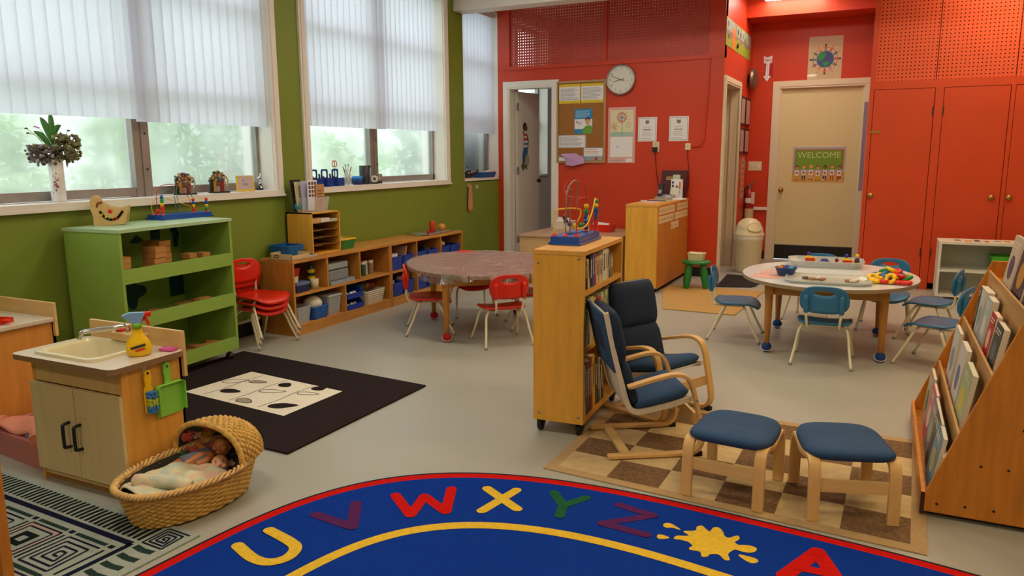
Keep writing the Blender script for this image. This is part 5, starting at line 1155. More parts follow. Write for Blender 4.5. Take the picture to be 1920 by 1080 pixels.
q = MB(); q.tube([(.10, -.06, .02), (.19, -.12, .01)], .026, M_SALM, 10); q.build('sleeve', t2)
q = MB(); q.box((-.075, -.02, 0), (.075, .02, .022), mat('lavender_block', '#7f79b8', .5)); q.solo('toy_block', 'lavender toy bar lying across the pink doll bed', 'toy', (.955, 1.845, .117), -.1, bevel=.004)
q = MB(); q.lathe([(0, .0), (.03, 0), (.036, .022), (.031, .022), (.026, .006), (0, .006)], mat('tan_dish', '#c89a6a', .5), 20); q.solo('toy_dish', 'small tan toy dish at the back of the pink doll bed', 'toy', (.905, 2.03, .115))

# ================================================================ WOODEN CHAIR cut by the left edge
t = thing('wooden_chair', 'orange-brown wooden chair leg at the lower left edge, on the spiral rug', 'chair', (1.70, 1.04, .0068), 0)
for (x, y, h) in ((.118, .15, .50), (-.14, .15, .50), (.118, -.12, .50), (-.14, -.12, .50)): q = MB(); q.box((x - .016, y - .016, 0), (x + .016, y + .016, h), W_PINE); q.build('leg', t, bevel=.003)
for z in (.13, ): q = MB(); q.box((-.125, .142, z - .014), (.103, .158, z + .014), W_PINE); q.build('rail', t)
q = MB(); q.box((-.155, -.135, .255), (.130, .165, .275), W_PINE); q.build('seat', t, bevel=.005)
for x in (.118, -.14): q = MB(); q.prism(rrect(x - .022, -.14, x + .022, .172, .02, 5), .50, .52, W_BIRCH); q.build('armrest', t, bevel=.003)

# ================================================================ WICKER DOLL CRADLE
M_WICK = mat('wicker_cane', '#cfa552', .5, var=.22, vscale=40); M_WICKD = mat('wicker_stake', '#b88c40', .5, var=.2, vscale=40); M_LINE = mat('floral_lining', '#35342e', .9)
CRL = (1.82, 1.858, .0075); CR_R = -.02
t = thing('doll_cradle', 'woven wicker doll cradle with hood on the floor beside the play sink', 'doll cradle', CRL, CR_R)
def cr(a, k):  # k 0 bottom .. 1 rim; egg plan, long axis y, hood towards +y
    s = math.sin(a); c = math.cos(a); e = 2 / 2.3
    hx = .135 + .040 * k; hy = .225 + .042 * k
    z = .130 * k + .018 * k * max(0, s) ** 1.5
    return Vector((hx * (1 - .10 * max(0, -s)) * math.copysign(abs(c) ** e, c), hy * math.copysign(abs(s) ** e, s), z))
q = MB(); NS = 60
for r in range(15):
    k = (r + .4) / 15; P = []
    for i in range(NS * 4):
        a = 2 * PI * i / (NS * 4); p = cr(a, k); d = Vector((p.x, p.y, 0)).normalized(); P.append(p + d * .0035 * math.cos(NS / 2 * a + (r % 2) * PI) + Vector((0, 0, .004)))
    q.tube(P, .0047, M_WICK, 6, True)
q.build('weave', t)
q = MB()
for i in range(NS):
    a = 2 * PI * (i + .5) / NS; q.tube([cr(a, k / 6) + Vector((0, 0, .003)) for k in range(7)], .003, M_WICKD, 5)
q.build('stakes', t)
MB().poly([(cr(2 * PI * i / 48, .02).x, cr(2 * PI * i / 48, .02).y) for i in range(48)], M_WICKD, FL, .004).build('bottom', t)
q = MB()
for ph in (0, 2 * PI / 3, 4 * PI / 3):
    P = []
    for i in range(260):
        a = 2 * PI * i / 260; p = cr(a, 1.02); d = Vector((p.x, p.y, 0)).normalized(); P.append(p + d * (.009 * math.cos(30 * a + ph) + .006) + Vector((0, 0, .006 + .007 * math.sin(30 * a + ph))))
    q.tube(P, .0055, mat('wicker_rim', '#d6b070', .5, var=.2, vscale=40), 6, True)
q.build('braided_rim', t)
# hood: half dome over the +y end
def hood(u, v):  # u 0..1 around from left to right, v 0 front .. 1 back
    th = PI * u; k = math.cos(v * PI / 2) ** .55 if v < 1 else 0
    y = .095 + .165 * math.sin(v * PI / 2)
    w_ = .176 * k + .0; h_ = .132 * k
    return Vector((-w_ * math.cos(th), y, .143 + .01 * (y - .1) / .19 + h_ * math.sin(th) ** .8))
q = MB()
for j in range(17):
    v = (j / 17) ** 1.0 * .97; P = []
    for i in range(121):
        u = i / 120; p = hood(u, v); nrm = Vector((p.x, p.y * .15, (p.z - .12) * .8)).normalized(); P.append(p + nrm * .0035 * math.cos(36 * PI * u + (j % 2) * PI))
    q.tube(P, .0062, M_WICK, 6)
q.build('hood_weave', t)
q = MB()
for i in range(1, 36): q.tube([hood(i / 36, v / 10 * .97) for v in range(11)], .0032, M_WICKD, 5)
q.build('hood_stakes', t)
q = MB()
for ph in (0, 2 * PI / 3, 4 * PI / 3):
    P = []
    for i in range(121):
        u = i / 120; p = hood(u, 0); o_ = Vector((-math.cos(PI * u), 0, math.sin(PI * u))); P.append(p + o_ * .007 * math.cos(34 * PI * u + ph) + Vector((0, -.008 - .007 * math.sin(34 * PI * u + ph), 0)))
    q.tube(P, .0052, M_WICK, 6)
q.build('hood_rim', t)
# lining with flowers
q = MB(); q.grid(lambda u, v: tuple((lambda p: (p.x * .955, p.y * .955, p.z + .004))(cr(2 * PI * u, .05 + .93 * v))), 48, 6, M_LINE, cu=True); q.grid(lambda u, v: tuple((lambda p: (p.x * .95, p.y - .006, p.z - .009))(hood(.02 + .96 * u, v * .96))), 30, 8, M_LINE)
FLW = [mat('lining_pink', '#d86a5e', .9), mat('lining_rose', '#b8545a', .9), mat('lining_gold', '#c8a032', .9), mat('lining_leaf', '#3f6a44', .9), mat('lining_blue', '#3a4660', .9), mat('lining_cream', '#dcb8a4', .9)]
def blossom(c, nrm, r, m):
    nrm = Vector(nrm).normalized(); u_ = nrm.orthogonal().normalized(); v_ = nrm.cross(u_); P = []
    for i in range(20):
        a = 2 * PI * i / 20; k = r * (1 + .25 * math.cos(5 * a)); P.append(Vector(c) + (u_ * math.cos(a) + v_ * math.sin(a)) * k)
    q.add(P, [tuple(range(20))], m)
for i in range(70):
    a = R.uniform(0, 2 * PI); k = R.uniform(.35, .93); p = cr(a, k); blossom((p.x * .95, p.y * .95, p.z + .006), (-p.x, -p.y * .6, .02), R.uniform(.010, .024), R.choice(FLW))
for i in range(60):
    u, v = R.uniform(.06, .94), R.uniform(.05, .75); p = hood(u, v); blossom((p.x * .925, p.y - .010, p.z - .014), (-p.x, -.08, .10 - p.z), R.uniform(.012, .030), R.choice(FLW))
q.build('floral_lining', t)
CM = T(*CRL) @ RZ(CR_R)
# mattress, dolls, blanket
q = MB(); P = [(cr(2 * PI * i / 40, .3).x * .9, cr(2 * PI * i / 40, .3).y * .9) for i in range(40)]; q.prism(P, .008, .045, M_LINE); o = q.solo('doll_mattress', 'dark floral mattress in the wicker cradle under the dolls', 'mattress', CRL, CR_R, bevel=.008)
def doll(label, hx, hy, hz, skin, rzz, tiltx, eyes_open, suit, arm_up):
    """lying doll: head at (hx,hy,hz), body towards -y"""
    t = thing('baby_doll', label, 'doll', CM @ Vector((hx, hy, hz)), CR_R + (-.38 if arm_up else .08))
    S = mat('doll_skin_' + suit[1:], skin, .4, var=.05, vscale=20); hm = RZ(rzz) @ RX(tiltx)
    q = MB(); me = bpy.data.meshes.new('s')
    # body + arms as one skinned surface
    V_ = [(0, -.030, -.012), (0, -.050, -.016), (0, -.085, -.022), (0, -.135, -.030), (-.034, -.052, -.012), (-.060, -.060, .002) if arm_up else (-.05, -.075, -.012), (-.092, -.062, .012) if arm_up else (-.055, -.11, -.02), (.034, -.052, -.014), (.052, -.085, -.02), (.055, -.12, -.02), (-.026, -.165, -.034), (.026, -.165, -.034), (-.032, -.21, -.05), (.032, -.21, -.05)]
    E_ = [(0, 1), (1, 2), (2, 3), (1, 4), (4, 5), (5, 6), (1, 7), (7, 8), (8, 9), (3, 10), (3, 11), (10, 12), (11, 13)]
    Rr = [.016, .026, .034, .032, .017, .013, .011, .017, .013, .011, .02, .02, .014, .014]
    me.from_pydata(V_, E_, []); ob = bpy.data.objects.new('body', me); COL.objects.link(ob); ob.parent = t
    k = ob.modifiers.new('skin', 'SKIN'); k.use_smooth_shade = True
    for v, r in zip(me.skin_vertices[0].data, Rr): v.radius = (r, r)
    me.skin_vertices[0].data[3].use_root = True; k2 = ob.modifiers.new('subs', 'SUBSURF'); k2.levels = 1; k2.render_levels = 2; me.materials.append(S)
    if arm_up:
        hnd = MB(); c = Vector((-.098, -.062, .014)); hnd.ball(c, .011, S, 10, sc=(1, 1, .7))
        for i in range(4): a = -.5 + i * .33; d = Vector((-.8, -.35 + .25 * i, .35)).normalized(); hnd.tube([c + d * .005 + Vector((0, i * .005 - .008, 0)), c + d * (.020 - .002 * abs(i - 1.5)) + Vector((0, i * .006 - .009, 0))], [.0042, .0034], S, 6)
        hnd.tube([c, c + Vector((-.004, .010, .013))], [.0045, .0036], S, 6); hnd.build('hand', ob)
    def hf(p):  # cheeks, chin, brow
        return 1 + .08 * max(0, -p.y) * max(0, .6 - abs(p.z)) - .05 * max(0, p.y) * (p.z < -.4)
    q.ball((0, 0, .0), .036, S, 24, hm, sc=(.92, 1.08, .98), fn=hf)
    # face looks along local +z (upwards) tilted; features on +z side, chin to -y
    q.ball((0, -.008, .0365), .0052, S, 10, hm, sc=(1, .9, .9)); q.ball((-.017, -.013, .027), .010, S, 10, hm); q.ball((.017, -.013, .027), .010, S, 10, hm); q.ball((0, -.027, .022), .009, S, 10, hm)
    for s in (-1, 1): q.ball((s * .034, -.003, -.002), .008, S, 8, hm, sc=(.5, 1, .8))
    hd = q.build('head', t)
    f_ = MB(); lip = mat('doll_lip', '#b5564a', .5); f_.ball((0, -.0205, .0335), .0055, lip, 10, hm, sc=(1.2, .5, .5))
    for s in (-1, 1):
        if eyes_open:
            f_.ball((s * .0125, .004, .0315), .0052, C_PAPER, 10, hm, sc=(1, .8, .6)); f_.ball((s * .0125, .004, .0345), .0032, mat('doll_iris', '#4a5a6a', .2), 10, hm, sc=(1, 1, .5)); f_.ball((s * .0125, .004, .0357), .0015, C_BLACK, 8, hm)
        f_.tube([hm @ Vector((s * .0125 + dx, .0105 - dx * dx * 60 if eyes_open else .002 - .004 + dx * dx * 70, .033)) for dx in (-.006, -.003, 0, .003, .006)], .0008, C_INKD, 5)
    f_.build('face', hd)
    c_ = MB(); sm = mat('doll_suit_' + suit[1:], suit, .9); c_.grid(lambda u, v: (.040 * math.cos(2 * PI * u) * (1 - .1 * v), -.045 - .11 * v, -.02 - .012 * v + .032 * math.sin(2 * PI * u)), 22, 6, sm, cu=True); c_.build('romper', t, solid=.003)
    return t
doll('baby doll with open eyes and light skin lying in the wicker cradle',   .022, .118, .104, '#e6a880', .75, .95, True, '#a9b4c4', False)
doll('baby doll with closed eyes lying deepest under the cradle hood', -.045, .190, .138, '#c07c4a', 1.0, .9, False, '#66748a', True)
q = MB(); M_BLK = mat('pastel_blanket', '#d8ccb8', .95, bump=.35, bscale=250); nt = M_BLK.node_tree; b5 = nt.nodes['Principled BSDF']
tc = nt.nodes.new('ShaderNodeTexCoord'); ck = nt.nodes.new('ShaderNodeTexNoise'); ck.inputs['Scale'].default_value = 14; ck.inputs['Detail'].default_value = 1
rp = nt.nodes.new('ShaderNodeValToRGB'); rp.color_ramp.elements[0].position = .33; rp.color_ramp.elements[0].color = lin('#d9b3a0'); rp.color_ramp.elements[1].position = .68; rp.color_ramp.elements[1].color = lin('#b9c9bb'); e_ = rp.color_ramp.elements.new(.5); e_.color = lin('#ded6b2')
nt.links.new(tc.outputs['Object'], ck.inputs['Vector']); nt.links.new(ck.outputs['Fac'], rp.inputs[0]); nt.links.new(rp.outputs[0], b5.inputs['Base Color'])
def blk(u, v):
    y = -.245 + .335 * v; hw = .126 * max(0, 1 - (abs(y) / .262) ** 2.5) ** .4; x = (2 * u - 1) * hw; e = max(0, 1 - (2 * u - 1) ** 4) ** .5 * (1 - .55 * max(0, v - .6) / .4)
    return (x, y, .098 - .012 * v + .050 * e + e * (.012 * math.sin(11 * u + 2) * math.sin(7 * v) + .007 * math.sin(17 * v + 6 * u)))
q.grid(blk, 30, 30, M_BLK)
q.tube(catmull([(-.04, -.19, .150), (.03, -.175, .158), (.09, -.145, .152), (.145, -.12, .140)], 6), [.022 + .001 * math.sin(i) for i in range(19)], M_BLK, 12)
o = q.solo('doll_blanket', 'pastel pink, yellow and mint blanket over the dolls in the cradle', 'blanket', CRL, CR_R, solid=.006)

# ================================================================ TALL DIVIDER CABINET, LOW CABINET, WHITE SHELF, RED CUPBOARDS
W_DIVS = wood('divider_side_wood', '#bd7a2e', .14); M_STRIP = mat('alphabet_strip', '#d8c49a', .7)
t = thing('divider_cabinet', 'tall golden-wood cabinet end-on to the red wall with alphabet strips on its side', 'cabinet', (0, 0, 0))
q = MB(); q.box((1.925, 6.80, .05), (2.225, 7.985, .805), W_MAPLE); q.build('carcass', t)
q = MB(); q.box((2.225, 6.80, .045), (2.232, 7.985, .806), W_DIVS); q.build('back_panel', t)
q = MB(); q.box((1.923, 6.797, .805), (2.234, 7.987, .823), W_MAPLEH); q.build('top', t)
q = MB(); q.box((1.95, 6.83, 0), (2.20, 7.96, .05), C_DARK); q.build('plinth', t)
DF = frame((2.232, 0, 0), (0, 1, 0), (0, 0, 1))
def strip(y0, y1, z0, z1, txt, label):
    q = MB(); q.box((y0, z0, 0), (y1, z1, .0015), M_STRIP, DF); n = len(txt)
    for i, ch in enumerate(txt): q.text(ch, (z1 - z0) * .62, mat('strip_ink_red', '#a85a4a', .7) if i % 5 == 2 else C_INKD, DF @ T(y0 + (y1 - y0) * (i + .5) / n, (z0 + z1) / 2, 0), .002)
    q.solo('alphabet_strip', label, 'sign')
strip(6.82, 7.41, .728, .795, 'AaBbCcDdEeFf', 'buff alphabet strip on the cabinet side, upper row nearest the camera')
strip(7.50, 7.97, .728, .795, 'GgHhIiJjKk', 'buff alphabet strip on the cabinet side, upper row next to the red wall')
strip(6.82, 7.37, .645, .712, 'LlMmNnOoPpQq', 'buff alphabet strip on the cabinet side, second row nearest the camera')
strip(7.41, 7.95, .645, .712, 'RrSsTtUuVv', 'buff alphabet strip on the cabinet side, second row next to the red wall')
strip(7.27, 7.58, .560, .627, 'XxYyZz', 'short buff alphabet strip alone in the lowest row on the cabinet side')
ZD = .8235
for x, y, a, m, l in ((2.06, 7.15, .1, '#dba8a8', 'pink sheet of paper at the front of the divider cabinet top'), (2.10, 7.42, -.05, '#bcc8b8', 'pale green sheet of paper on the divider cabinet in front of the phone'), (1.99, 7.33, .2, '#d8b8b0', 'pale rose sheet of paper at the left of the divider cabinet top')):
    q = MB(); q.box((-.08, -.13, 0), (.08, .13, .0012), mat('sheet_' + m[1:], m, .8)); q.solo('paper_sheet', l, 'papers', (x, y, ZD + (.0014 if m != '#dba8a8' else 0)), a)
for x, y, l in ((2.03, 7.28, 'dark pen on the papers, left of the two'), (2.12, 7.30, 'blue pen on the papers, right of the two')):
    q = MB(); q.tube([(-.04, 0, .005), (.045, 0, .005), (.055, 0, .005)], [.004, .004, .001], mat('pen_navy', '#22284a', .4), 8); q.solo('pen', l, 'pen', (x, y, ZD + .003), .35)
t = thing('cordless_phone', 'silver cordless phone with black handset on the divider cabinet', 'phone', (2.06, 7.68, ZD), -.15)
q = MB(); M_SIL = mat('phone_silver', '#a9a6a4', .35, .4); q.prism([(-.05, 0), (.06, 0), (.06, .05), (-.05, .018)], -.09, .09, M_SIL, T(0, 0, 0) @ frame((0, 0, 0), (0, 1, 0), (0, 0, 1)) ); b_ = q.build('base', t, bevel=.004)
q = MB(); F = frame((0, -.05, .0195), (1, 0, 0), Vector((0, .96, .28)).normalized())
for i in range(3):
    for j in range(3): q.box((.01 + i * .02, .02 + j * .016, 0), (.024 + i * .02, .03 + j * .016, .002), C_PAPER, F)
q.box((.02, .075, 0), (.06, .09, .002), C_BLACK, F); q.build('buttons', b_)
q = MB(); HM = T(-.055, -.01, .012) @ RX(-.38) @ T(0, 0, 0); q.box((-.023, -.012, 0), (.023, .012, .15), C_BLACK, HM).box((-.018, -.0135, .045), (.018, -.012, .085), M_SIL, HM).box((-.015, -.0135, .10), (.015, -.012, .13), mat('phone_screen', '#3a4a44', .2), HM); q.build('handset', t, bevel=.005)
q = MB(); q.box((-.10, -.06, 0), (.10, .06, .014), C_PAPER); q.solo('note_pad', 'white pads under the front of the phone and brochures', 'papers', (2.16, 7.70, ZD), -.1)
q = MB(); M_MAR = mat('maroon_binder', '#4a1820', .5); q.box((-.135, 0, 0), (.135, .03, .29), M_MAR); q.box((-.08, -.0015, .19), (.03, 0, .225), mat('gold_label', '#c89a5a', .6)).lines(-.07, .2, .02, .22, 2, C_INKD, frame((0, -.0016, 0), (1, 0, 0), (0, 0, 1)), .0004); o = q.solo('binder', 'maroon binder with a gold label standing against the red wall', 'binder', (2.085, 7.89, ZD)); o.rotation_euler = (-.16, 0, -.06)
t = thing('brochure_holder', 'white brochure holder full of leaflets right of the phone', 'holder', (2.15, 7.79, ZD), -.1)
q = MB(); q.box((-.055, -.012, 0), (.055, .035, .20), C_PAPER); F = frame((0, -.0125, 0), (1, 0, 0), (0, 0, 1)); q.rect(-.053, .0, .053, .2, C_PAPER, F, .0003)
for i, (m, z) in enumerate((('#2a3a5a', .155), ('#4a3a3a', .12), ('#3f6fa8', .09))): q.rect(-.045, z, -.025, z + .025, mat('leaf_pic_%d' % i, m, .5), F, .001)
q.disc((.008, .125), .016, mat('leaf_pic_gold', '#9a8448', .5), F, .001); q.rect(.03, .10, .048, .175, mat('leaf_pic_rose', '#c06a5a', .5), F, .001); q.rect(-.01, .06, .045, .09, mat('leaf_pic_lblue', '#a8b8d8', .5), F, .001); q.build('leaflets', t)
q = MB(); q.box((-.04, .0, .2), (.03, .02, .245), mat('leaf_green', '#b9c9a8', .6)); q.build('tall_leaflet', t)
q = MB(); q.add([(-.05, -.07, 0), (.03, -.07, 0), (.04, -.03, .10), (-.05, -.03, .12)], [(0, 1, 2, 3)], clear_plastic('clear_stand', '#e8e4d0', .6)); q.build('clear_front', t, solid=.003)

t = thing('low_cabinet', 'low pale-wood cabinet against the red wall behind the rolling bookcase', 'cabinet', (0, 0, 0)); W_PLY = wood('pale_ply', '#d0a878', .06)
q = MB(); q.box((.725, 7.03, 0), (1.76, 7.975, .455), W_PLY); q.build('carcass', t)
q = MB(); q.box((.718, 7.015, .455), (1.77, 7.98, .475), mat('cabinet_top_beige', '#bd9c7c', .4, var=.05, vscale=30)); q.build('top', t)
t = tub('tray', 'red letter tray holding white papers on the low cabinet', 'tray', 1.42, 7.62, .4758, .25, .20, .075, C_REDPL)
q = MB(); q.box((-.08, -.06, 0), (.08, .06, .02), C_PAPER); o = q.solo('paper_stack', 'white papers heaped in the red letter tray', 'papers', (1.40, 7.62, .54), .2); o.rotation_euler = (.1, .12, .2)
t = tub('tray', 'white letter tray holding papers beside the white door casing', 'tray', .90, 7.80, .4758, .22, .20, .08, C_WHITE)
q = MB(); q.box((-.07, -.07, 0), (.07, .07, .02), C_PAPER); o = q.solo('paper_stack', 'white papers propped in the white letter tray', 'papers', (.90, 7.80, .55), .2); o.rotation_euler = (.3, .1, .2)

t = thing('white_shelf', 'low white shelf unit on casters before the red cupboards', 'shelf', (0, 0, 0)); M_WSH = mat('white_laminate', '#d5d2c6', .4); M_WSHB = mat('shelf_back_grey', '#bfc0b4', .5)
X0, X1, Y0, Y1 = 4.525, 5.75, 7.42, 7.75
q = MB(); q.box((X0, Y0, .05), (X0 + .02, Y1, .505), M_WSH).box((X1 - .02, Y0, .05), (X1, Y1, .505), M_WSH).box((X0 + .02, Y1 - .012, .05), (X1 - .02, Y1, .505), M_WSHB); q.build('carcass', t)
q = MB(); q.box((X0 - .002, Y0 - .002, .505), (X1 + .002, Y1 + .002, .525), M_WSH)
for i in range(15):
    x = X0 + .12 + i * .075; q.rect(x, Y0 + .05 + R.uniform(0, .1), x + R.uniform(.03, .07), Y0 + .18 + R.uniform(0, .1), mat('strip_print_%d' % (i % 4), ['#8f8a80', '#c78a4a', '#5a4a48', '#b0402a'][i % 4], .7), FL, .5255)
q.build('top', t)
for z in (.05, .268): q = MB(); q.box((X0 + .02, Y0, z), (X1 - .02, Y1 - .012, z + .018), M_WSH); q.build('shelf_board', t)
for x, y in ((X0 + .05, Y0 + .05), (X1 - .05, Y0 + .05), (X0 + .05, Y1 - .05), (X1 - .05, Y1 - .05)): q = MB(); q.lathe([(0, -.012), (.024, -.012), (.024, .012), (0, .012)], C_WHITE, 14, T(x, y, .024) @ RY(PI / 2)); q.box((x - .016, y - .012, .028), (x + .016, y + .012, .05), C_WHITE); q.build('caster', t)
tub('bin', 'bright green plastic bin on the white shelf unit', 'bin', 5.06, 7.58, .287, .28, .24, .12, mat('bright_green_bin', '#3fa81f', .35))

t = thing('storage_cupboard', 'wall of red-orange cupboards with perforated panels above, right of the cream door', 'cupboard', (0, 0, 0)); YC = 8.06
q = MB(); q.box((3.88, YC, .0), (3.917, YC + .02, 1.86), M_ORANGE).box((4.425, YC, 0), (4.492, YC + .02, 1.86), M_ORANGE).box((5.008, YC, 0), (5.04, YC + .02, 1.86), M_ORANGE).box((3.88, YC, 1.86), (7.0, YC + .02, 1.93), M_ORANGE).box((5.55, YC, .06), (7.0, YC + .02, 1.86), M_ORANGE)
q.box((3.88, YC + .0205, 0), (3.90, 9.70, 2.98), M_ORANGE).box((3.88, YC, 1.93), (3.925, YC + .02, 2.98), M_ORANGE); q.build('carcass', t)
q = MB(); q.box((3.90, YC + .09, 0), (7.0, YC + .10, .07), C_DARK); q.build('toe_kick', t)
for a, b_, kx, hx in ((3.919, 4.423, 3.952, 4.415), (4.494, 5.006, 4.935, 4.50), (5.042, 5.548, 5.07, 5.54)):
    q = MB(); q.box((a + .002, YC + .003, .065), (b_ - .002, YC + .022, 1.857), M_ORANGE); d = q.build('door', t, bevel=.003)
    q = MB(); q.lathe([(0, 0), (.012, 0), (.010, .012), (.022, .022), (.026, .030), (.02, .038), (0, .04)], C_BRASS, 16, T(kx, YC + .003, .878) @ RX(PI / 2)); q.build('knob', d)
    for z in (.31, 1.61): q = MB(); q.box((hx - .006, YC - .003, z), (hx + .006, YC + .004, z + .08), mat('hinge_dark', '#5a3a22', .4, .6)); q.build('hinge', d)
q = MB(); q.box((3.905, YC - .004, 1.462), (3.99, YC + .002, 1.482), C_BRASS); q.build('name_plate', t)
for a, b_ in ((3.925, 4.418), (4.424, 5.03), (5.036, 7.0)): q = MB(); q.rect(a, 1.93, b_, 2.98, PEG2, frame((0, YC + .012, 0), (1, 0, 0), (0, 0, 1))); q.build('perforated_panel', t)

# ================================================================ BIN, GREEN STOOL
t = thing('dome_bin', 'cream dome-topped waste bin in the corner by the cream door', 'waste bin', (2.775, 8.55, 0)); M_BINC = mat('bin_cream', '#d6cba4', .35, coat=.2)
q = MB(); q.lathe([(0, 0), (.125, 0), (.135, .02), (.150, .40), (.152, .405), (0, .405)], M_BINC, 32); q.build('bucket', t)
q = MB(); q.lathe([(.146, .352), (.152, .36), (.155, .40), (.153, .402)], mat('bin_liner', '#e4e0cc', .3), 32); q.build('liner', t)
q = MB(); q.lathe([(.158, .40), (.160, .425), (.150, .430), (.144, .48), (.115, .54), (.07, .578), (0, .592)], M_BINC, 32); hd = q.build('dome_lid', t)
q = MB()
def dome_r(z): return max(.02, .152 * math.sqrt(max(0, 1 - ((z - .425) / .168) ** 2)))
for (k0, m_) in ((1.0, mat('flap_seam', '#9a8f6c', .5)), (.93, M_BINC)):
    P = []
    for i in range(28):
        a = 2 * PI * i / 28; z = .497 + .047 * k0 * math.sin(a); th = -.95 + .62 * k0 * math.cos(a); r = dome_r(z) + (.006 if k0 == 1 else .009); P.append((r * math.cos(th), r * math.sin(th), z))
    c_ = (((dome_r(.497) + .004) * math.cos(-.95)), ((dome_r(.497) + .004) * math.sin(-.95)), .503 + .004); q.add([c_] + P, [(0, 1 + i, 1 + (i + 1) % 28) for i in range(28)], m_, True)
q.build('flap', hd)
t = thing('stool', 'small round green stool beside the divider cabinet', 'stool', (2.49, 7.275, .0085), 0); M_GST = mat('stool_green', '#1f7a34', .35, coat=.1)
q = MB(); q.lathe([(0, .225), (.10, .225), (.132, .232), (.140, .245), (.132, .259), (.10, .265), (0, .265)], M_GST, 28); q.build('seat', t)
for k in range(4):
    a = PI / 4 + k * PI / 2 + .25; c, s = math.cos(a), math.sin(a); q = MB(); q.tube([(c * .130, s * .130, 0), (c * .128, s * .128, .01), (c * .118, s * .118, .07), (c * .105, s * .105, .14), (c * .092, s * .092, .215), (c * .088, s * .088, .235)], [.020, .026, .033, .034, .029, .026], M_GST, 14); q.build('leg', t)
t = tub('tub', 'cream plastic tub on the small green stool', 'tub', 2.49, 7.27, .2745, .155, .12, .065, mat('cream_tub', '#cfc69c', .4))
q = MB(); q.box((-.055, -.04, 0), (.055, .04, .016), mat('cream_tissue', '#e0d4ae', .8)); o = q.solo('napkins', 'cream napkins folded in the tub on the green stool', 'napkins', (2.485, 7.27, .327), .1); o.rotation_euler = (0, .12, .1)

# ================================================================ THINGS ON THE RED WALL
t = thing('cork_board', 'cork notice board with wooden frame next to the white door', 'notice board', (0, 0, 0)); M_CORK = mat('cork', '#9c6a34', .9, var=.12, vscale=70); M_BFR = wood('board_frame', '#b08e66', .08)
q = MB(); q.box((.742, 1.195, .001), (1.302, 2.066, .012), M_CORK, WB); q.build('cork', t)
q = MB(); q.box((.735, 1.188, 0), (.757, 2.073, .022), M_BFR, WB).box((1.287, 1.188, 0), (1.309, 2.073, .022), M_BFR, WB).box((.757, 2.050, 0), (1.287, 2.073, .022), M_BFR, WB).box((.757, 1.188, 0), (1.287, 1.210, .022), M_BFR, WB); q.build('board_frame', t)
M_YEL = mat('notice_yellow', '#dcc22e', .6); M_BLU = mat('notice_blue', '#2f86c0', .6)
def sheet(u0, v0, u1, v1, m, z=.0125, F=WB, th=.0012): q = MB(); q.box((u0, v0, z), (u1, v1, z + th), m, F); q.z = z + th + .0004; return q
for a, b_, l in ((.762, 1.012, 'left'), (1.021, 1.280, 'right')):
    q = sheet(a, 1.832, b_, 2.038, M_YEL); q.rect(a + .004, 1.862, b_ - .004, 2.010, C_PAPER, WB, q.z); q.lines(a + .02, 1.868, b_ - .015, 1.995, 9, C_INK, WB, q.z + .0004); q.solo('notice', 'white notice with yellow top and bottom bands, %s of the two on the cork board' % l, 'notice')
q = sheet(.948, 1.505, 1.156, 1.770, M_BLU); z = q.z; q.rect(.95, 1.555, 1.154, 1.662, C_PAPER, WB, z); q.lines(.962, 1.672, 1.14, 1.755, 6, mat('notice_lightblue', '#8fc0e0', .6), WB, z); q.lines(.985, 1.60, 1.05, 1.632, 3, C_INK, WB, z + .0004); q.poly([(.965, 1.645), (.98, 1.632), (.995, 1.648), (.985, 1.625), (.972, 1.62)], mat('notice_navy', '#4a5aa0', .6), WB, z + .0004)
q.poly([(1.04, 1.505), (1.05, 1.56), (1.085, 1.59), (1.13, 1.595), (1.154, 1.58), (1.154, 1.505)], mat('print_green_shirt', '#6aa23a', .6), WB, z + .0006); q.disc((1.102, 1.635), .028, SKIN2, WB, z + .001, 18, .038); q.poly([(1.072, 1.64), (1.074, 1.672), (1.10, 1.686), (1.13, 1.674), (1.133, 1.64), (1.12, 1.655), (1.09, 1.66)], mat('print_brown_hair', '#5a4438', .6), WB, z + .0014)
for x in (1.092, 1.113): q.disc((x, 1.638), .003, C_INKD, WB, z + .0016, 8)
q.stroke([(1.092, 1.617), (1.102, 1.613), (1.113, 1.617)], .003, mat('print_lip', '#a85a4a', .6), WB, z + .0016); q.solo('notice', 'blue and white notice with a smiling child in green on the cork board', 'notice')
q = sheet(.758, 1.355, 1.083, 1.490, mat('sleeve_blue', '#b8c2d8', .5)); q.rect(.762, 1.36, 1.07, 1.485, C_PAPER, WB, q.z); q.lines(.77, 1.368, 1.05, 1.478, 8, C_INK, WB, q.z + .0004); q.solo('notice', 'white typed schedule low at the left of the cork board', 'notice')
q = sheet(1.06, 1.262, 1.278, 1.352, C_PAPER); q.rect(1.06, 1.346, 1.278, 1.352, mat('notice_lightblue', '#8fc0e0', .6), WB, q.z); q.rect(1.06, 1.255, 1.278, 1.266, mat('notice_lightblue', '#8fc0e0', .6), WB, q.z); q.lines(1.07, 1.285, 1.26, 1.34, 3, mat('print_rose', '#c08a80', .6), WB, q.z + .0004, .4); q.solo('notice', 'small white card with pink handwriting at the lower right of the cork board', 'notice')
q = sheet(1.06, 1.215, 1.275, 1.258, mat('grey_card', '#9aa4a8', .5)); q.solo('notice', 'grey strip of card at the lower right of the cork board', 'notice')
q = MB(); q.ball((1.205, 7.982, 1.238), .017, C_REDPL, 14, sc=(1, .5, 1)); q.solo('magnet', 'round red magnet at the lower right of the cork board', 'magnet')
q = MB(); q.box((.762, 1.215, .012), (.80, 1.27, .03), C_ALU, WB).box((.775, 1.21, .03), (.85, 1.25, .034), C_WHITE, WB); q.solo('clip', 'grey metal clip at the lower left corner of the cork board', 'clip')
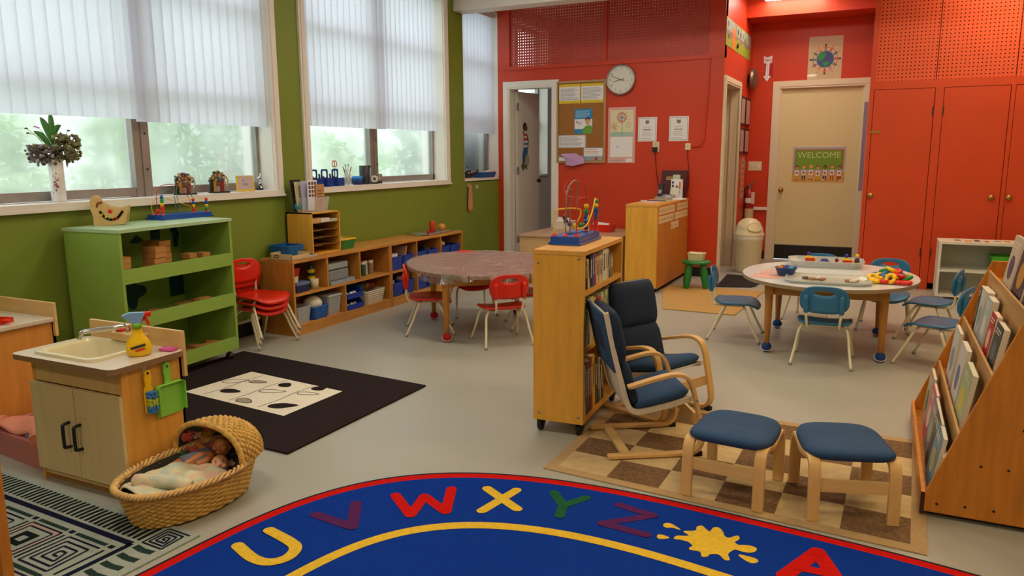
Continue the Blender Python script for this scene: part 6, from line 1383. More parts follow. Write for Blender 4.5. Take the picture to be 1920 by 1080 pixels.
q = MB(); M_LIL = mat('lilac_paper', '#c09aca', .8); q.add([(.80, 7.965, 1.285), (.98, 7.95, 1.295), (1.04, 7.955, 1.262), (.96, 7.94, 1.215), (.82, 7.945, 1.262), (.85, 7.95, 1.262), (.86, 7.955, 1.165), (.95, 7.945, 1.155), (1.085, 7.955, 1.185), (1.06, 7.96, 1.27)], [(0, 1, 2, 3, 4), (5, 6, 7, 3), (3, 7, 8, 9)], M_LIL); q.solo('paper_sheet', 'folded lilac papers hanging off the bottom of the cork board', 'papers', solid=.002)
# clock
def clock(label, M, r, dark=False):
    t = thing('wall_clock', label, 'clock', (0, 0, 0)); q = MB()
    q.lathe([(r * .86, .0), (r, .0), (r, .03), (r * .985, .045), (r * .93, .05), (r * .90, .042)], mat('clock_rim', '#a8a4a0', .3, .8), 48, M); q.build('rim', t)
    q = MB(); q.disc((0, 0), r * .92, mat('clock_face', '#dcdcd2', .4), M, .03, 48); q.build('dial', t)
    q = MB()
    for n in range(1, 13): a = PI / 2 - n * PI / 6; q.text(str(n), r * .20, C_INKD, M @ T(math.cos(a) * r * .74, math.sin(a) * r * .74, 0), .0305)
    q.build('numerals', t)
    hm = mat('clock_hand', '#4a5060', .4)
    for name, a, L, w_, z in (('hour_hand', math.radians(193), .56, .05, .033), ('minute_hand', math.radians(157), .78, .035, .035), ('second_hand', math.radians(-12), .80, .010, .037)):
        q = MB(); q.prism([(-r * .22, -r * w_ / 2), (r * L, -r * w_ / 3), (r * L, r * w_ / 3), (-r * .22, r * w_ / 2)], 0, .0012, hm, M @ T(0, 0, z) @ RZ(a)); q.build(name, t)
    q = MB(); q.disc((0, 0), r * .92, clear_plastic('clock_glass', '#ffffff', .06, .05), M, .042, 32); q.build('glass', t)
clock('round steel-rimmed wall clock on the red wall above the floral calendar', WB @ T(1.475, 2.058, 0), .158)
# calendar
q = sheet(1.335, 1.187, 1.638, 1.775, mat('calendar_pink', '#dba8a4', .6), .0, WB, .006); z = q.z
q.rect(1.36, 1.475, 1.615, 1.745, mat('calendar_cream', '#ded8b4', .6), WB, z); q.rect(1.36, 1.475, 1.615, 1.515, mat('calendar_mint', '#a0c4b4', .6), WB, z + .0004); q.rect(1.36, 1.25, 1.61, 1.465, C_PAPER, WB, z); q.rect(1.54, 1.197, 1.61, 1.235, C_PAPER, WB, z); q.lines(1.36, 1.20, 1.52, 1.225, 1, C_INK, WB, z)
def daisy(cx, cy, r, n, m, c):
    for i in range(n): a = 2 * PI * i / n; q.poly([(cx + r * .3 * math.cos(a), cy + r * .3 * math.sin(a)), (cx + r * .8 * math.cos(a - .14), cy + r * .8 * math.sin(a - .14)), (cx + r * math.cos(a), cy + r * math.sin(a)), (cx + r * .8 * math.cos(a + .14), cy + r * .8 * math.sin(a + .14))], m, WB, z + .0008)
    q.disc((cx, cy), r * .3, c, WB, z + .0012, 14)
M_FR = mat('calendar_flower', '#c0505a', .6); q.stroke([(1.49, 1.665), (1.492, 1.48)], .006, mat('calendar_stem', '#6a9a5a', .6), WB, z + .0006); q.stroke([(1.405, 1.575), (1.43, 1.50)], .004, mat('calendar_stem', '#6a9a5a', .6), WB, z + .0006)
daisy(1.487, 1.668, .062, 14, M_FR, mat('calendar_lilac', '#8a8ac0', .6)); daisy(1.405, 1.575, .045, 7, M_FR, mat('calendar_gold', '#c0a040', .6)); q.lines(1.53, 1.55, 1.60, 1.62, 4, mat('calendar_text', '#b0b8a0', .6), WB, z + .0006, .3); q.lines(1.43, 1.35, 1.46, 1.37, 2, mat('calendar_blue', '#7a88c8', .6), WB, z + .0006); q.stroke([(1.338, 1.47), (1.636, 1.47)], .003, C_INK, WB, z + .0006)
for i in range(14): q.disc((1.38 + R.uniform(0, .22), 1.60 + R.uniform(0, .13)), .004, R.choice([M_FR, mat('calendar_gold', '#c0a040', .6), mat('calendar_lilac', '#8a8ac0', .6)]), WB, z + .0005, 8)
q.solo('calendar', 'pink-bordered calendar with red daisies under the clock', 'calendar')
for a, l in ((1.668, 'left one, above the power outlet'), (2.002, 'right one, above the phone jack')):
    q = sheet(a, 1.412, a + .203, 1.664, C_PAPER, 0, WB, .005); z = q.z; q.stroke([(a + .012, 1.425), (a + .191, 1.425), (a + .191, 1.652), (a + .012, 1.652)], .004, mat('certificate_border', '#7d8a90', .6), WB, z, True, False)
    q.disc((a + .10, 1.608), .022, mat('crest_grey', '#8a8478', .6), WB, z + .0002, 12, .016)
    for dx in (-.014, 0, .014): q.poly([(a + .094 + dx, 1.612), (a + .1 + dx, 1.642), (a + .106 + dx, 1.612)], C_INKD, WB, z + .0004)
    q.lines(a + .05, 1.555, a + .155, 1.565, 1, C_INK, WB, z); q.lines(a + .055, 1.525, a + .15, 1.54, 1, C_INKD, WB, z); q.lines(a + .045, 1.465, a + .16, 1.515, 5, C_INK, WB, z, .3); q.lines(a + .03, 1.435, a + .175, 1.45, 1, C_INK, WB, z)
    q.solo('certificate', 'framed white certificate with crest on the red wall, ' + l, 'certificate')
t = thing('power_outlet', 'cream power outlet with a black adapter plugged in, below the left certificate', 'outlet', (0, 0, 0)); q = MB(); q.box((1.832, 1.30, 0), (1.902, 1.408, .006), C_CREAM, WB); q.disc((1.867, 1.378), .016, mat('outlet_face', '#c4b890', .5), WB, .0065, 14); q.build('plate', t)
q = MB(); q.box((1.838, 1.302, .006), (1.886, 1.352, .04), C_BLACK, WB); q.tube(catmull([(1.862, 7.97, 1.302), (1.868, 7.985, 1.22), (1.885, 7.985, 1.08), (1.905, 7.98, .96), (1.945, 7.95, .88), (2.0, 7.84, .835), (2.03, 7.77, .83)], 6), .0035, C_BLACK, 6); q.solo('power_adapter', 'black adapter and its cord running from the power outlet down to the phone', 'adapter')
t = thing('phone_jack', 'small cream phone jack below the right certificate', 'jack', (0, 0, 0)); q = MB(); q.box((2.178, 1.318, 0), (2.234, 1.388, .014), C_CREAM, WB); q.disc((2.206, 1.358), .006, C_DARK, WB, .0145, 10); q.build('plate', t, bevel=.003)
q = MB(); q.tube(catmull([(2.206, 7.982, 1.318), (2.208, 7.985, 1.24), (2.222, 7.985, 1.15), (2.225, 7.985, 1.05), (2.228, 7.975, .95), (2.21, 7.955, .86), (2.17, 7.93, .83)], 6), .003, C_BLACK, 6); q.build('cord', t)

# ================================================================ ALCOVE
PRINTS = [mat('print_lime', '#8f9a2a', .6), mat('print_orange', '#d87a28', .6), mat('print_mauve', '#8a6878', .6), mat('print_sage', '#8a9a80', .6), mat('print_steel', '#9aa6ac', .6), mat('print_brown', '#5a4a34', .6)]
q = sheet(8.02, 2.352, 9.56, 2.628, PRINTS[0], .0, WS, .003); z = q.z
for i in range(16): u = 8.06 + i * .095; q.rect(u, 2.50, u + .075, 2.62, R.choice([PRINTS[3], PRINTS[4], PRINTS[4]]), WS, z)
for i in range(13): u = 8.05 + i * .115; q.rect(u, 2.46 + R.uniform(-.02, .02), u + .09, 2.51, PRINTS[2], WS, z + .0004)
for i in range(22): q.disc((8.08 + R.uniform(0, 1.4), 2.37 + R.uniform(0, .2)), R.uniform(.02, .05), R.choice([PRINTS[0], PRINTS[5], mat('print_yellowgreen', '#a8a032', .6)]), WS, z + .0006, 12, .03)
for u in (8.36, 8.46): q.rect(u, 2.355, u + .08, 2.56, PRINTS[1], WS, z + .001)
q.solo('poster', 'long colourful forest picture high on the side wall above the narrow doorway', 'poster')
t = thing('alarm_bell', 'domed metal alarm bell at the corner of the alcove', 'bell', (0, 0, 0)); M = frame((2.54, 9.52, 2.14), (0, 1, 0), (0, 0, 1)); q = MB(); q.lathe([(0, 0), (.05, 0), (.05, .03), (0, .03)], C_DARK, 20, M); q.build('mount', t)
q = MB(); q.lathe([(.125, .03), (.13, .035), (.125, .06), (.10, .085), (.06, .10), (.02, .105), (.018, .112), (0, .114)], mat('bell_steel', '#8a7a68', .35, .8), 32, M); q.build('gong', t)
for y0, y1, z0, z1, l in ((9.00, 9.28, 1.60, 1.92, 'upper left'), (9.33, 9.64, 1.60, 1.92, 'upper right'), (9.00, 9.28, 1.28, 1.57, 'lower left'), (9.33, 9.64, 1.28, 1.57, 'lower right')):
    t = thing('framed_certificate', 'dark-framed certificate on the side wall of the alcove, %s of four' % l, 'frame', (0, 0, 0)); q = MB(); q.box((y0, z0, 0), (y1, z1, .02), mat('frame_dark', '#2a1a1a', .4), WS); q.build('frame', t)
    q = MB(); q.rect(y0 + .03, z0 + .025, y1 - .03, z1 - .025, mat('mat_rose', '#c0a094', .6), WS, .0205); q.lines(y0 + .07, z0 + .06, y1 - .07, z1 - .06, 6, C_INK, WS, .021, .3); q.build('print', t)
for y0, y1, z0, z1, m, l in ((8.99, 9.22, .98, 1.25, '#b8685a', 'pale red sheet taped left'), (9.30, 9.52, .76, 1.25, '#c8a082', 'long tan sheet taped right')):
    q = sheet(y0, z0, y1, z1, mat('taped_' + m[1:], m, .6), 0, WS, .002); q.lines(y0 + .03, z0 + .04, y1 - .03, z1 - .04, 6, mat('taped_print', '#9a6a58', .7), WS, q.z, .3); q.solo('notice', l + ' below the framed certificates in the alcove', 'notice')
q = MB(); q.poly([(2.676, 2.42), (2.715, 2.402), (2.775, 2.42), (2.768, 2.338), (2.745, 2.332), (2.740, 2.19), (2.768, 2.19), (2.722, 2.125), (2.676, 2.19), (2.702, 2.19), (2.706, 2.332), (2.678, 2.338)], C_PAPER, WA, .002); q.rect(2.69, 2.17, 2.785, 2.33, mat('arrow_red', '#a81418', .5), WA, .001)
q.text('FIRE', .045, mat('sign_red', '#a01a24', .5), WA @ T(2.724, 2.366, 0), .0026)
for i, ch in enumerate('EXTINGUISHER'): q.text(ch, .0165, mat('sign_red', '#a01a24', .5), WA @ T(2.723, 2.322 - i * .0145, 0), .0026)
q.solo('fire_sign', 'white arrow sign reading FIRE EXTINGUISHER pointing down on the alcove wall', 'sign')
t = thing('fire_extinguisher', 'small fire extinguisher hanging in the alcove corner above the dome bin', 'fire extinguisher', (2.60, 9.62, .62)); M_FE = mat('extinguisher_red', '#9a1c18', .35, coat=.3)
q = MB(); q.lathe([(0, -.16), (.05, -.16), (.055, -.15), (.055, .16), (.045, .20), (.02, .22), (.018, .24), (0, .24)], M_FE, 20); q.build('cylinder', t)
q = MB(); q.lathe([(.0555, -.15), (.0555, .0)], mat('extinguisher_cream_label', '#c9b98a', .5), 20); q.lathe([(.056, .07), (.056, .13)], C_PAPER, 20); q.build('label_band', t)
q = MB(); q.tube([(0, 0, .24), (0, 0, .29), (.05, -.02, .30)], .010, C_ALU, 8).tube([(-.03, 0, .26), (.04, -.02, .33)], .008, C_ALU, 8); q.build('valve', t)
q = MB(); q.tube(catmull([(-.02, 0, .27), (-.06, -.02, .2), (-.062, -.03, .0), (-.055, -.04, -.2)], 6), .012, C_BLACK, 8); q.build('hose', t)
q = MB(); q.box((.03, -.06, .06), (.07, -.055, .20), mat('tag_paper', '#d8c8b0', .7)); q.build('inspection_tag', t)
t = thing('light_switch', 'cream three-gang switch plate on the alcove wall', 'switch', (0, 0, 0)); q = MB(); q.box((2.556, 1.075, 0), (2.712, 1.185, .006), C_CREAM, WA); q.build('plate', t, bevel=.002)
for u, m in ((2.59, C_CREAM), (2.635, C_CREAM), (2.68, C_WHITE)): q = MB(); q.box((u - .012, 1.105, .006), (u + .012, 1.155, .010), m, WA); q.box((u - .004, 1.125, .01), (u + .004, 1.14, .018), m, WA); q.build('toggle', t)
# globe poster
q = sheet(3.172, 2.112, 3.535, 2.600, mat('poster_cream', '#c9bb94', .35, coat=.6), .002, WA, .002); z = q.z; c0 = (3.355, 2.345)
gm = mat('poster_globe_blue', '#3a4f86', .5); q.disc(c0, .092, gm, WA, z, 32); q.poly([(c0[0] - .085, c0[1] + .0), (c0[0] - .07, c0[1] + .055), (c0[0] - .02, c0[1] + .088), (c0[0] + .005, c0[1] + .06), (c0[0] - .01, c0[1] + .02), (c0[0] - .04, c0[1] - .02)], C_GRNPL, WA, z + .0005); q.poly([(c0[0] - .03, c0[1] - .04), (c0[0] + .03, c0[1] - .025), (c0[0] + .05, c0[1] - .05), (c0[0] + .0, c0[1] - .085)], C_GRNPL, WA, z + .0005)
KC = [mat('poster_kid_%d' % i, c, .5) for i, c in enumerate(['#c0503a', '#c8502a', '#2f4f6a', '#c03a30', '#3a6a4a', '#b88aa0', '#c84a3a', '#d0a040', '#7a3a4a', '#3f5a90', '#2f7a4a', '#d0a040'])]
for i in range(12):
    a = PI / 2 - i * PI / 6; d = Vector((math.cos(a), math.sin(a))); s = Vector((-d.y, d.x)); b0 = Vector(c0) + d * .094
    for sg in (-1, 1): q.stroke([b0 + s * sg * .014, b0 + d * .022], .007, C_INKD if i % 2 else gm, WA, z + .0006, False, False); q.stroke([b0 + d * .042, b0 + d * .034 + s * sg * .032], .006, KC[i], WA, z + .0007, False, False)
    q.stroke([b0 + d * .020, b0 + d * .044], .016, KC[i], WA, z + .0008); q.disc(b0 + d * .060, .012, SKIN1 if i % 3 == 0 else SKIN2, WA, z + .0009, 12); q.disc(b0 + d * .066, .010, PRINTS[5] if i % 2 else mat('print_black_hair', '#1d1512', .6), WA, z + .00085, 10)
pm = mat('poster_text', '#a8665a', .6)
def arc(txt, r, cy_, size, flip=1):
    n = len(txt); span = n * size * .62 / r
    for i, ch in enumerate(txt): a = PI / 2 + span / 2 - span * (i + .5) / n; q.text(ch, size, pm, WA @ T(c0[0] + r * math.cos(a), cy_ + r * math.sin(a), 0) @ RZ(a - PI / 2), z + .0006)
arc('The Greatest Natural Resource', .32, 2.225, .019); arc('That Any Country Can Have', .30, 2.217, .019); arc('Is Its Children', .30, 1.875, .020)
q.solo('globe_poster', 'laminated poster of children around a globe above the cream door', 'poster')
# welcome poster on the door
WD = frame((0, 9.745, 0), (1, 0, 0), (0, 0, 1)); q = sheet(3.062, .940, 3.640, 1.352, mat('welcome_sand', '#c8a24a', .5), .0, WD, .002); z = q.z
q.rect(3.062, 1.06, 3.640, 1.352, mat('welcome_grey', '#a8a8ae', .5), WD, z); q.rect(3.085, 1.09, 3.62, 1.325, mat('welcome_frame', '#a0602a', .5), WD, z + .0004); q.rect(3.097, 1.09, 3.608, 1.312, mat('welcome_green', '#6f9a28', .5), WD, z + .0008)
q.text('WELCOME', .098, mat('chalk_green', '#c2d08a', .7), WD @ T(3.352, 1.255, 0), z + .0012)
KD = [('#1d1512', '#c08a5a', '#d8964a', '#c09a5a'), ('#c05a28', '#d8a882', '#8a3a5a', '#2f4a7a'), ('#d8b030', '#d8a060', '#b8a0a0', '#c8a08a'), ('#5a3020', '#d8a060', '#c8402a', '#c8a030'), ('#3a2a20', '#8a5030', '#b8b4b0', '#2f4a7a'), ('#a8502a', '#d8a060', '#e0dcd0', '#c8502a'), ('#1d1a1c', '#b87a48', '#a8a4a0', '#8a2444')]
for i, (h, sk, tp, bt) in enumerate(KD):
    u = 3.115 + i * .078; v = .965 + .004 * (i % 3); k = lambda c: mat('kid_' + c[1:], c, .6)
    for sg in (-1, 1): q.stroke([(u + sg * .012, v + .01), (u + sg * .012, v + .065)], .016, k(bt), WD, z + .0014, False, False); q.disc((u + sg * .015, v), .011, R.choice([C_INKD, C_PAPER, k('#a82a2a')]), WD, z + .0016, 10, .006); q.stroke([(u, v + .115), (u + sg * .028, v + .095)], .010, k(sk), WD, z + .0015)
    q.stroke([(u, v + .07), (u, v + .115)], .036, k(tp), WD, z + .0016, False, False); q.disc((u, v + .152), .021, k(h), WD, z + .0016, 14, .022); q.disc((u, v + .146), .017, k(sk), WD, z + .0018, 14); q.disc((u - .006, v + .149), .002, C_INKD, WD, z + .002, 6); q.disc((u + .006, v + .149), .002, C_INKD, WD, z + .002, 6)
    q.rect(u - .021, v + .052, u + .021, v + .112, C_PAPER, WD, z + .002); q.poly([(u + (.013 + .005 * math.sin(3 * t_ + i)) * math.cos(t_), v + .082 + (.018 + .007 * math.cos((2 + i % 3) * t_ + i)) * math.sin(t_)) for t_ in [2 * PI * k_ / 14 for k_ in range(14)]], mat('card_print', '#8a6a68', .7), WD, z + .0024)
q.rect(3.11, 1.352, 3.60, 1.356, C_PAPER, WD, z); q.solo('welcome_poster', 'poster reading WELCOME with a row of children holding cards on the cream door', 'poster')

# ================================================================ WINDOW SILL THINGS
ZS1 = 1.0308
t = thing('flower_vase', 'tall white vase with orchid leaves and a mossy clump on the window sill', 'vase', (-.075, 2.722, ZS1))
q = MB(); q.lathe([(0, 0), (.036, 0), (.038, .005), (.038, .23), (.034, .235), (.033, .20), (0, .20)], mat('vase_china', '#dcdcda', .2, coat=.5), 28); q.build('vase', t)
q = MB(); 
for i in range(34):
    a = -.75 + R.gauss(0, .22); z = .105 + R.gauss(0, .022); p = Vector((.0384 * math.cos(a), .0384 * math.sin(a), z)); q.ball(p, R.uniform(.002, .0055), R.choice([mat('decal_rose', '#b05a4a', .5), mat('decal_rose', '#b05a4a', .5), mat('decal_olive', '#6a6a4a', .5), mat('decal_brown', '#7a5a48', .5)]), 8, sc=(.3, 1, 1))
q.build('flower_decal', t)
M_MOSS = [mat('moss_%d' % i, c, .95, var=.35, vscale=60, bump=.6, bscale=120) for i, c in enumerate(['#77704c', '#8d8c62', '#5c4a44', '#9a96a4', '#716a62'])]
q = MB(); ux = Vector((.63, .77, 0))
for i in range(520):
    f = R.uniform(-1, 1); lobe = .085 if f > .15 else .060; base = Vector((.0, 0, .262 if f < .15 else .292)) + ux * (f * .115) + Vector((-.77, .63, 0)) * R.uniform(-.05, .05); d = Vector((R.gauss(0, 1), R.gauss(0, 1), R.gauss(0, 1))).normalized()
    p = base + Vector((d.x * .02, d.y * .02, d.z * lobe * R.uniform(.5, 1))) ; r = R.uniform(.006, .014)
    q.ball(p, r, M_MOSS[min(4, int(abs(R.gauss(0, 1.3)))) if f > .1 else R.choice([2, 3, 4, 0])], 6, sc=(R.uniform(.6, 1.3), R.uniform(.6, 1.3), R.uniform(.5, 1.2)))
q.build('moss_clump', t)
M_LEAF = mat('orchid_leaf', '#3f7a2e', .4)
def blade(p0, p1, w_, m=M_LEAF):
    p0, p1 = Vector(p0), Vector(p1); d = p1 - p0; view = Vector((-.83, .55, 0)); s_ = d.cross(view).normalized(); v = []
    for i in range(9):
        k = i / 8; ww_ = w_ * math.sin(PI * (k * .93 + .05)) ** .7; c = p0 + d * k + Vector((0, 0, .02 * math.sin(PI * k))); v += [c - s_ * ww_, c + view * (-.004), c + s_ * ww_]
    q = MB(); q.add(v, [(3 * i + a, 3 * i + 3 + a, 3 * i + 4 + a, 3 * i + 1 + a) for i in range(8) for a in (0, 1)], m, True); q.build('leaf', t, solid=.002)
B0 = Vector((.0, .0, .30)); A_ = lambda u, z: Vector((ux.x * u, ux.y * u, z))
blade(A_(.0, .31), A_(-.048, .46), .017); blade(A_(.002, .33), A_(.0, .485), .014); blade(A_(-.01, .29), A_(-.085, .385), .016); blade(A_(.005, .35), A_(.045, .42), .013); blade(A_(.02, .27), A_(.04, .35), .014); blade(A_(.065, .245), A_(.055, .19), .008, mat('grey_leaf', '#5a6a52', .5))
q = MB(); stm = mat('dry_stem', '#8a8a60', .6)
for a, b_ in ((A_(-.03, .29), A_(-.12, .40)), (A_(-.05, .33), A_(-.115, .375)), (A_(.0, .29), A_(-.06, .40)), (A_(.0, .3), A_(.04, .33)), (A_(.05, .32), A_(.08, .39))): q.tube(catmull([a, (a + b_) / 2 + Vector((0, 0, .012)), b_], 4), .0015, stm, 5)
for p, m in ((A_(-.12, .40), PRINTS[5]), (A_(-.115, .375), PRINTS[5]), (A_(-.065, .405), mat('petal_pink', '#d49ac8', .6)), (A_(-.078, .41), mat('petal_pink', '#d49ac8', .6)), (A_(.03, .335), mat('petal_mauve', '#8a4a6a', .6)), (A_(.045, .335), mat('petal_mauve', '#8a4a6a', .6)), (A_(.06, .34), mat('petal_dark', '#5a2a3a', .6)), (A_(.08, .39), mat('petal_dark', '#5a2a3a', .6)), (A_(-.02, .295), mat('petal_buff', '#b89a6a', .6))):
    q.ball(p, .007, m, 8, sc=(1.4, 1.4, .7))
q.build('flowers', t)
# painted elephants
EL = [mat('elephant_%d' % i, c, .35, coat=.4) for i, c in enumerate(['#7a4a2a', '#4a6a3a', '#b08a2a', '#2a4a6a', '#8a2a2a', '#c8b48a'])]
def elephant(y, x, label, rz):
    t = thing('painted_elephant', label, 'figurine', (x, y, ZS1), rz); q = MB(); q.box((-.03, -.055, 0), (.03, .075, .010), C_BLACK); q.box((-.012, -.055, .010), (.012, -.035, .105), C_BLACK); q.build('stand', t, bevel=.002)
    q = MB()
    for i in range(140):
        a = R.uniform(-.25, PI + .2); r = R.uniform(.0, .056); p = Vector((R.uniform(-.016, .016), r * math.cos(a), .085 + r * 1.05 * math.sin(a))); q.ball(p, .010, R.choice(EL), 6, sc=(.9, 1, 1))
    q.ball((0, 0, .092), .046, EL[0], 16, sc=(.35, 1.05, 1.0)); b_ = q.build('body', t)
    for yy in (-.028, .03): q = MB(); q.tube([(0, yy, .08), (0, yy * 1.1, .04), (0, yy * 1.1, .010)], [.018, .014, .015], EL[2 if yy < 0 else 4], 10); q.build('leg', t)
    q = MB(); q.tube(catmull([(0, .045, .12), (0, .072, .10), (0, .078, .065), (0, .066, .04)], 5), [.008 - .0003 * i for i in range(16)], EL[5], 8); q.build('trunk', t)
elephant(3.56, -.06, 'colourful painted elephant figurine behind the bead maze on the sill', -.2)
elephant(3.83, -.045, 'colourful painted elephant figurine left of the yellow framed card on the sill', -.2)
q = MB(); q.box((-.004, -.062, 0), (.004, .062, .115), mat('frame_yellow', '#d8b23a', .5)); F = frame((.0044, 0, 0), (0, 1, 0), (0, 0, 1)); q.rect(-.048, .014, .048, .103, mat('card_mauve', '#c0aaa8', .7), F, .0002); q.rect(-.062, .109, .062, .115, C_PAPER, F, .0002)
for u, v, h in ((-.012, .04, .018), (.006, .04, .018), (-.015, .075, .01)): q.rect(u, v, u + .005, v + h, C_INKD, F, .0006)
o = q.solo('framed_card', 'small yellow-framed card leaning on the window sill', 'frame', (-.02, 4.06, ZS1)); o.rotation_euler = (0, -.18, -.55)
t = thing('spiral_ornament', 'twisted silver ornament on a navy base at the end of the sill', 'ornament', (-.095, 4.275, ZS1)); q = MB(); q.lathe([(0, 0), (.022, 0), (.026, .012), (0, .014)], mat('navy_base', '#1c2250', .4), 18); q.build('base', t)
q = MB(); q.tube([(.010 * math.cos(a * 1.0), .010 * math.sin(a), .012 + .105 * a / 15) for a in [i * .4 for i in range(38)]], [.004 + .004 * abs(math.sin(i * .55)) for i in range(38)], C_CHROME, 8); q.build('spiral', t)
# window two: caddies, jar, tub, canister
M_CAD = mat('caddy_blue', '#123a8e', .4)
for i, (y, l) in enumerate(((4.835, 'leftmost of three, by the green wall'), (4.965, 'middle one of three'), (5.10, 'rightmost of three, below the orange scissors'))):
    t = thing('tool_caddy', 'blue plastic tool caddy on the window sill, ' + l, 'caddy', (-.06, y, ZS1), .15); q = MB()
    q.box((-.055, -.052, 0), (.055, .052, .004), M_CAD)
    for s in (-1, 1): q.box((s * .055 - .002, -.052, 0), (s * .055 + .002, .052, .068), M_CAD); q.box((-.055, s * .052 - .002, 0), (.055, s * .052 + .002, .06), M_CAD)
    q.build('tray', t)
    q = MB(); F = frame((0, 0, 0), (0, 1, 0), (0, 0, 1)); o_ = rrect(-.050, .060, .050, .140, .018, 5); i_ = rrect(-.034, .074, .034, .126, .016, 5)
    for z in (-.003, .003): q.ribbon(o_, i_, M_CAD, F, z)
    n = len(o_)
    for P in (o_, i_): q.add([(0 - .003, p[0], p[1]) for p in P] + [(.003, p[0], p[1]) for p in P], [(k, (k + 1) % n, n + (k + 1) % n, n + k) for k in range(n)], M_CAD)
    q.build('handle', t)
    for k, (dy, m, mn) in enumerate(((-.03, '#2a2422', 'dark'), (-.005, '#d8d4d0', 'white'), (.022, '#8a3a4a', 'plum'))):
        q = MB(); q.tube([(-.02, dy, .006), (-.026, dy * 1.3, .098 - .01 * k)], .007, mat('marker_' + mn, m, .4), 8); q.solo('marker', '%s marker standing in the %s blue caddy' % (mn, ('left', 'middle', 'right')[i]), 'marker', (-.06, y, ZS1 + .004), .15)
t = thing('scissors', 'orange-handled scissors standing in the right blue caddy', 'scissors', (-.09, 5.13, ZS1 + .006)); q = MB(); q.tube([(0, 0, 0), (0, .005, .14)], .005, C_ALU, 6); q.build('blade', t)
for s in (-1, 1): q = MB(); q.tube([(.0, .005 + s * .014 + .015 * math.cos(a), .175 + .026 * math.sin(a)) for a in [2 * PI * i / 16 for i in range(16)]], .0042, mat('scissor_orange', '#d0642a', .4), 7, True); q.build('handle', t)
t = thing('glass_jar', 'glass jar of paint brushes between the blue caddies and the blue tub', 'jar', (-.06, 5.265, ZS1)); q = MB(); q.lathe([(0, 0), (.032, 0), (.034, .01), (.034, .085), (.030, .095)], clear_plastic('jar_glass', '#d8e4e2', .3, .1), 20); q.build('body', t)
for i in range(6):
    q = MB(); m = mat('brush_%d' % (i % 3), ['#c8b088', '#8a3a30', '#c8d0cc'][i % 3], .5); a = i; p1 = Vector((.03 * math.cos(a), .035 * math.sin(a), .12 + .02 * (i % 3))); q.tube([(.01 * math.cos(a + 2), .01 * math.sin(a + 2), .004), p1], .0035, m, 6); q.tube([p1, p1 * 1.12], [.005, .003], mat('bristle_tan', '#8a6a4a', .8), 6)
    q.solo('paint_brush', 'paint brush in the glass jar on the sill', 'brush', (-.06, 5.265, ZS1), 0, 'brushes in the glass jar')
t = thing('tub', 'small blue round tub with lid beside the black canister on the sill', 'tub', (-.055, 5.395, ZS1)); q = MB(); q.lathe([(0, 0), (.043, 0), (.045, .05), (0, .05)], mat('navy_tub', '#142f6a', .4), 24); q.build('body', t)
q = MB(); q.lathe([(.046, .045), (.048, .05), (.048, .07), (.04, .074), (0, .074)], mat('bright_blue_lid', '#1f7ad0', .35), 24); q.build('lid', t)
q = MB(); q.lathe([(0, 0), (.044, 0), (.046, .01), (.047, .16), (.044, .162), (.041, .155), (.040, .02), (0, .02)], mat('charcoal_plastic', '#2c2c30', .4), 28); q.add([(.03, -.02, .13), (.03, .02, .13), (.062, .0, .155), (.04, -.025, .165), (.04, .025, .165)], [(0, 1, 2), (0, 2, 3), (1, 4, 2), (2, 4, 3)], mat('charcoal_plastic', '#2c2c30', .4)); q.solo('canister', 'tall charcoal canister on the sill by the aluminium window post', 'canister', (-.06, 5.505, ZS1), .8)
t = thing('hole_punch', 'white tape dispenser with black base beside the charcoal canister', 'dispenser', (-.03, 5.605, ZS1), .6); q = MB(); q.box((-.035, -.022, 0), (.035, .022, .012), C_BLACK); q.build('base', t, bevel=.004)
q = MB(); q.lathe([(.014, -.014), (.032, -.014), (.032, .014), (.014, .014), (.014, -.014)], C_WHITE, 22, T(0, 0, .042) @ RX(PI / 2)); q.build('roll', t)
t = thing('pencil_sharpener', 'brown crank pencil sharpener at the right of the charcoal canister', 'sharpener', (-.075, 5.725, ZS1), -.5); q = MB(); q.box((-.03, -.025, 0), (.03, .025, .012), C_BLACK); q.build('base', t)
q = MB(); q.box((-.03, -.032, .012), (.03, .032, .085), mat('sharpener_brown', '#5a4a40', .4)); q.build('body', t, bevel=.012)
q = MB(); q.disc((0, .05), .026, mat('sharpener_plate', '#b8b0a8', .4, .5), frame((.0305, 0, 0), (0, 1, 0), (0, 0, 1)), 0, 20)
for k in range(6): q.disc((.016 * math.cos(k), .05 + .016 * math.sin(k)), .005, C_BLACK, frame((.0305, 0, 0), (0, 1, 0), (0, 0, 1)), .0005, 10)
q.build('dial', t)
# narrow window
t = thing('teapot', 'black teapot with pale floral patch on the narrow window sill', 'teapot', (-.07, 7.38, ZS1), .5); q = MB(); q.lathe([(0, 0), (.05, 0), (.075, .03), (.078, .055), (.06, .085), (.03, .095), (0, .096)], mat('teapot_black', '#131316', .15, coat=.6), 28); q.build('body', t)
q = MB(); q.lathe([(.032, .094), (.02, .104), (.006, .108), (.011, .118), (.006, .126), (0, .127)], mat('teapot_black', '#131316', .15, coat=.6), 20); q.build('lid', t)
q = MB(); q.tube(catmull([(-.06, 0, .08), (-.10, 0, .09), (-.115, 0, .06), (-.075, 0, .03)], 5), .008, C_BLACK, 8); q.build('handle', t)
q = MB(); q.tube(catmull([(.07, 0, .045), (.10, 0, .06), (.115, 0, .09)], 5), [.014 - .0006 * i for i in range(11)], C_BLACK, 8); q.build('spout', t)
q = MB(); q.ball((.045, -.05, .068), .022, mat('floral_patch', '#b8a89a', .4), 10, sc=(.7, .7, .5)); q.build('floral_patch', t)
t = tub('tray', 'blue plastic tray holding papers on the narrow window sill', 'tray', -.07, 7.72, ZS1, .17, .40, .055, mat('tray_blue', '#1450a0', .35))
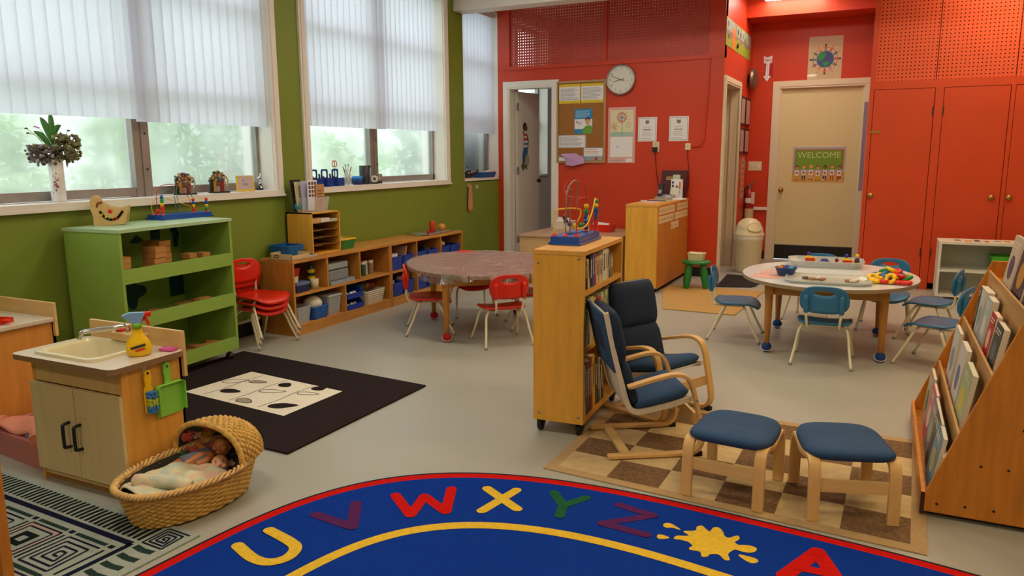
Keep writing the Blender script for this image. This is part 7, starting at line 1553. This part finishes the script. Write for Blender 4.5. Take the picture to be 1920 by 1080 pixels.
for k, (dx, dz, a, m, l) in enumerate(((0, .028, .1, '#d8d8d8', 'white papers'), (.02, .045, -.3, '#c8b8a8', 'cream papers'))):
    q = MB(); q.box((-.06, -.14, 0), (.06, .10, .015), mat('tray_paper_%d' % k, m, .7)); o = q.solo('paper_stack', l + ' sloping out of the blue tray on the narrow sill', 'papers', (-.07 + dx, 7.72 + .05 * k, ZS1 + dz)); o.rotation_euler = (.10 + .1 * k, 0, a)
q = MB(); q.ball((0, 0, .03), .03, C_REDPL, 14, sc=(1, 1.2, 1)); q.solo('toy', 'small red toy between the blue tray and the red wall', 'toy', (-.06, 7.955, ZS1))

# ================================================================ THINGS ON THE WHITE TABLE
ZTB = .4795; M_PLACE = mat('pink_placemat', '#dba79a', .7)
q = MB(); q.prism([(3.30, 5.12), (3.47, 5.06), (3.56, 5.30), (3.50, 5.66), (3.40, 5.68)], 0, .001, M_PLACE); q.solo('placemat', 'pink paper mat under the blue bowl at the left of the white table', 'placemat', (0, 0, ZTB))
q = MB(); q.prism([(4.04, 5.13), (4.25, 5.17), (4.17, 5.64), (4.00, 5.48)], 0, .001, M_PLACE); q.solo('placemat', 'pink paper mat under the heap of plastic links', 'placemat', (0, 0, ZTB))
t = thing('blue_bowl', 'blue plastic bowl of coloured beads on the white table', 'bowl', (3.515, 5.245, ZTB + .0015)); q = MB(); q.lathe([(0, 0), (.045, 0), (.052, .01), (.068, .055), (.072, .056), (.072, .050), (.06, .008), (0, .006)][:6] + [(.062, .05), (.046, .012), (0, .01)], mat('bowl_blue', '#274f86', .35), 30); q.build('bowl', t)
for k, (x, y, m, l) in enumerate(((-.03, -.01, '#d8862a', 'orange'), (-.028, .02, '#1c1c20', 'black'), (.0, -.02, '#4a3a7a', 'purple'), (.02, .02, '#3a4a8a', 'indigo'), (.032, -.015, '#4aa0d0', 'sky blue'), (.0, .03, '#2a4a9a', 'deep blue'))):
    q = MB(); q.ball((0, 0, 0), .019, mat('pompom_' + l.split()[0], m, .7), 12); q.solo('large_bead', '%s bead in the blue bowl on the white table' % l, 'bead', (3.515 + x, 5.245 + y, ZTB + .05))
for i, (x, y) in enumerate(((3.35, 5.24), (3.40, 5.30), (3.44, 5.22))):
    q = MB(); q.lathe([(.026, 0), (.022, .055), (.0, .056)], clear_plastic('clear_cup', '#eef0f0', .22, .1), 20); q.solo('clear_cup', 'upturned clear plastic cup on the left pink mat, %s of three' % ('front', 'back', 'right')[i], 'cup', (x, y, ZTB + .0015))
M_TRAYW = clear_plastic('white_tray_plastic', '#cfd2ce', .6, .3)
def tray(label, x, y, dx, dy, h, rz):
    t = thing('serving_tray', label, 'tray', (x, y, ZTB + .0005), rz); a, b_ = dx / 2, dy / 2; ch = .05
    oc = lambda a, b_: [(-a + ch, -b_), (a - ch, -b_), (a, -b_ + ch), (a, b_ - ch), (a - ch, b_), (-a + ch, b_), (-a, b_ - ch), (-a, -b_ + ch)]
    i_, o_ = oc(a * .86, b_ * .8), oc(a, b_); n = 8; q = MB(); q.add([(p[0], p[1], .001) for p in i_] + [(p[0], p[1], h) for p in o_], [(k, (k + 1) % n, n + (k + 1) % n, n + k) for k in range(n)] + [tuple(range(n))], M_TRAYW); q.build('tray_body', t, solid=.003)
    q = MB(); q.tube([(p[0], p[1], h) for p in o_], .004, M_TRAYW, 6, True); q.build('rim', t)
tray('white octagonal tray of toy trucks at the back of the white table', 3.72, 5.83, .50, .30, .045, .08)
tray('white octagonal tray with scraps of shells near the front of the white table', 3.78, 5.11, .50, .34, .018, .06)
ZT_ = ZTB + .005
def toy_truck(x, y, label, rz):
    t = thing('toy_truck', label, 'toy', (x, y, ZT_), rz); q = MB(); q.box((-.036, -.02, .012), (.03, .02, .042), C_REDPL); q.build('body', t, bevel=.004)
    q = MB(); q.box((-.038, -.022, .042), (.012, .022, .051), C_YELPL).box((.03, -.02, .008), (.040, .02, .046), C_YELPL); q.build('yellow_trim', t, bevel=.003)
    for sx in (-.018, .016):
        for sy in (-.021, .021): q = MB(); q.lathe([(0, -.004), (.012, -.004), (.012, .004), (0, .004)], mat('wheel_indigo', '#3a3a7a', .4), 14, T(sx, sy, .012) @ RX(PI / 2)); q.build('wheel', t)
    q = MB(); q.ball((-.012, 0, .072), .015, mat('driver_blue', '#26308a', .35), 14); q.tube([(-.012, 0, .045), (-.012, 0, .062)], .010, C_YELPL, 10); q.build('driver', t)
toy_truck(3.615, 5.87, 'red and yellow toy truck with blue driver, left one on the back tray', .1)
toy_truck(3.868, 5.83, 'red and yellow toy truck with blue driver, right one on the back tray', -.1)
t = thing('toy_car', 'small blue toy car in the middle of the back tray', 'toy', (3.715, 5.86, ZT_), .2); q = MB(); F = RX(PI / 2); q.prism([(-.04, .008), (.036, .008), (.038, .02), (.024, .026), (.014, .042), (-.022, .042), (-.03, .026), (-.04, .022)], -.016, .016, mat('toy_car_blue', '#4a5aa8', .3), F); q.build('body', t, bevel=.003)
for sx in (-.022, .02):
    for sy in (-.016, .016): q = MB(); q.lathe([(0, -.004), (.010, -.004), (.010, .004), (0, .004)], C_BLACK, 12, T(sx, sy, .010) @ F); q.build('wheel', t)
t = thing('toy_plane', 'white and red toy aeroplane with a red-capped pilot on the back tray', 'toy', (3.795, 5.80, ZT_), .3); q = MB(); q.tube([(-.05, 0, .014), (-.02, 0, .016), (.03, 0, .016), (.045, 0, .014)], [.005, .012, .013, .006], C_WHITE, 10); q.build('fuselage', t)
q = MB(); q.box((-.012, -.055, .012), (.014, .055, .016), C_REDPL).box((-.05, -.02, .014), (-.038, .02, .017), C_REDPL); q.build('wing', t)
q = MB(); q.ball((.0, 0, .044), .014, mat('pilot_maroon', '#7a2028', .4), 12); q.tube([(0, 0, .02), (0, 0, .036)], .011, C_REDPL, 10); q.build('pilot', t)
t = thing('toy_figure', 'toy figure with yellow hair and dark clothes behind the right toy truck', 'toy', (3.925, 5.86, ZT_)); q = MB(); q.lathe([(0, 0), (.016, 0), (.019, .02), (.014, .055), (0, .058)], mat('figure_plum', '#3a1c3a', .4), 16); q.build('body', t)
q = MB(); q.ball((0, 0, .068), .013, mat('figure_face', '#d8b890', .5), 12); h_ = q.build('head', t); q = MB(); q.ball((0, .002, .075), .0145, C_YELPL, 12, sc=(1, 1, .75)); q.build('hair', h_)
SHELL = [mat('shell_%d' % i, c, .6) for i, c in enumerate(['#7a6a58', '#b88a6a', '#a8785a', '#d8d0bc', '#c8c0a8'])]
for i, (x, y, m, l) in enumerate(((3.65, 5.12, 0, 'grey-brown scrap at the left'), (3.69, 5.10, 1, 'tan scrap, second from left'), (3.725, 5.12, 3, 'cream scrap, third from left'), (3.75, 5.10, 2, 'reddish scrap, fourth from left'), (3.90, 5.10, 1, 'tan scrap in the right group'), (3.925, 5.085, 3, 'white scrap in the right group'), (3.945, 5.11, 4, 'pale scrap at the far right'))):
    lump('shell', l + ' of the front tray on the white table', 'shell', (x, y, ZTB + .014), .018, SHELL[m], (1.2, .8, .55), .3, 12)
# plastic links
LC = {'red': C_REDPL, 'yellow': C_YELPL, 'blue': mat('link_blue', '#2f6cb0', .35), 'green': C_GRNPL}
def link(x, y, z, rx, ry, rz, c, label):
    q = MB(); q.tube([(.026 * math.cos(a), .026 * math.sin(a), 0) for a in [.35 + i * .28 for i in range(21)]], .0125, LC[c], 10)
    for a in (.35, .35 + 20 * .28): q.ball((.026 * math.cos(a), .026 * math.sin(a), 0), .0135, LC[c], 10)
    o = q.solo('plastic_link', label, 'toy link', (x, y, z), 0, None); o.rotation_euler = (rx, ry, rz)
rows = [('front row', 5.15, .0, ['yellow', 'red', 'yellow', 'red', 'red']), ('second row', 5.20, .030, ['yellow', 'yellow', 'blue', 'yellow', 'red', 'green']), ('third row', 5.245, .058, ['blue', 'green', 'yellow', 'red', 'blue']), ('rear row', 5.295, .035, ['blue', 'blue', 'red', 'yellow'])]
for nm2, y, z, cs in rows:
    n = len(cs)
    for i, c in enumerate(cs):
        w_ = {'front row': .165, 'second row': .185, 'third row': .12, 'rear row': .15}[nm2]; x = 4.135 - w_ / 2 + w_ * i / (n - 1) + R.uniform(-.004, .004); e = 1 - abs(2 * i / (n - 1) - 1) ** 2
        link(x, y + R.uniform(-.004, .004), ZTB + .0155 + z * (.45 + .55 * e) + (.018 if nm2 == 'front row' and i == 2 else 0), R.uniform(-.6, .6) if z else (1.0 if i == 2 else R.uniform(-.1, .1)), R.uniform(-.5, .5) if z else 0, R.uniform(0, 6), c, '%s plastic link, %s from the left in the %s of the heap' % (c, ORD[i], nm2))
